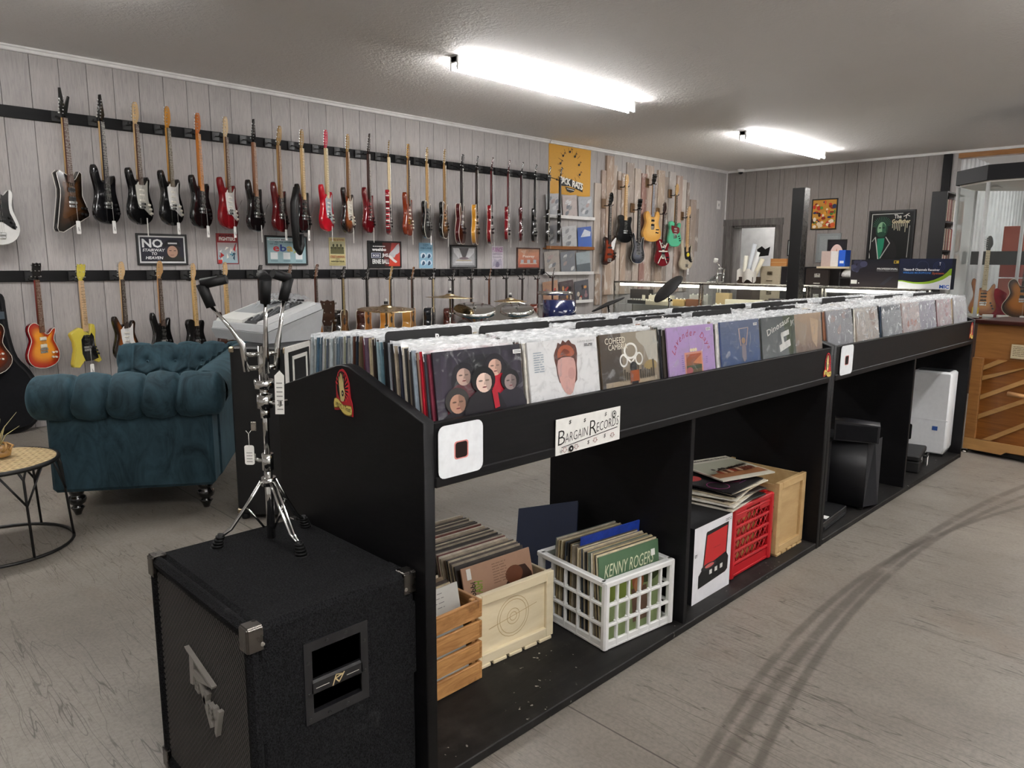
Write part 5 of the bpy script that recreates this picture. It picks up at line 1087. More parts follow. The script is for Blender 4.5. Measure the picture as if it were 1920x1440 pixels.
def bagf(u, v):
    k = (round(u*20), round(v*14))
    if k not in bagv: bagv[k] = r.uniform(0, .035)
    x = .08+u*.36+.02*sin(7*v); y = .17+v*.17; return (x, y, hf(y, .056)+bagv[k]*(1 if 0 < u < 1 and 0 < v < 1 else .1)+.03*sin(pi*u)*sin(pi*v))
pb = MB().ink('e8e9ea').grid(bagf, 20, 14, False).build('plastic_bag', 'film'); pb.location = kc.location; pb.rotation_euler = kc.rotation_euler
tag(pb, 'crumpled clear plastic bag lying on the grey console', 'plastic bag')
cb = MB().ink('17171a').tube([(.20, .22, hf(.22, .065)), (.3, .25, hf(.25, .072)), (.36, .23, hf(.23, .07)), (.42, .26, hf(.26, .065))], .008, 6).tube([(.22, .28, hf(.28, .062)), (.3, .27, hf(.27, .075)), (.42, .3, hf(.3, .065))], .006, 6).build('power_cable', 'rubber'); cb.location = kc.location; cb.rotation_euler = kc.rotation_euler
tag(cb, 'black power cable inside the plastic bag on the grey console', 'cable')

# ---------------------------------------------------------------- crates and boxes under the bins
ZS = .03
def crate_lps(origin, rz, n, depth, lab, grp, wd_jit=.006, z=ZS+.012, lean0=8, lean1=3, cols=None, plastic=False, x0=-.02):
    R = Matrix.Rotation(radians(rz), 3, 'Z')
    for k in range(n):
        f = k/max(n-1, 1); p = Vector(origin)+R @ Vector((x0-f*depth, rl.uniform(-wd_jit, wd_jit), 0)); p.z = z+rl.uniform(0, .006)
        cc_ = cols[k % len(cols)] if cols else rl.choice(LPC); lp(p, lab.replace('old record', 'old record with a %s edge' % cname(cc_)), grp, rz=rz, lean=lean0+(lean1-lean0)*f+rl.uniform(-1, 1), col=cc_, plastic=plastic, sc=rl.choice((.7, .9, 1.1)))
OLD = ['c8b898','3a302a','8a7860','d8cdb4','5a4a3c','2c2624','a89478','70685c','1f1c1a','e0d6c0','6a5040','948878']
# slatted crate beside the end panel
c = thing('slatted_crate', 'brown slatted wooden crate of records beside the end panel', 'crate', (-1.665, 1.335, ZS), 0)
for k in range(4):
    z = .004+k*.073; MB().bx(-.012, 0, -.185, .185, z, z+.060, .002).build('slat', 'pine_slat', c); MB().bx(-.42, -.408, -.185, .185, z, z+.060, .002).build('slat', 'pine_slat', c)
    for y in (-.195, .185):
        MB().bx(-.42, 0, y-.0, y+.011, z, z+.060, .002).build('slat', 'pine_slat', c)
for x in (-.03, -.405):
    for y in (-.18, .162): MB().bx(x, x+.015, y, y+.018, 0, .285, .002).build('corner_post', 'pine_slat', c)
MB().bx(-.408, -.012, -.183, .183, 0, .008).build('crate_floor', 'pine_slat', c)
crate_lps((-1.68, 1.335, 0), 0, 16, .36, 'old record standing in the brown slatted crate', 'records in the slatted crate', cols=OLD, lean0=14, lean1=6)
o = lp((-1.685, 1.335, ZS+.02), 'white-covered record leaning foremost in the brown slatted crate', 'records in the slatted crate', lean=12, col='dcdad4', plastic=False); A = Art(LW, LW, -.0004); A.at(rot=(0, 0, 90), loc=(.0031, 0, 0)); A.rect(0, 0, 1, 1, 'd8d8d2'); A.scrib(.1, .78, .8, .97, 4, '77777a', .002, seed=1); A.build('cover_print', 'ink', o)
# pale pine crate
def pine_crate(loc, rz, w, dp, h, mat, lab, logo):
    c = thing('pine_crate', lab, 'crate', loc, rz)
    for x, t_ in ((0, -.022), (-dp, .022)):
        xa, xb = sorted((x, x+t_))
        MB().bx(xa, xb, -w/2, -w/2+.035, .012, h, .002).bx(xa, xb, w/2-.035, w/2, .012, h, .002).bx(xa, xb, -w/2+.035, w/2-.035, h-.035, h, .002).bx(xa, xb, -w/2+.035, w/2-.035, .012, .047, .002).build('frame', mat, c)
        xm = x+t_*.75; MB().bx(xm-.003, xm+.003, -w/2+.03, w/2-.03, .04, h-.03).build('recessed_panel', mat, c)
    for y in (-w/2+.0, w/2-.012):
        for k in range(3): z = .012+k*(h-.012)/3; MB().bx(-dp+.022, -.022, y, y+.012, z+.004, z+(h-.012)/3-.01, .002).build('side_slat', mat, c)
    for k in range(5): MB().bx(-dp, .004, -w/2+.005+k*(w-.01)/5+.006, -w/2+.005+(k+1)*(w-.01)/5-.006, 0, .012, .002).build('floor_slat', mat, c)
    if logo:
        a = Art(w, h, -.0004, -w/2, 0); a.at(rot=(0, 0, 90), loc=(-.0135, 0, 0))
        for r_ in (.20, .17, .08, .045): a.ring(.5, .53, r_, .006, 'b49a6c')
        a.line([(.2, .48), (.8, .6)], .002, 'b49a6c'); a.build('burnt_logo', 'ink', c)
    return c
pine_crate((-1.70, 1.722, ZS), -4, .37, .50, .262, 'pale_pine', 'pale pine crate with a burnt round logo, full of records', True)
crate_lps((-1.735, 1.725, 0), -4, 30, .43, 'old record standing in the pale pine crate', 'records in the pale pine crate', cols=['3c3836','a89c88','5a524c','c8bca4','2f2d2c','8a7c70','b0a490','d4ccbc','6c3a34','b8ac9c','48423e'], lean0=16, lean1=8, z=ZS+.02)
o = lp((-1.728, 1.722, ZS+.02), 'tan record cover with a dark silhouette at the front of the pine crate', 'records in the pale pine crate', rz=-4, lean=15, col='b08c74', plastic=False); A = Art(LW, LW, -.0004); A.at(rot=(0, 0, 90), loc=(.0031, 0, 0)); A.rect(0, 0, 1, 1, 'b08c74'); A.poly(smoothpath([(.12,.0),(.14,.50),(.3,.60),(.5,.60),(.62,.72),(.8,.84),(.98,.72),(.98,.0)], 2), '3a2014'); A.ell(.72, .76, .13, .10, '6a3c24'); A.scrib(.42, .72, .62, .96, 8, '7a5c48', .0022, seed=4); A.text('ASH', .24, .68, .13, .12, '7a9a2c', .02, 0, 80); A.text('Bobbi', .14, .62, .2, .07, '2a1810', .02, 0, 84); A.rect(.06, .86, .12, .98, 'ecebe6'); A.build('cover_print', 'ink', o)
# leaning navy record set
o = lp((-1.95, 2.14, .094), 'dark navy record leaning against the upright behind the white crate', 'records leaning behind the white crate', rz=90, lean=-28, col='101a30', plastic=False); o.rotation_euler.x = radians(-20); MB().ink('16213c').box((-.0045, 0, .16), (.002, .318, .32), .0006).build('outer_sleeve', 'rubber', o)
# white milk crate
def milk_crate(loc, rz, w, dp, h, col, lab, lattice):
    c = thing('milk_crate', lab, 'crate', loc, rz)
    mb = MB().ink(col)
    for s in (0, -dp): mb.bx(s-.018, s+.018 if s else s+.012, -w/2-.012, w/2+.012, h-.022, h, .004)
    for s in (-w/2, w/2): mb.bx(-dp, 0, s-.012, s+.012, h-.022, h, .004)
    mb.build('rim', 'plastic', c)
    MB().ink(col).bx(-dp+.01, -.01, -w/2+.01, w/2-.01, .004, .012).build('crate_floor', 'plastic', c)
    def wall(L, place, nv):
        mb = MB().ink(col); hs = [0, .075, .15, .215]
        if lattice == 'grid':
            for z in (.008, .092, .168): mb.box(place(L/2, 0, z), place(L, .014, .011, True), .002)
            mb.box(place(L/2, 0, .02), place(L, .012, .026, True), .002)
            for k in range(nv+1): mb.box(place(k*L/nv, 0, h/2), place(.0115 if 0 < k < nv else .026, .014 if 0 < k < nv else .02, h-.01, True), .003)
            for k in range(nv):
                for z in (.012, .095, .169):
                    for s in (0, 1): mb.box(place((k+s)*L/nv+(.009 if s == 0 else -.009), 0, z+.007), place(.008, .009, .009, True), .003)
        else:
            for k in range(6): mb.box(place(L/2, 0, .012+k*(h-.05)/5), place(L, .016, .012, True), .002)
            for k in (0, 1): mb.box(place(k*L, 0, h/2), place(.03, .022, h-.01, True), .003)
            mb.box(place(L/2, 0, .03), place(L, .01, .05, True)); 
            for i in range(7):
                for j in range(1, 5):
                    z0 = .012+j*(h-.05)/5; z1 = z0+(h-.05)/5; x0 = .015+i*(L-.03)/7; x1 = x0+(L-.03)/7
                    for (p, q) in (((x0, z0), (x1, z1)), ((x0, z1), (x1, z0))): mb.tube([place(p[0], 0, p[1]), place(q[0], 0, q[1])], .0035, 4)
            for s in (.12, .88): mb.box(place(L*.17 if s < .5 else L*.83, 0, h-.035), place(L*.3, .012, .05, True))
        return mb.build('side_panel', 'plastic', c)
    wall(w, lambda a, b, z, d=False: (b, a, z) if d else (0, a-w/2, z), 6); wall(w, lambda a, b, z, d=False: (b, a, z) if d else (-dp, a-w/2, z), 6)
    for y in (-w/2, w/2): wall(dp, lambda a, b, z, d=False, y=y: (a, b, z) if d else (-a, y, z), 5)
    return c
wc0 = atz(1133, 1225, ZS); wc1 = atz(1262, 1168, ZS); wcm = (wc0+wc1)/2; wrz = math.degrees(atan2(wc1.y-wc0.y, wc1.x-wc0.x))-90
milk_crate((wcm.x-.012, wcm.y, ZS), wrz, .345, .35, .262, 'e6e6e4', 'white plastic milk crate full of old records', 'grid')
crate_lps((wcm.x-.012, wcm.y, 0), wrz, 30, .27, 'old record standing in the white milk crate', 'records in the white milk crate', cols=['d8ccac','4a423a','c8b890','8a8070','e0d8c4','6a7468','b09c74','2c2a28','a89c88','d0c4a4','46505c','98886c'], lean0=5, lean1=-4, z=ZS+.014, x0=-.04)
R_ = Matrix.Rotation(radians(wrz), 3, 'Z')
p = Vector((wcm.x-.012, wcm.y, ZS+.014))+R_ @ Vector((-.026, 0, 0))
o = lp(p, 'record with a green lettered band at the front of the white milk crate', 'records in the white milk crate', rz=wrz, lean=6, col='5a7458', plastic=False); A = Art(LW, LW, -.0004); A.at(rot=(0, 0, 90), loc=(.0031, 0, 0)); A.rect(0, 0, 1, 1, '8a9a6c'); A.rect(0, .68, 1, 1, '4f6c50'); A.ell(.35, .55, .25, .14, '7a8a3c'); A.ell(.8, .62, .2, .1, '3a4424'); A.ell(.62, .58, .1, .13, 'a05c3c'); A.rect(.5, .1, .76, .5, '6a5040'); A.ell(.62, .52, .075, .09, 'b07a54'); A.text('KENNY ROGERS', .07, .74, .82, .15, 'd4d8b8', 0, .2); A.rect(.86, .82, .93, .90, 'f0f0ec'); A.build('cover_print', 'ink', o)
p = Vector((wcm.x, wcm.y, ZS+.05))+R_ @ Vector((-.20, .02, 0))
lp(p, 'bright blue record poking up in the white milk crate', 'records in the white milk crate', rz=wrz, lean=-3, col='1c3c9c', plastic=False)
# boxed suitcase record player
bxw, bxh = .30, .325
c = thing('turntable_box', 'white carton picturing a red suitcase record player', 'box', (-1.462, 2.64, ZS), 0)
MB().ink('1b1b1d').bx(-.27, 0, -bxw/2, bxw/2, 0, bxh, .001).build('carton', 'paper', c)
a = Art(bxw, bxh, -.0006); a.at(rot=(0, 0, 90)); a.rect(0, 0, 1, 1, 'e8e8ec'); a.poly([(.24,.40),(.30,.87),(.32,.89),(.90,.90),(.88,.44)], '1c1a1b'); a.poly([(.27,.42),(.33,.84),(.87,.86),(.85,.45)], 'b82a2c'); a.poly([(.14,.18),(.14,.35),(.24,.42),(.86,.50),(.93,.42),(.92,.25),(.86,.22)], '141415'); a.ell(.40, .42, .2, .045, '2a2a2c'); a.ell(.42, .425, .12, .025, 'b8605c')
for x in (.42, .56, .70): a.rect(x, .30+.03*(x-.4), x+.07, .36+.03*(x-.4), 'd8d8d4')
a.line([(.46, .28), (.5, .22), (.62, .24), (.66, .31)], .003, '3a3a3c'); a.text('CROSLEY', .5, .63, .2, .015, '3a1214'); a.scrib(.80, .92, .96, .96, 2, '55555a', .0025, seed=2); a.text('EY', .02, .62, .06, .04, '1a1a1c', .02); a.build('print', 'ink', c)
# red milk crate with a pile of records lying on top
milk_crate((-1.482, 3.005, ZS), 0, .345, .33, .325, 'b0101c', 'red plastic milk crate with diamond lattice under a pile of records', 'diamond')
for k in range(5):
    lp((-1.53-k*.06, 3.005, ZS+.014), 'orange-edged record standing inside the red milk crate', 'records in the red milk crate', lean=3, col=rl.choice(['b8864c', '8a5c30', 'c49a5c']), plastic=False)
z = ZS+.33
pile = [('d8d2c4', 6), ('2a2624', -4), ('e8e4da', 9), ('c8bca4', 2), ('3a302c', -7), ('e0dccf', 12), ('d4c8ae', 4), ('1f1b1a', 8), ('ddd4c0', -2)]
for k, (cc, rz) in enumerate(pile):
    o = lp((-1.475+.01*rl.uniform(-1, 1), 2.94+.015*rl.uniform(-1, 1), z), 'record sleeve with a %s edge lying in the pile on the red crate' % cname(cc), 'records piled on the red crate', rz=rz, lean=90, col=cc, plastic=False, sc=1.0); o.location.x += 0; z += .0085
def lying(z, rz, base, f, lab, dx=0, dy=0):
    o = lp((-1.47+dx, 2.95+dy, z), lab, 'records piled on the red crate', rz=rz, lean=90, col=base, plastic=False); A = Art(LW, LW, -.0004); A.at(rot=(0, 0, 90), loc=(.0031, 0, 0)); f(A); A.build('cover_print', 'ink', o)
def f1(a): a.rect(0, 0, 1, 1, '141214'); a.ring(.62, .38, .2, .015, 'a83a5c'); a.ell(.62, .38, .12, .08, 'a82c34'); a.ring(.2, .3, .16, .014, '8a3a6c'); a.ell(.25, .72, .14, .12, 'b82c2c'); a.scrib(.5, .1, .72, .16, 1, '8a4a8a', .004, seed=3)
def f2(a): a.rect(0, 0, 1, 1, 'c9c4b4'); a.rect(.03, .10, .97, .82, 'a8a894'); a.rect(.03, .10, .97, .3, '8a5c3c'); a.text('BAJA MARIMBA BAND', .05, .87, .9, .07, '3a3028', .01)
def f2b(a):
    f2(a); r = random.Random(2)
    for k in range(11): x = .25+k*.06; a.ell(x, .42+r.uniform(-.03, .05), .03, .04, '2a1c16'); a.ell(x, .32, .035, .08, r.choice(['8a3420', 'b89a7c', '5a2c1c']))
lying(z, 3, '141214', f1, 'black record cover with red and purple ovals in the pile on the red crate', dy=-.02); z += .009
lying(z+.012, -17, 'c9c4b4', f2b, 'pale record cover with a row of musicians on top of the pile', dx=-.03, dy=.05)
pine_crate((-1.455, 3.355, ZS), 0, .29, .40, .36, 'pale_pine_dark', 'tall tan wooden crate at the right of the red crate', False)
# ---- farther bin: hi-fi
c = thing('dvd_player', 'flat black disc player with a remote control on the shelf', 'disc player', (-1.44, 3.86, ZS), 4)
MB().ink('101012').bx(-.26, 0, -.18, .20, .004, .055, .003).build('case', 'satin', c); MB().ink('1c1c1f').bx(0, .003, -.16, .18, .012, .03).build('front_strip', 'gloss', c)
MB().ink('e8e8e4').bx(-.06, -.01, -.10, -.05, .055, .056).build('label', 'paper', c)
c = thing('remote_control', 'black remote control lying on the disc player', 'remote', (-1.60, 3.88, ZS+.056), 14); mb = MB().ink('0e0e10').bx(-.025, .025, -.10, .10, 0, .018, .004); mb.build('case', 'plastic', c)
mb = MB().ink('8a8a8c')
for i in range(3):
    for j in range(8): mb.bx(-.018+i*.013, -.009+i*.013, -.085+j*.02, -.074+j*.02, .018, .0195)
mb.build('buttons', 'plastic', c)
c = thing('subwoofer', 'black subwoofer with angled front on the lower shelf', 'speaker', (-1.43, 4.31, ZS), 6)
MB().ink('1a1a1d').plate([(-.10, .012), (.13, .012), (.13, .39), (-.10, .39)], -.0, .36, .003).build('cabinet', 'satin', c).rotation_euler.z = radians(90)
mb = MB().ink('1c1c1f'); mb.add([(.001, -.10, .02), (.05, .0, .02), (.02, .13, .02), (.001, -.10, .385), (.012, .0, .385), (.02, .13, .385)], [(0,1,4,3),(1,2,5,4),(3,4,5),(2,1,0)]); mb.build('angled_grille', 'cloth', c)
for x in (-.34, -.02):
    for y in (-.08, .11): MB().ink('0c0c0c').lathe([(.015, 0), (.017, .012)], 8, o=(x, y, 0)).build('foot', 'rubber', c)
c = thing('centre_speaker', 'small black trapezoid speaker lying on the subwoofer', 'speaker', (-1.50, 4.29, ZS+.391), 20)
MB().ink('232326').plate([(-.13, 0), (.10, 0), (.10, .10), (-.13, .115)], -.12, 0, .003).build('cabinet', 'satin', c).rotation_euler.z = radians(0)
MB().ink('1a1a1d').bx(-.12, .09, -.126, -.121, .008, .095, .002).build('grille', 'cloth', c)
c = thing('satellite_speaker', 'small black speaker behind the upright at the left of the subwoofer', 'speaker', (-1.60, 4.10, ZS+.0), 0); MB().ink('0e0e10').bx(-.12, 0, -.06, .06, 0, .40, .004).build('cabinet', 'satin', c); MB().ink('1a1a1d').bx(0, .004, -.05, .05, .02, .38, .001).build('grille', 'cloth', c)
MB().ink('eceae6').bx(-.04, .02, -.03, .03, .3912, .3922).build('paper_slip', 'paper', bpy.data.objects['subwoofer'])
c = thing('pedal_case', 'small black hard case with a price tag near the dehumidifier', 'case', (-1.50, 5.42, ZS), 10)
MB().ink('131314').bx(-.16, .03, -.19, .19, 0, .075, .006).build('lower_half', 'leather', c); MB().ink('151516').bx(-.16, .03, -.19, .19, .077, .115, .008).build('lid', 'leather', c)
for y in (-.1, .1): MB().ink('c8c8c4').bx(.03, .036, y-.014, y+.014, .06, .095, .002).build('latch', 'metal', c)
MB().ink('161617').tube([(.033, -.05, .085), (.055, -.05, .09), (.055, .05, .09), (.033, .05, .085)], .007, 6).build('handle', 'rubber', c); MB().ink('f0eee8').bx(.05, .0512, .06, .12, -.02, .06).build('price_tag', 'paper', c)
c = thing('dehumidifier', 'tall white dehumidifier at the far end under the bins', 'appliance', (-1.625, 5.80, ZS), 4)
MB().ink('dfe1e3').plate([(-.19, .02), (.17, .02), (.185, .06), (.185, .60), (.17, .612), (-.05, .612), (-.19, .54)], 0, .205, .012).build('body', 'plastic', c)
MB().ink('d4d6d8').bx(-.188, .184, -.0015, 0, .262, .266).build('seam', 'plastic', c); MB().ink('17181a').plate(rrect(-.06, -.038, .10, .215, .011), -.002, .001).build('level_window', 'gloss', c)
MB().ink('2a4c8c').bx(.09, .125, -.0015, 0, .19, .22).build('energy_sticker', 'paper', c); MB().ink('9a9c9e').bx(-.16, -.13, -.0015, 0, .50, .52).build('logo', 'satin', c); MB().ink('1a1a1b').bx(-.17, .17, .02, .19, 0, .022).build('base', 'rubber', c); MB().ink('3a3c3e').bx(-.04, .16, .04, .17, .612, .618, .002).build('top_grille', 'plastic', c)
# ---------------------------------------------------------------- posters on the guitar wall
XS = XW+.001
def wallrect(x0, y0, x1, y1):
    """pixel corners (left-top, right-bottom) -> y0,y1,z0,z1 on the guitar wall"""
    a, b = atx(x0, y0, XS), atx(x0, y1, XS); c = atx(x1, (y0+y1)/2, XS); return a.y, c.y, b.z, a.z
def picture(px, name, label, cat, frame=None, art=None, base='e8e8e4', th=.012, film=False, group=None, loc=None, size=None, rz=90):
    if size is None: y0, y1, z0, z1 = wallrect(*px); w, h = y1-y0, z1-z0; loc = (XS+.001, (y0+y1)/2, z0)
    else: w, h = size
    t = thing(name, label, cat, loc, rz, group)
    if frame:
        f = .018 if w < .5 else .028
        fb = MB().ink(frame)
        fb.bx(-w/2, w/2, -th-.008, 0, 0, f, .002).bx(-w/2, w/2, -th-.008, 0, h-f, h, .002).bx(-w/2, -w/2+f, -th-.008, 0, f, h-f, .002).bx(w/2-f, w/2, -th-.008, 0, f, h-f, .002); fb.build('frame', 'satin', t)
        MB().ink(base).bx(-w/2+f*.7, w/2-f*.7, -th, 0, f*.7, h-f*.7).build('sheet', 'paper', t)
        a = Art(w-2*f, h-2*f, -th-.0006, -w/2+f, f)
    else:
        MB().ink(base).bx(-w/2, w/2, -.003, 0, 0, h).build('sheet', 'paper', t); a = Art(w, h, -.0036)
    if art: art(a); a.build('print', 'ink', t)
    if film: MB().grid(lambda u, v: ((u-.5)*w*1.0, -(th if frame else .003)-.008-.003*sin(9*u+1)*sin(7*v), v*h), 10, 10).build('plastic_film', 'film', t)
    return t
def a_no(a):
    a.rect(0, 0, 1, 1, 'dedede'); a.rect(.035, .06, .965, .94, '17171c'); a.grad(.05, .08, .95, .92, '22222c', '2c2c38'); a.text('NO', .07, .56, .44, .32, 'f0f0f0', .03); 
    for s, z in (('STAIRWAY', .42), ('TO', .29), ('HEAVEN', .14)): a.text(s, .07+(.18 if s == 'TO' else .06 if s == 'HEAVEN' else 0), z, {'TO': .12, 'HEAVEN': .36}.get(s, .47), .105, 'ececec', .025, .2)
    a.poly(smoothpath([(.50,.09),(.56,.25),(.64,.34),(.80,.30),(.92,.2),(.94,.09)], 2), '2a2824'); a.ell(.73, .45, .135, .24, '2c221c'); a.ell(.71, .42, .115, .22, 'b08c78'); a.poly(smoothpath([(.50,.60),(.58,.80),(.72,.88),(.86,.80),(.90,.60),(.76,.66),(.62,.62)], 2), '15151a'); a.rect(.62, .70, .82, .76, 'c8c8c8'); a.rect(.64, .45, .69, .475, '2a1c18'); a.rect(.74, .45, .79, .475, '2a1c18'); a.rect(.66, .29, .74, .305, '6a3a34')
def a_fight(a):
    a.rect(0, 0, 1, 1, '8a2a2c'); a.grad(.04, .03, .96, .70, '9ab8c0', 'b0a09c'); r = random.Random(2)
    for k in range(16): x, z = r.uniform(.05, .85), r.uniform(.05, .6); a.poly([(x, z), (x+r.uniform(.05, .2), z+r.uniform(-.08, .1)), (x+r.uniform(0, .15), z+r.uniform(.05, .2))], r.choice(['a82828', '1c1c20', 'e8e4d8', '4a8a9c', 'd8d8d4', '2a4a5c']))
    a.text('FOO', .15, .90, .6, .06, '2a1414', .02); a.text('FIGHTERS', .12, .76, .76, .12, 'e8e4dc', .03); a.rect(.04, .03, .22, .14, 'c43030')
def a_ebay(a):
    a.rect(0, 0, 1, 1, '9ab8be'); a.poly(smoothpath([(.04,.88),(.06,.96),(.5,.97),(.94,.96),(.96,.88),(.5,.86)], 2), 'd8e2e4'); a.text("DON'T MISS OUT ON", .08, .89, .8, .05, '22303a', .02); a.text('ALL THE GOOD DEALS', .20, .80, .6, .05, '22303a', .02); a.text('VISIT OUR', .07, .72, .2, .04, '22303a', .02)
    for ch, x, c in (('e', .15, 'c43a40'), ('b', .33, '3a4a8c'), ('a', .50, 'd8b45c'), ('y', .66, 'a8b46c')): a.text(ch, x, .46 if ch != 'y' else .40, .16, .27 if ch == 'b' else .2 if ch != 'y' else .24, c, .02)
    a.scrib(.80, .47, .92, .5, 1, '22303a', .006, seed=2)
    for x in (.08, .40, .72): a.poly([(x+p, .16+q) for p, q in ((0, 0), (.18, 0), (.18, .26), (0, .26))], 'ecf0f0'); a.rect(x+.0, .08, x+.18, .10, '55707a'); a.y += .0003
def a_lyn(a):
    a.rect(0, 0, 1, 1, 'c8bc86'); a.text('LYNYRD SKYNYRD', .05, .88, .9, .08, '8a4c38', .02); a.rect(.04, .40, .96, .86, 'b4b08a'); r = random.Random(1)
    for k in range(7): x = .15+k*.115; z = .62+.1*(k % 2); a.ell(x, z, .06, .055, '46442c'); a.rect(x-.07, .42, x+.07, z-.05, '5a5838')
    a.text('STREET SURVIVORS', .05, .27, .9, .09, 'a85c44', .02); a.text('1977', .38, .20, .24, .05, '2a2a24', .01); a.text('WINTER TOUR', .08, .12, .84, .06, '2a2a24', .02); a.scrib(.05, .02, .95, .1, 2, '6a6848', .003, seed=2)
def a_weeh(a):
    a.rect(0, 0, 1, 1, '1d1b1c'); a.grad(.5, 0, 1, 1, 'c8402c', 'a84844'); a.poly([(.5, 0), (.62, 0), (.72, 1), (.42, 1)], '5a2826'); a.poly(smoothpath([(.62,.5),(.78,.72),(.96,.98),(.98,.6),(.86,.5),(.8,.36),(.7,.42)], 2), 'b8b8bc'); a.poly(smoothpath([(.60,.42),(.72,.26),(.84,.14),(.9,.2),(.8,.3),(.68,.46)], 2), 'e0dcd8')
    a.scrib(.12, .80, .52, .87, 1, 'e8e8e6', .01, seed=8); a.text('weehbo', .08, .64, .46, .13, 'f0f0ee', .05, .1); a.rect(.06, .34, .36, .56, 'c8ccd8'); a.rect(.08, .36, .34, .54, '262a44'); a.text('BOSS', .11, .40, .20, .10, 'e8e8ec', .03); a.text('JHS', .40, .36, .20, .18, 'ececea', .03); a.text('ERNIE BALL', .09, .10, .54, .19, 'ececea', .03)
def a_ozzy(a):
    a.rect(0, 0, 1, 1, '8ab4cc'); a.text('OZZY', .3, .86, .4, .09, '3a6280', .02); a.text('OSBOURNE', .1, .74, .8, .09, '3a6280', .02); a.scrib(.05, .67, .95, .71, 1, '3a6280', .004, seed=1); r = random.Random(4)
    for x, z in ((.3, .5), (.72, .5), (.3, .22), (.72, .22)): a.ell(x, z, .2, .11, r.choice(['dce8f0', 'c8dcea'])); a.poly(smoothpath([(x-.12, z-.08), (x, z+.08), (x+.12, z-.02), (x+.02, z-.1)], 2), '35506a')
def a_silver(a):
    a.rect(0, 0, 1, 1, '8a8a8c'); a.rect(.06, .08, .94, .92, 'b8b8ba'); a.poly([(.06,.92),(.30,.92),(.45,.5),(.3,.4),(.1,.7)], 'e8e8ea'); a.poly([(.94,.92),(.7,.92),(.58,.5),(.7,.42),(.92,.7)], 'e4e4e6'); a.poly([(.3,.92),(.7,.92),(.55,.45),(.45,.45)], '6a6668'); a.rect(.2, .3, .8, .34, 'c8b48a'); a.rect(.15, .2, .85, .27, 'dcdcde'); a.ell(.5, .42, .2, .06, '8a7a80')
def a_prince(a): a.rect(0, 0, 1, 1, 'd4ccd4'); a.text('PRINCE', .06, .74, .88, .20, 'b070a8', .02); a.scrib(.06, .60, .94, .68, 2, '8a7a94', .005, seed=3); a.scrib(.08, .48, .9, .55, 1, '6a6a7c', .006, seed=4); a.poly(smoothpath([(.1,.1),(.2,.42),(.5,.36),(.8,.44),(.92,.12),(.5,.2)], 2), 'b8b0c0'); a.poly(smoothpath([(.3,.08),(.4,.3),(.6,.28),(.66,.1)], 2), '8a8298')
def a_peav(a): a.rect(0, 0, 1, 1, 'c87a62'); a.grad(0, 0, 1, 1, 'c45c44', 'd8a888'); a.text('Peavey', .22, .50, .56, .18, 'efe4d8', .03, .1); a.rect(.1, .18, .9, .24, 'e0c8b4'); [a.rect(x, .24, x+.14, .42, 'c8ccd0') for x in (.13, .43, .72)]; a.poly([(.1,.9),(.4,.95),(.3,.7)], 'e0bca4')
picture((253, 437, 350, 497), 'framed_poster', 'framed black sign with big white NO and a capped young man', 'poster', '131313', a_no)
picture((404, 437, 446, 495), 'comic_poster', 'small red and blue comic-style concert poster', 'poster', None, a_fight, '8a2a2c')
picture((495, 441, 575, 497), 'framed_poster', 'black-framed pale blue auction sign with coloured letters', 'poster', '131313', a_ebay)
picture((616, 445, 647, 498), 'concert_poster', 'yellowed concert poster with a band photograph', 'poster', None, a_lyn, 'c8bc86')
picture((688, 451, 751, 502), 'framed_poster', 'black-framed red and black brand poster with a guitar', 'poster', '131313', a_weeh, '1d1b1c')
picture((785, 455, 811, 503), 'concert_poster', 'pale blue concert poster between two framed pictures', 'poster', None, a_ozzy, '8ab4cc')
picture((843, 459, 893, 503), 'framed_picture', 'black-framed silver picture wrapped in plastic', 'picture', '1b1b1b', a_silver, '8a8a8c', film=True)
picture((922, 461, 943, 504), 'concert_poster', 'white concert poster with purple lettering', 'poster', None, a_prince, 'd4ccd4', film=True)
picture((968, 464, 1011, 504), 'framed_poster', 'orange poster in plastic in a brown frame', 'poster', '4a2a20', a_peav, 'c87a62', film=True)
def a_rats(a):
    a.rect(.02, .03, .98, .97, 'cf9a35')
    for k in range(16):
        q = radians(20+k*20) if k < 9 else radians(200+(k-9)*20); 
        if .1 < k: a.line([(.50+.22*cos(q), .60+.26*sin(q)), (.50+.30*cos(q), .60+.36*sin(q))], .006, '3a2c10')
    for x, z in ((.32, .78), (.48, .88), (.60, .80), (.26, .62), (.70, .64), (.72, .44), (.27, .46)):
        a.ell(x, z, .022, .024, '17130c'); a.line([(x+.018, z), (x+.035, z+.07), (x+.06, z+.055)], .009, '17130c')
    a.poly([(.24,.17),(.22,.36),(.34,.33),(.5,.33),(.66,.28),(.80,.27),(.80,.08),(.7,.12),(.5,.18)], '14120e')
    a.glyphs('PACK RATS', [(.275+k*.062, .235-.012*k, -4) for k in range(9)], .125, 'f2efe6', .035)
    a.poly([(.38,.16),(.62,.13),(.58,.07),(.5,.05),(.42,.08)], '14120e'); a.line([(.42, .125), (.59, .105)], .008, 'e8e2d0')
picture((1029, 267, 1107, 362), 'fabric_banner', 'yellow fabric banner with white lettering just under the ceiling', 'banner', None, a_rats, 'cf9a35')
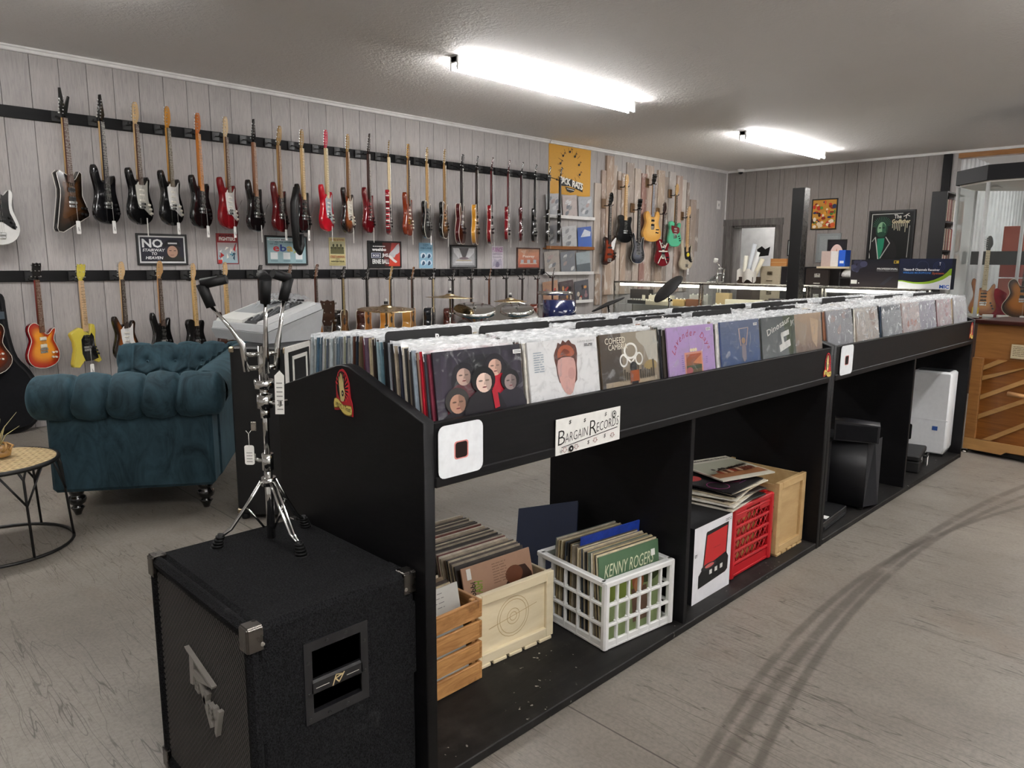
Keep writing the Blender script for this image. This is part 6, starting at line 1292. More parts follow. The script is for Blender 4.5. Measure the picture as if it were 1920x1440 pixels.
# ---- ledges with displayed records
LED = [(7.70, 8.76, 2.005, 'white_paint'), (7.70, 8.76, 1.575, 'oak_panel'), (7.68, 8.76, 1.215, 'white_paint'), (7.66, 8.76, .80, 'white_paint')]
rn = ('top', 'second', 'third', 'bottom'); cn = ('left', 'middle', 'right')
DC = [['c4c4c6','c8bcb8','b8bcc0'],['9a9a9e','c8c8c8','4a68b0'],['b8b0a8','8a8e94','a8b4b8'],['c49a7c','5a4a4c','5c5c64']]
for i, (ya, yb, z, mt) in enumerate(LED):
    t = thing('record_ledge', '%s narrow display ledge below the yellow banner' % ('brown' if i == 1 else rn[i]+' white'), 'shelf', (XS, ya, z), 0, 'narrow record ledges')
    MB().bx(0, .07, 0, yb-ya, 0, .018, .002).build('shelf_board', mt, t); MB().bx(.06, .07, 0, yb-ya, .018, .045, .002).build('lip', mt, t)
    for j in range(3):
        y = ya+.18+j*.345; col = DC[i][j]
        def ga(a, i=i, j=j, col=col):
            r = random.Random(i*7+j); a.rect(0, 0, 1, 1, col)
            if (i, j) == (1, 2): a.rect(0, 0, 1, .6, '4a70c0'); a.poly([(.2,.55),(.5,.9),(.95,.75),(.9,.55)], 'd8dce4')
            elif (i, j) == (2, 2): a.rect(0, 0, 1, .45, '6a747a')
            elif i == 3:
                for k in range(8): x, q = r.uniform(.1, .8), r.uniform(.1, .7); a.ell(x, q, r.uniform(.05, .12), r.uniform(.06, .14), r.choice(['c8483c', 'dcd0c0', '2a2426', 'a8868c', 'e0a05c']))
            else:
                for k in range(5): x, q = r.uniform(.1, .7), r.uniform(.1, .7); a.poly(smoothpath([(x, q), (x+.2, q+.05), (x+.25, q+.2), (x+.03, q+.15)], 2), r.choice(['dcdcdc', '9a9a9c', 'b8a4a0', '84888e']))
        o = picture(None, 'display_record', 'plastic-wrapped record at the %s of the %s display ledge' % (cn[j], 'brown' if i == 1 else rn[i]), 'record', None, ga, col, film=True, group='records on the display ledges', loc=(XS+.045, y, z+.019), size=(.312, .312 if i < 3 else .312)); o.rotation_euler = (radians(0), radians(-0), radians(90)); o.rotation_euler.y = radians(-6)
# security camera, thermostat
sc = aty(1389, 319, YB-.12); t = thing('security_camera', 'white dome camera on the ceiling near the corner', 'camera', (sc.x, YB-.12, ZC)); MB().ink('e6e4e2').lathe([(.06, 0), (.06, -.045), (.052, -.05)], 16).build('housing', 'plastic', t); MB().ink('101012').lathe([(.045, -.05), (.04, -.07), (.02, -.085), (.001, -.088)], 16).build('lens_dome', 'gloss', t)
p = atx(1347, 386, XS); t = thing('wall_switch', 'white switch plate on the wall near the corner', 'switch', (XS, p.y, p.z-.06), 90); MB().ink('e4e2de').bx(-.06, .06, -.008, 0, 0, .15, .003).build('plate', 'plastic', t); MB().ink('8a8a88').bx(-.012, .012, -.012, -.008, .05, .1, .002).build('toggle', 'plastic', t)
# ---------------------------------------------------------------- drum hardware behind the bins
def cymbal(px, py, X, r, tilt, lab, col='b8a078', z_floor=0, roll=0):
    p = atx(px, py, X); t = thing('cymbal_stand', lab, 'cymbal', (p.x, p.y, 0), 0)
    q = (radians(tilt), radians(roll), 0)
    n = 40; prof = [(.008, .03), (.03, .028), (.046, .018), (.056, .007), (.12, .004), (r*.8, -.001), (r, -.005), (r, -.006), (r*.8, -.0025), (.12, .0025), (.046, .016), (.008, .028)]
    o = MB().ink(col).lathe(prof, n).build('cymbal', 'metal', t); o.location = (0, 0, p.z); o.rotation_euler = q
    MB().ink('17171a').cyl((0, 0, p.z+.036), (0, 0, p.z+.055), .016, n=10).ink('d8d8d6').cyl((0, 0, p.z+.055), (0, 0, p.z+.075), .009, n=8).build('wing_nut', 'satin', t)
    MB().ink('d0d0ce').cyl((0, 0, .35), (0, 0, p.z+.03), .007, n=8).cyl((0, 0, .1), (0, 0, .7), .0125, n=10).build('upright', 'chrome', t)
    MB().ink('c8c8c6').cyl((0, 0, p.z-.17), (0, 0, p.z-.12), .014, n=8).tube([(0, 0, p.z-.14), (.045, .02, p.z-.14)], .006, 6).build('clamp', 'chrome', t)
    for k in range(3): a_ = k*2.1; MB().ink('c8c8c6').tube([(0, 0, .42), (.16*cos(a_), .16*sin(a_), .2), (.28*cos(a_), .28*sin(a_), .012)], .007, 6).build('leg', 'chrome', t)
    return t
cymbal(724, 579, -4.6, .215, 1, 'large gold cymbal on a stand, nearest over the records', roll=3)
cymbal(844, 557, -4.9, .21, -2, 'flat high gold cymbal on a chrome stand')
cymbal(957, 564, -5.0, .16, 0, 'small tilted gold cymbal left of the blue drum', roll=0).children[0].rotation_euler = (radians(22), radians(-14), 0)
dp = atx(1041, 549, -5.6)
def drum(loc, r, h, col, lab, rot=(0, 0, 0)):
    t = thing('drum', lab, 'drum', loc, 0); t.rotation_euler = [radians(v) for v in rot]
    MB().ink(col).lathe([(r, -h), (r, 0)], 32).build('shell', 'gloss', t); MB().ink('e4e2dc').lathe([(.001, .008), (r*1.0, .008)], 32).build('head', 'paper', t)
    for z in (0, -h): MB().ink('d8d8d6').lathe([(r+.001, z-.02), (r+.013, z-.02), (r+.013, z+.014), (r+.002, z+.016)], 32).build('hoop', 'chrome', t)
    for k in range(8):
        q = k*pi/4+.2; MB().ink('d4d4d2').box((0, 0, 0), (.022, .024, .05), .005).cyl((.011, 0, -.03), (.011, 0, .05), .0035, n=6).build('lug', 'chrome', t)
        o = t.children[-1]; o.location = ((r+.006)*cos(q), (r+.006)*sin(q), -.07); o.rotation_euler.z = q
    return t
drum((dp.x, dp.y, dp.z), .185, .30, '14204e', 'dark blue drum with chrome hoop in front of the displayed records')
drum((-4.75, 4.28, .985), .17, .22, '2a4c58', 'teal drum with chrome rim just above the packed records', (8, 12, 0)); drum((-4.7, 4.75, .97), .14, .2, '2a4c58', 'smaller teal drum with chrome rim, nearer to the blue drum', (10, 10, 0))
bd = drum((-5.2, 5.2, .72), .28, .40, '14204e', 'large blue bass drum behind the record bins', (80, 0, 40))
def pad(px, py, Y, r, rot, lab):
    p = aty(px, py, Y); t = thing('drum_pad', lab, 'drum pad', p, 0, 'black electronic drum pads')
    o = MB().ink('121214').lathe([(.02, .02), (r*.3, .016), (r*.95, .0), (r, -.008), (r*.9, -.014), (.02, -.004)], 32).build('pad', 'rubber', t); o.rotation_euler = [radians(v) for v in rot]
    MB().ink('d4d4d2').tube([(0, 0, -.01), (.02, .01, -.12), (.02, .01, -.45), (.02, .01, -p.z+.012)], .009, 8).build('stand_tube', 'chrome', t); MB().ink('c8c8c6').cyl((.02, .01, -.14), (.02, .01, -.10), .016, n=8).box((.04, .01, -.12), (.03, .01, .02), .003).build('clamp', 'chrome', t)
    for k in range(3): a_ = k*2.1; MB().ink('1b1b1c').tube([(.02, .01, -p.z+.30), (.02+.26*cos(a_), .01+.26*sin(a_), -p.z+.01)], .008, 6).build('leg', 'satin', t)
pad(1252, 541, 6.6, .19, (38, -30, 0), 'black round drum pad tilted up on a chrome arm before the display case'); pad(1140, 570, 6.2, .19, (14, -20, 0), 'black round drum pad lying low behind the record bins')
# orange guitar and stool seen between console and records
guitar('acoustic', 'b4541c', (-4.05, 2.42, 1.0), 66, 'orange acoustic guitar on the floor behind the record bin', None, neck='5a2c1c', board='2a1c14', head='3a2016', hs='three', price=None, bind='e8dcc8', back='7a3416').rotation_euler.x = 0
t = thing('drum_throne', 'black drum stool behind the console', 'stool', (-4.5, 2.85, 0)); MB().ink('141416').lathe([(.10, .50), (.16, .51), (.17, .54), (.165, .58), (.13, .60), (.001, .605)], 24).build('seat', 'leather', t); MB().ink('c8c8c6').cyl((0, 0, .1), (0, 0, .5), .014).build('post', 'chrome', t)
for k in range(3): a_ = k*2.1+.5; MB().ink('c8c8c6').tube([(0, 0, .3), (.24*cos(a_), .24*sin(a_), .012)], .008, 6).build('leg', 'chrome', t)
# ---------------------------------------------------------------- lit glass counters
CY0, CY1, CZ = 9.0, 9.5, 1.12
def case(x0, x1, lab):
    t = thing('display_case', lab, 'display case', (x0, CY0, 0), 0, 'lit glass counters'); w = x1-x0; d = CY1-CY0
    MB().ink('2a2826').bx(.01, w-.01, .01, d-.01, 0, .45).build('plinth', 'satin', t)
    mb = MB().ink('a8a49c')
    for x in (0, w-.022):
        for y in (0, d-.022): mb.bx(x, x+.022, y, y+.022, .45, CZ, .002)
    for z in (.45, CZ-.022):
        for y in (0, d-.022): mb.bx(0, w, y, y+.022, z, z+.022, .002)
        for x in (0, w-.022): mb.bx(x, x+.022, 0, d, z, z+.022, .002)
    mb.build('aluminium_frame', 'metal', t)
    MB().bx(.022, w-.022, .008, .012, .47, CZ-.022).build('front_pane', 'glass', t); MB().bx(.01, w-.01, .01, d-.01, CZ-.006, CZ).build('top_pane', 'glass', t)
    MB().bx(.02, w-.02, .06, d-.02, .78, .786).build('glass_shelf', 'glass', t)
    MB().ink('e8e6e0').bx(.03, w-.03, d-.03, d-.024, .47, .76).build('back_panel', 'satin', t)
    l = MB().bx(.10 if w > 1.4 else .2, w-.04, .026, .05, CZ-.062, CZ-.026).build('led_strip', 'led_light', t)
    return t
case(-6.86, -5.38, 'lit glass counter in front of the weathered boards'); case(-5.36, -3.90, 'lit glass counter in front of the filing cabinets'); case(-3.88, -2.66, 'lit glass counter under the two dark cartons')
r = random.Random(21)
def small(name, lab, cat, loc, size, col, rz=0, knobs=0, grp='small gear inside the glass counters'):
    t = thing(name, lab, cat, loc, rz, grp); w, d, h = size
    MB().ink(col).bx(-w/2, w/2, -d/2, d/2, 0, h, .003).build('case', 'plastic', t)
    if knobs:
        mb = MB().ink('dedad2')
        for k in range(knobs): mb.cyl((-w/2+w*(k+.5)/knobs, -d*.1, h), (-w/2+w*(k+.5)/knobs, -d*.1, h+.018), .012, .01, 8)
        mb.build('knobs', 'plastic', t)
    return t
zc = .786
small('synth_module', 'dark synth with a row of pale knobs at the left inside the first glass counter', 'synthesizer', (-6.55, 9.28, zc), (.36, .2, .05), '1d1a1c', 0, 8); small('synth_module', 'dark box stacked at the back left of the first glass counter', 'synthesizer', (-6.6, 9.36, zc+.07), (.34, .12, .14), '26201e', 0)
small('drum_machine', 'cream drum machine with knobs inside the first glass counter', 'drum machine', (-6.12, 9.2, zc), (.42, .24, .06), 'd8cdb4', 6, 7); small('effect_unit', 'tan effect unit beside the cream drum machine', 'effect unit', (-5.82, 9.24, zc), (.2, .2, .09), 'c4a468', -4, 3); small('effect_unit', 'brown wooden box leaning in the first glass counter', 'box', (-5.62, 9.26, zc), (.22, .14, .1), '7a4a2c', 20)
for k in range(7): small('effect_pedal', 'small pedal lying in the second glass counter', 'pedal', (-5.2+k*.17, 9.16+r.uniform(0, .15), zc), (.12, .09, .05), r.choice(['c8c0b0', '2a2628', 'a89878', 'd8d4c8', '5a3a44']), r.uniform(-30, 30), 2, 'pedals in the second glass counter')
for k in range(6): small('boxed_accessory', 'small tan carton in the third glass counter', 'box', (-3.7+k*.17, 9.2+r.uniform(0, .12), zc), (.18, .12, r.uniform(.08, .2)), r.choice(['c8b48c', 'd8ccb0', 'a8946c', 'e4dcc8']), r.uniform(-10, 10), 0, 'cartons in the third glass counter')
small('keyboard_synth', 'cream mini keyboard on the shelf of the first glass counter', 'keyboard', (-6.3, 9.36, zc), (.5, .1, .13), 'd0c8b4', 3, 6); small('rack_unit', 'silver rack unit at the right of the first glass counter', 'rack unit', (-5.6, 9.38, zc), (.3, .1, .16), 'a8a8a4', 0, 4)
small('boxed_microphone', 'long pale carton leaning in the second glass counter', 'box', (-4.9, 9.34, zc), (.5, .1, .12), 'd8d0bc', 12); small('boxed_microphone', 'dark flat carton at the back of the second glass counter', 'box', (-4.35, 9.36, zc), (.4, .1, .15), '3a3436', -5); small('boxed_microphone', 'tan carton at the left of the second glass counter', 'box', (-5.22, 9.36, zc), (.2, .1, .2), 'b8a074', 0)
# bass drum pedal on the counter
p = aty(1345, 528, 9.25); t = thing('bass_drum_pedal', 'chrome bass drum pedal standing on the glass counter', 'drum pedal', (p.x, 9.25, CZ), -20)
MB().ink('b8b8b6').plate([(-.16, .01), (.05, .01), (.06, .03), (-.16, .02)], -.05, .05, .002).build('base_plate', 'metal', t); MB().ink('8a8a8a').plate([(-.17, .02), (-.16, .035), (.05, .14), (.06, .125)], -.035, .035, .002).build('foot_board', 'metal', t)
mb = MB().ink('d4d4d2')
for y in (-.055, .055): mb.tube([(.05, y, .01), (.07, y, .2)], .01, 8)
mb.tube([(.07, -.06, .2), (.07, .06, .2)], .009, 8); mb.build('posts', 'chrome', t); MB().ink('d4d4d2').tube([(.07, 0, .2), (-.05, 0, .30)], .006, 8).build('beater_rod', 'chrome', t); MB().ink('e8e6e0').cyl((-.06, 0, .285), (-.045, 0, .335), .028, n=10).build('beater', 'cloth', t)
# black post
t = thing('black_post', 'tall square black post standing at the glass counters', 'post', (-3.98, 8.83, 0)); MB().ink('0e0e10').bx(-.075, .075, -.075, .075, 0, 2.28, .004).build('shaft', 'satin', t); MB().ink('6a6866').bx(.0752, .0765, -.07, .07, 0, 2.28).build('steel_edge', 'metal', t)
# cartons on the counter
def carton(px0, px1, pyt, Y, lab, art, base, d=.14, rz=0):
    a = aty(px0, pyt, Y); b = aty(px1, pyt, Y); w = b.x-a.x; h = (a.z+b.z)/2-CZ
    t = thing('carton', lab, 'box', ((a.x+b.x)/2, Y, CZ), rz); MB().ink(base).bx(-w/2, w/2, 0, d, 0, h, .002).build('box', 'paper', t); A = Art(w, h, -.0006); art(A); A.build('print', 'ink', t); return t
def a_prof(a):
    a.rect(0, 0, 1, 1, '1d1b22'); a.grad(0, 0, 1, 1, '2a2124', '1a1a24'); r = random.Random(5)
    for k in range(10): a.ell(r.uniform(.04, .28), r.uniform(.6, .95), r.uniform(.03, .08), r.uniform(.05, .12), r.choice(['35354a', '454560', '2c2c3e']))
    a.text('PROFESSIONAL', .55, .64, .42, .07, 'd8d8da', .03, .1); a.text('PROFESSIONAL WIRELESS MICROPHONE', .55, .59, .42, .025, 'a8a8ac'); a.rect(.88, .87, .98, .97, 'c8a83c'); a.rect(.895, .89, .93, .95, '2a2410'); a.rect(.02, .12, .15, .26, 'e0e0dc'); a.ell(.19, .15, .012, .02, 'e0e0dc'); a.poly([(.62,.1),(.72,.1),(.9,.4),(.82,.4)], '2a2a34')
def a_mic(a):
    a.rect(0, 0, 1, 1, '141a2c'); a.grad(0, .2, 1, 1, '10131f', '1d2440')
    for r_ in (.05, .08, .11): a.ring(.76, .74, r_, .007, '2c3a68')
    a.ring(.45, .74, .12, .012, '2a3450'); a.poly(smoothpath([(.0,.27),(.3,.22),(.6,.26),(.85,.45),(1.0,.68),(1.0,.0),(.0,.0)], 3), '8ab02c'); a.poly(smoothpath([(.0,.24),(.3,.17),(.6,.18),(.85,.32),(1.0,.46),(1.0,.0),(.0,.0)], 3), 'e4e6ea'); a.text('Tbaxo-8 Channels Receiver', .08, .60, .70, .075, 'f0f0f2', .02); a.text('WIRELESS MICROPHONE', .08, .50, .54, .065, '3a78c8', .02); a.text('System', .64, .47, .22, .09, 'c8603c', .01, .1); a.text('MIC', .80, .03, .18, .12, '2a5cb8', .03); a.text('T', .76, .78, .03, .1, 'e8e8ea', .03)
carton(1597, 1688, 487, 9.28, 'dark carton lettered Professional with a smoke pattern', a_prof, '1d1b22'); carton(1688, 1787, 485, 9.20, 'blue-black wireless microphone carton with a green swoosh', a_mic, '141a2c')
# ---------------------------------------------------------------- back wall: pictures, cabinets, boxes
def backrect(x0, y0, x1, y1, Y=YB-.002): a, b = aty(x0, y0, Y), aty(x0, y1, Y); c = aty(x1, (y0+y1)/2, Y); return (a.x+c.x)/2, b.z, c.x-a.x, a.z-b.z
def a_paint(a):
    a.rect(0, 0, 1, 1, 'c8903c'); r = random.Random(9)
    for k in range(60): a.ell(r.uniform(.05, .95), r.uniform(.04, .96), r.uniform(.04, .1), r.uniform(.03, .08), r.choice(['c8382c', 'e0a03c', 'e8d4b4', '8a3020', '2c3a5c', '5a8a3c', 'd86030', 'f0e0c8', '4a2818']))
def a_god(a):
    a.rect(0, 0, 1, 1, '0d0d0d'); a.line([(.04, .02), (.04, .96), (.75, .965)], .012, 'c8c8c0'); a.line([(.93, .7), (.92, .04)], .012, '9a9a94')
    a.poly(smoothpath([(.06,.0),(.08,.34),(.16,.46),(.30,.50),(.46,.46),(.60,.36),(.66,.2),(.64,.0)], 2), '1b1919'); a.poly([(.20,.44),(.37,.45),(.36,.25),(.29,.0),(.25,.0),(.21,.2)], '1f8a66'); a.line([(.15, .47), (.20, .25), (.25, .0)], .014, 'd8d8d0'); a.line([(.40, .47), (.50, .34), (.30, .02)], .014, 'c8c8c0'); a.line([(.08, .38), (.15, .47)], .012, 'b0b0a8')
    r = random.Random(3)
    for k in range(16): q = radians(5+k*12); a.line([(.29+.12*cos(q), .70+.10*sin(q)), (.29+.22*cos(q), .72+.19*sin(q))], .007, '2f6a4e')
    a.ell(.29, .64, .145, .19, '173a2a'); a.ell(.29, .645, .105, .15, '8ab890'); a.poly(smoothpath([(.30,.78),(.385,.70),(.39,.60),(.33,.52),(.30,.60)], 2), '2f6248'); a.ell(.245, .67, .032, .014, '1a3a2a'); a.ell(.33, .67, .032, .014, '14301f'); a.poly(smoothpath([(.20,.56),(.29,.585),(.38,.56),(.36,.50),(.29,.48),(.22,.50)], 2), '1f4a36')
    a.text('The', .56, .86, .17, .085, 'f0efe6', .02); a.text('Godfather', .52, .755, .42, .09, 'e8dcb4', .03)
    for k in range(9): a.line([(.54+k*.042, .75), (.54+k*.042, .75-r.uniform(.05, .2))], .01, 'd8d2b4')
    a.line([(.78, .90), (.86, .93), (.92, .90)], .01, 'f0efe6'); a.line([(.84, .86), (.84, .93), (.9, .96)], .01, 'f0efe6')
def a_cert(a): a.rect(0, 0, 1, 1, 'd8dcdc'); a.scrib(.15, .2, .85, .85, 6, '8a9490', .006, seed=6)
def a_arch(a): a.rect(0, 0, 1, 1, '17151a'); a.ell(.5, .3, .42, .55, 'd8bcb4', 24, 0, 180); a.ell(.5, .28, .34, .3, '6a8a4c', 20, 0, 180); a.poly([(.4, .3), (.5, .7), (.6, .3)], 'b8683c'); a.rect(.1, .2, .9, .3, '4a5a38')
for rect, lab, fr, art, base, name in (((1524, 374, 1570, 431), 'colourful crowded cartoon picture in a black frame', '121212', a_paint, 'c8903c', 'framed_picture'), ((1631, 396, 1714, 489), 'framed black movie poster with a green-faced man on the back wall', '0d0d0d', a_god, '0d0d0d', 'framed_poster'), ((1478, 450, 1496, 480), 'small framed certificate left of the black post', '121212', a_cert, 'd8dcdc', 'framed_certificate')):
    cx, z, w, h = backrect(*rect); picture(None, name, lab, 'picture', fr, art, base, loc=(cx, YB-.002, z), size=(w, h), rz=0)
cx, z, w, h = backrect(1533, 438, 1576, 492); t = thing('breaker_panel', 'grey electrical breaker panel on the back wall', 'electrical panel', (cx, YB-.001, z)); MB().ink('8a8f90').bx(-w/2, w/2, -.02, 0, 0, h, .003).build('box', 'satin', t); MB().ink('969b9c').bx(-w/2+.05, w/2-.03, -.028, -.02, .03, h-.04, .003).build('door', 'satin', t)
def cabinet(px0, px1, pyt, Y, col, lab, d=.65, ncol='a8a6a0'):
    a, b = aty(px0, pyt, Y), aty(px1, pyt, Y); w, h = b.x-a.x, a.z; t = thing('filing_cabinet', lab, 'filing cabinet', ((a.x+b.x)/2, Y, 0)); MB().ink(col).bx(-w/2, w/2, .012, d, 0, h, .003).build('body', 'satin', t)
    for k in range(4):
        z0 = .04+k*(h-.05)/4; dr = MB().ink(col).bx(-w/2+.015, w/2-.015, 0, .012, z0, z0+(h-.05)/4-.012, .002).build('drawer', 'satin', t)
        MB().ink(ncol).bx(-.05, .05, -.012, 0, z0+.09, z0+.105, .002).build('handle', 'metal', dr); MB().ink(ncol).bx(-.045, .045, -.005, 0, z0+.19, z0+.25, .001).build('label_holder', 'metal', dr)
    return t, h
_, h1 = cabinet(1425, 1464, 499, 11.75, 'b8ac94', 'beige filing cabinet behind the glass counter', ncol='8a8070'); _, h2 = cabinet(1465, 1500, 500, 11.75, '17151a', 'black filing cabinet left of the black post', ncol='c8c8c4'); _, h3 = cabinet(1511, 1556, 503, 11.6, '241a16', 'dark brown filing cabinet right of the black post', ncol='d0d0cc')
def simple_box(px0, px1, pyt, z0, Y, d, col, lab, name='cardboard_box', cat='box', extra=None):
    a, b = aty(px0, pyt, Y), aty(px1, pyt, Y); w, h = b.x-a.x, max(a.z-z0, .03); t = thing(name, lab, cat, ((a.x+b.x)/2, Y, z0)); MB().ink(col).bx(-w/2, w/2, 0, d, 0, h, .003).build('box', 'paper', t)
    if extra: extra(t, w, h)
    return t
def tape(t, w, h): MB().ink('c8a878').bx(-w/2, w/2, -.001, 0, h*.5, h*.56).build('tape', 'satin', t)
simple_box(1445, 1475, 485, h1, 11.9, .25, 'b8804c', 'brown cardboard box on the beige filing cabinet', extra=tape)
a_ = aty(1532, 497, 11.6); t = thing('wooden_board', 'pale board lying on the dark brown cabinet', 'board', (a_.x+.25, 11.6, h3)); MB().ink('d8c8a8').bx(-.25, .25, -.02, .5, 0, .03, .002).build('board', 'paper', t)
def face2(t, w, h): MB().ink('b8a49c').bx(-w/2, -w/2+w*.55, -.001, 0, 0, h).build('pale_front', 'paper', t)
simple_box(1541, 1573, 471, h3+.031, 11.65, .2, 'e0dcd8', 'white router carton on the dark brown cabinet', extra=face2); simple_box(1573.5, 1586, 469, h3+.031, 11.62, .2, '2a5cc0', 'blue carton beside the white router carton', extra=lambda t, w, h: MB().ink('d8e0f0').bx(-w*.3, w*.3, -.001, 0, h*.2, h*.35).build('label', 'paper', t))
cx, z, w, h = backrect(1553, 449, 1588, 475, 12.0); picture(None, 'framed_picture', 'framed arched picture standing behind the router carton', 'picture', '121212', a_arch, '17151a', loc=(cx, 12.0, h3+.031), size=(w, aty(1570, 449, 12.0).z-h3-.031), rz=0)
t = thing('storage_rack', 'dark storage rack with folded white cloth beside the dark carton', 'shelf', (aty(1577, 500, 11.6).x+.14, 11.6, 0)); MB().ink('17171a').bx(-.16, -.14, 0, .4, 0, 1.32).bx(.14, .16, 0, .4, 0, 1.32).build('sides', 'satin', t)
for k in range(4): MB().ink('1a1a1c').bx(-.14, .14, 0, .4, .3+k*.29, .32+k*.29).build('shelf_board', 'satin', t)
t = thing('white_cloth', 'folded white cloth on the dark storage rack', 'cloth', (aty(1590, 500, 11.6).x, 11.7, 1.19)); MB().ink('d8d8d6').lathe([(.11, 0), (.13, .03), (.12, .06), (.09, .1), (.04, .14), (.001, .15)], 14).build('cloth', 'cloth', t)
# rolled papers standing at the doorway
p = aty(1404, 530, 11.6); t = thing('poster_bin', 'dark bin of rolled papers in front of the white doorway', 'bin', (p.x, 11.6, 0)); MB().ink('3a2c24').bx(-.14, .14, -.14, .14, 0, 1.17, .004).build('bin', 'satin', t)
for k, (dx, dz, cc, tl) in enumerate(((-.06, .62, 'c8ccd0', 12), (.0, .5, 'e0e0de', 18), (.06, .40, 'd8d0b8', 24), (-.1, .42, 'e8e4d4', 4))): o = MB().ink(cc).cyl((0, 0, -.3), (0, 0, dz), .035, n=12).build('paper_roll', 'paper', t); o.location = (dx, 0, 1.1); o.rotation_euler = (0, radians(tl), 0)
o = MB().ink('1a1817').plate([(0, 0), (.18, .02), (.2, .16), (.12, .12), (.06, .17), (-.02, .12)], 0, .02, .004).build('black_folder', 'cloth', t); o.location = (.14, -.02, 1.50)
o = MB().ink('e4e0d8').grid(lambda u, v: ((u-.5)*.34, -.16+.03*sin(9*u), v*.18+.03*sin(13*u)), 12, 4).build('loose_sheets', 'paper', t); o.location = (.03, 0, 1.1)
# record tower
rt_ = thing('record_tower', 'tall black shelf tower of records at the opening', 'shelf', (-3.46, 11.95, 0)); TW, TD, TH = .20, .9, 2.42
MB().ink('0e0e11').bx(0, TW, 0, .025, 0, TH, .003).build('side_panel', 'satin', rt_); MB().ink('0e0e11').bx(0, TW, TD-.025, TD, 0, TH, .003).build('side_panel', 'satin', rt_); MB().ink('0e0e11').bx(0, .015, .025, TD-.025, 0, TH).build('back_panel', 'satin', rt_)
zs = [.05, .45, .83, 1.20, 1.57, 1.98, TH-.025]
for z in zs: MB().ink('101013').bx(0, TW, .025, TD-.025, z, z+.025, .002).build('shelf_board', 'satin', rt_)
cc = ['b89c84','8a3c34','d8ccb8','5a4a40','c8b8a4','34302e','a4685c','e0d8c8','70685e','942c2c','cfc4b0']; lpb = MB()
lpv = None
for zi in (3, 4, 5):
    for k in range(30):
        y = .04+k*.0275
        nm = ('bottom', 'lower', 'middle', 'lower', 'middle', 'upper')[zi]
        o = lpv.copy() if lpv else MB().box((0, 0, .155), (.19, .022, .31), .002).build('shelved_record', 'card')
        if lpv: COL.objects.link(o)
        lpv = o; o.location = (-3.46+.11, 11.95+y+.012, zs[zi]+.0255); o.scale = (1, rl.uniform(.7, 1), rl.uniform(.94, 1.0) if zi < 5 else rl.uniform(.94, 1)); o.color = lin(rl.choice(cc)); tag(o, 'record in a row on the %s shelf of the black tower' % nm, 'record', 'records on the %s shelf of the black tower' % nm)
for z in (1.95, 1.545): MB().ink('f0efea').lathe([(.001, 0), (.03, 0), (.03, .004), (.001, .004)], 12).build('round_label', 'paper', rt_); o = rt_.children[-1]; o.rotation_euler = (0, radians(90), 0); o.location = (TW, .16, z+.045)
# ---------------------------------------------------------------- octagonal glass cabinet and wooden piano
oc = Vector((-1.80, 9.86, 0)); R8 = .77
def octo(r, z): return [(r*cos(radians(22.5+45*k-3)), r*sin(radians(22.5+45*k-3)), z) for k in range(8)]
t = thing('glass_cabinet', 'octagonal glass cabinet with black top at the right edge', 'display cabinet', oc)
def prism(mb, r, z0, z1): v = octo(r, z0)+octo(r, z1); return mb.add(v, [tuple(range(8))[::-1], tuple(range(8, 16))]+[(k, (k+1) % 8, (k+1) % 8+8, k+8) for k in range(8)])
prism(MB().ink('17171b'), R8+.02, 2.27, 2.425).build('top_canopy', 'matte', t); prism(MB().ink('dcd8d0'), R8-.02, 2.25, 2.27).build('canopy_soffit', 'satin', t); prism(MB().ink('3a1412'), R8+.02, .80, .83).build('floor_rim', 'gloss', t); prism(MB().ink('3a2418'), R8-.01, .0, .80).build('plinth', 'satin', t)
for k in range(8):
    a0, a1 = Vector(octo(R8-.012, 0)[k]), Vector(octo(R8-.012, 0)[(k+1) % 8])
    MB().ink('d4d6d7').cyl(tuple(a0+Vector((0, 0, .83))), tuple(a0+Vector((0, 0, 2.25))), .022, n=6).build('aluminium_post', 'satin', t)
    v = [a0+Vector((0, 0, .835)), a1+Vector((0, 0, .835)), a1+Vector((0, 0, 2.25)), a0+Vector((0, 0, 2.25))]; MB().add([tuple(q) for q in v], [(0, 1, 2, 3)]).build('pane', 'glass', t)
for dx in (-.35, .3): o = MB().ink('f0ece4').lathe([(.02, 0), (.07, -.03), (.075, -.035)], 14).build('spot_lamp', 'satin', t); o.location = (dx, -.3, 2.25)
def stand_guitar(st, body, px, py, Y, rz, lab, **kw):
    p = aty(px, py, Y); bt = min(q[1] for q in OUT[st]); g = guitar(st, body, (p.x, Y, .835-bt), rz, lab, 'guitars inside the glass cabinet', **kw); g.scale = (.86, .86, .86); g.location.z = .835-bt*.86; return g
stand_guitar('super', '8a4a18', 1840, 586, 9.5, 22, 'amber wood guitar standing inside the glass cabinet', burst='c8833c', neck='d0b080', board='d8c8a4', head='1a1a1a', pick='b', price=None)
stand_guitar('semi', '2a140c', 1914, 592, 9.4, 10, 'violin-shaped sunburst bass inside the glass cabinet at the right edge', burst='b06a20', bind='e8dcc4', neck='c0a070', board='2a1c16', head='2a1c16', hs='four', pick='b', cat='guitar')
t = thing('red_cloth', 'folded red cloth inside the glass cabinet', 'cloth', (aty(1868, 560, 9.9).x, 9.9, .831)); MB().ink('8a1424').grid(lambda u, v: ((u-.5)*.22+.02*sin(6*v), .03*sin(7*u+3*v), v*.3*(1-.4*abs(u-.5))), 10, 8).build('cloth', 'cloth', t)
for k, px in enumerate((1825, 1852, 1880)): small('effect_pedal', 'small white accessory on the floor of the glass cabinet', 'accessory', (aty(px, 590, 9.35).x, 9.35, .831), (.1, .05, .03), 'dcd8d0', 15*k, 0, 'accessories in the glass cabinet')
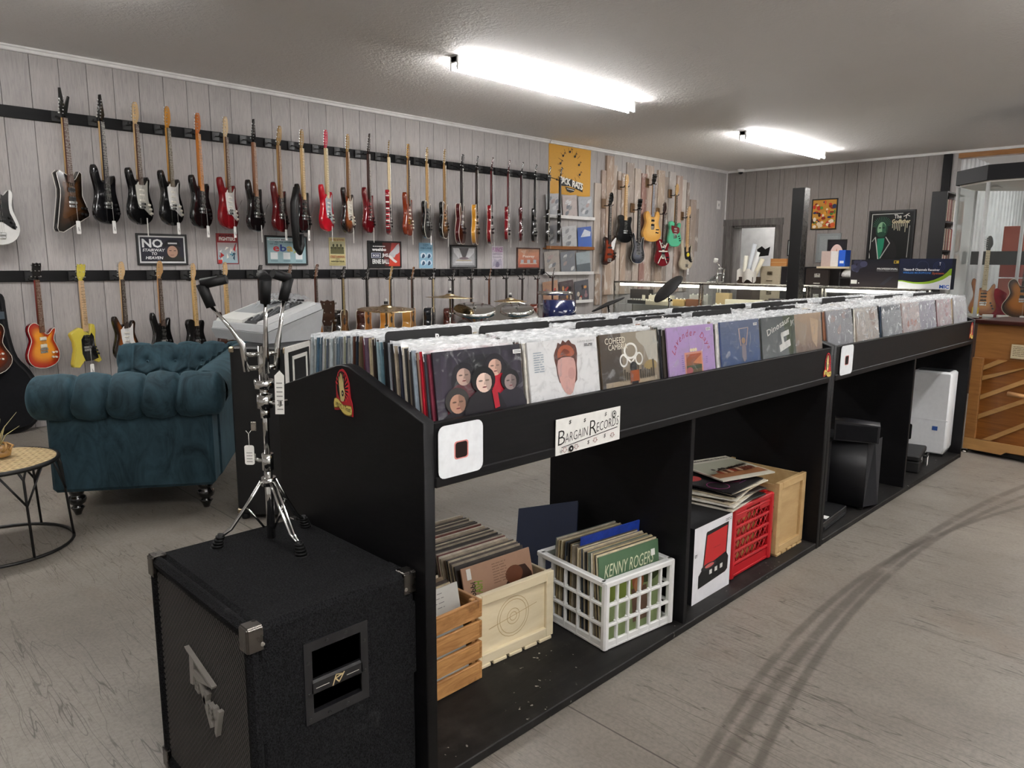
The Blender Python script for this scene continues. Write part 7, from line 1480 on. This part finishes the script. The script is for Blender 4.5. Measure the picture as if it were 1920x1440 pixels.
small('yellow_flower', 'yellow paper flower at the foot of the amber guitar', 'ornament', (aty(1829, 578, 9.4).x, 9.4, .831), (.06, .04, .1), 'd8b43c', 0, 0, None)
# shelves of the room beyond, seen through the cabinet
t = thing('far_shelf', 'black shelf unit seen through the glass cabinet', 'shelf', (-2.3, 14.6, 0))
for z in (.5, 1.0, 1.35, 1.72, 2.15): MB().ink('2a2220').bx(0, 1.5, 0, .4, z, z+.03, .003).build('shelf_board', 'satin', t)
for x in (0, 1.47): MB().ink('2a2220').bx(x, x+.03, 0, .4, 0, 2.2, .003).build('upright', 'satin', t)
r = random.Random(31)
for k, (x, z, w, h, c) in enumerate(((.2, 1.03, .3, .2, '3a4a50'), (.6, 1.03, .28, .24, '1c1c1e'), (1.0, 1.03, .25, .2, '5a5c60'), (.25, 1.38, .3, .22, '24262a'), (.7, 1.38, .22, .26, '2a6a80'), (1.1, 1.38, .3, .2, '8a8c90'), (.3, 1.75, .3, .25, '3c3a3a'), (.9, 1.75, .4, .2, 'b8a888'))): small('shelf_item', ('grey-green case at the left of the lowest far shelf', 'black case in the middle of the lowest far shelf', 'grey case at the right of the lowest far shelf', 'charcoal case at the left of the middle far shelf', 'blue case in the middle of the middle far shelf', 'silver case at the right of the middle far shelf', 'dark grey case at the left of the upper far shelf', 'tan case at the right of the upper far shelf')[k], 'equipment', (-2.3+x, 14.75, z), (w, .2, h), c, r.uniform(-10, 10), 2, 'equipment on the far shelf')
t = thing('red_amplifier', 'stack of red boxes seen through the glass cabinet', 'box', (-2.75, 13.8, 0)); 
for k in range(5): MB().ink('9a3a2c' if k % 2 else 'a84c38').bx(-.14, .14, -.15, .15, k*.4, k*.4+.38, .006).build('red_box', 'satin', t)
t = thing('wood_boards', 'pale wooden boards leaning above the far shelf', 'boards', (-1.6, 14.55, 1.75)); 
for k in range(3): MB().bx(-.15+k*.1, -.06+k*.1, 0, .03, .03, .9).build('board', 'pale_pine', t)
# piano: wooden back with diagonal battens
wood('dark_lid', '2a0f0c', '3c1814', (1, 1, 6), 3, .3, 2, coat=.3)
pl = atz(1806, 846, 0); pr = atz(1918, 868, 0); prz = math.degrees(atan2(pr.y-pl.y, pr.x-pl.x))
t = thing('wooden_organ', 'honey-coloured wooden piano back with diagonal battens at the right edge', 'piano', (pl.x, pl.y, 0), prz)
PW, PH = .56, 1.0
MB().bx(0, PW, .012, .5, .045, PH-.03, .003).build('case', 'oak_honey', t)
MB().bx(0, PW, -.02, .014, .72, PH-.03, .003).build('top_rail', 'oak_light', t); MB().bx(-.01, PW+.01, -.03, .5, PH-.03, PH, .006).build('lid', 'dark_lid', t)
MB().bx(.0, .075, -.018, .014, .10, .72, .003).build('stile', 'oak_honey', t); MB().bx(PW-.11, PW, -.018, .014, .10, .72, .003).build('stile', 'oak_honey', t)
MB().plate([(0, .03), (.26, .03), (.29, .055), (PW-.05, .06), (PW, .04), (PW, .115), (0, .115)], -.02, .014, .002).build('bottom_rail', 'oak_light', t)
MB().bx(.075, PW-.11, -.0, .013, .11, .72).build('panel', 'oak_panel', t)
for k in range(5):
    z = .12+k*.145; x0, x1 = .078, PW-.113; 
    pts = [(x0, z), (x1, z+.21), (x1, z+.245), (x0, z+.035)]; pts = [(x, min(max(q, .116), .718)) for x, q in pts]
    if k == 0: pts = [(x0+.10, .117), (x1, .30), (x1, .335), (x0+.04, .117)]
    if k == 4: pts = [(x0, .63), (x0+.15, .718), (x0+.09, .718), (x0, .665)]
    MB().plate(pts, -.014, .001, .002).build('batten', 'oak_light', t)
MB().ink('c09060').cyl((.27, -.05, .49), (PW-.09, -.05, .475), .016, n=12).cyl((PW-.10, -.05, .475), (PW-.10, 0, .475), .012, n=8).build('dowel_handle', 'satin', t); MB().ink('a86c34').lathe([(.012, 0), (.016, -.008), (.012, -.018), (.001, -.02)], 12).build('knob', 'gloss', t); o = t.children[-1]; o.rotation_euler = (radians(-90), 0, 0); o.rotation_euler = (radians(90), 0, 0); o.location = (.17, -.004, .18)
MB().ink('d8c8a4').bx(.25, .46, -.0225, -.021, .74, .84).build('paper_notice', 'paper', t); a = Art(.21, .1, -.0228, .25, .74); a.scrib(.06, .15, .94, .9, 6, '5a4c38', .0035, seed=12); a.build('notice_print', 'ink', t)
MB().ink('2a2622').bx(.355, .41, -.024, -.0205, .915, .965, .001).build('lock_plate', 'metal', t)
for x in (.04, PW-.05): MB().ink('c8c4bc').lathe([(.001, -.012), (.03, -.012), (.03, .012), (.001, .012)], 16).build('caster', 'metal', t); o = t.children[-1]; o.rotation_euler = (0, radians(90), 0); o.location = (x, .03, .03)
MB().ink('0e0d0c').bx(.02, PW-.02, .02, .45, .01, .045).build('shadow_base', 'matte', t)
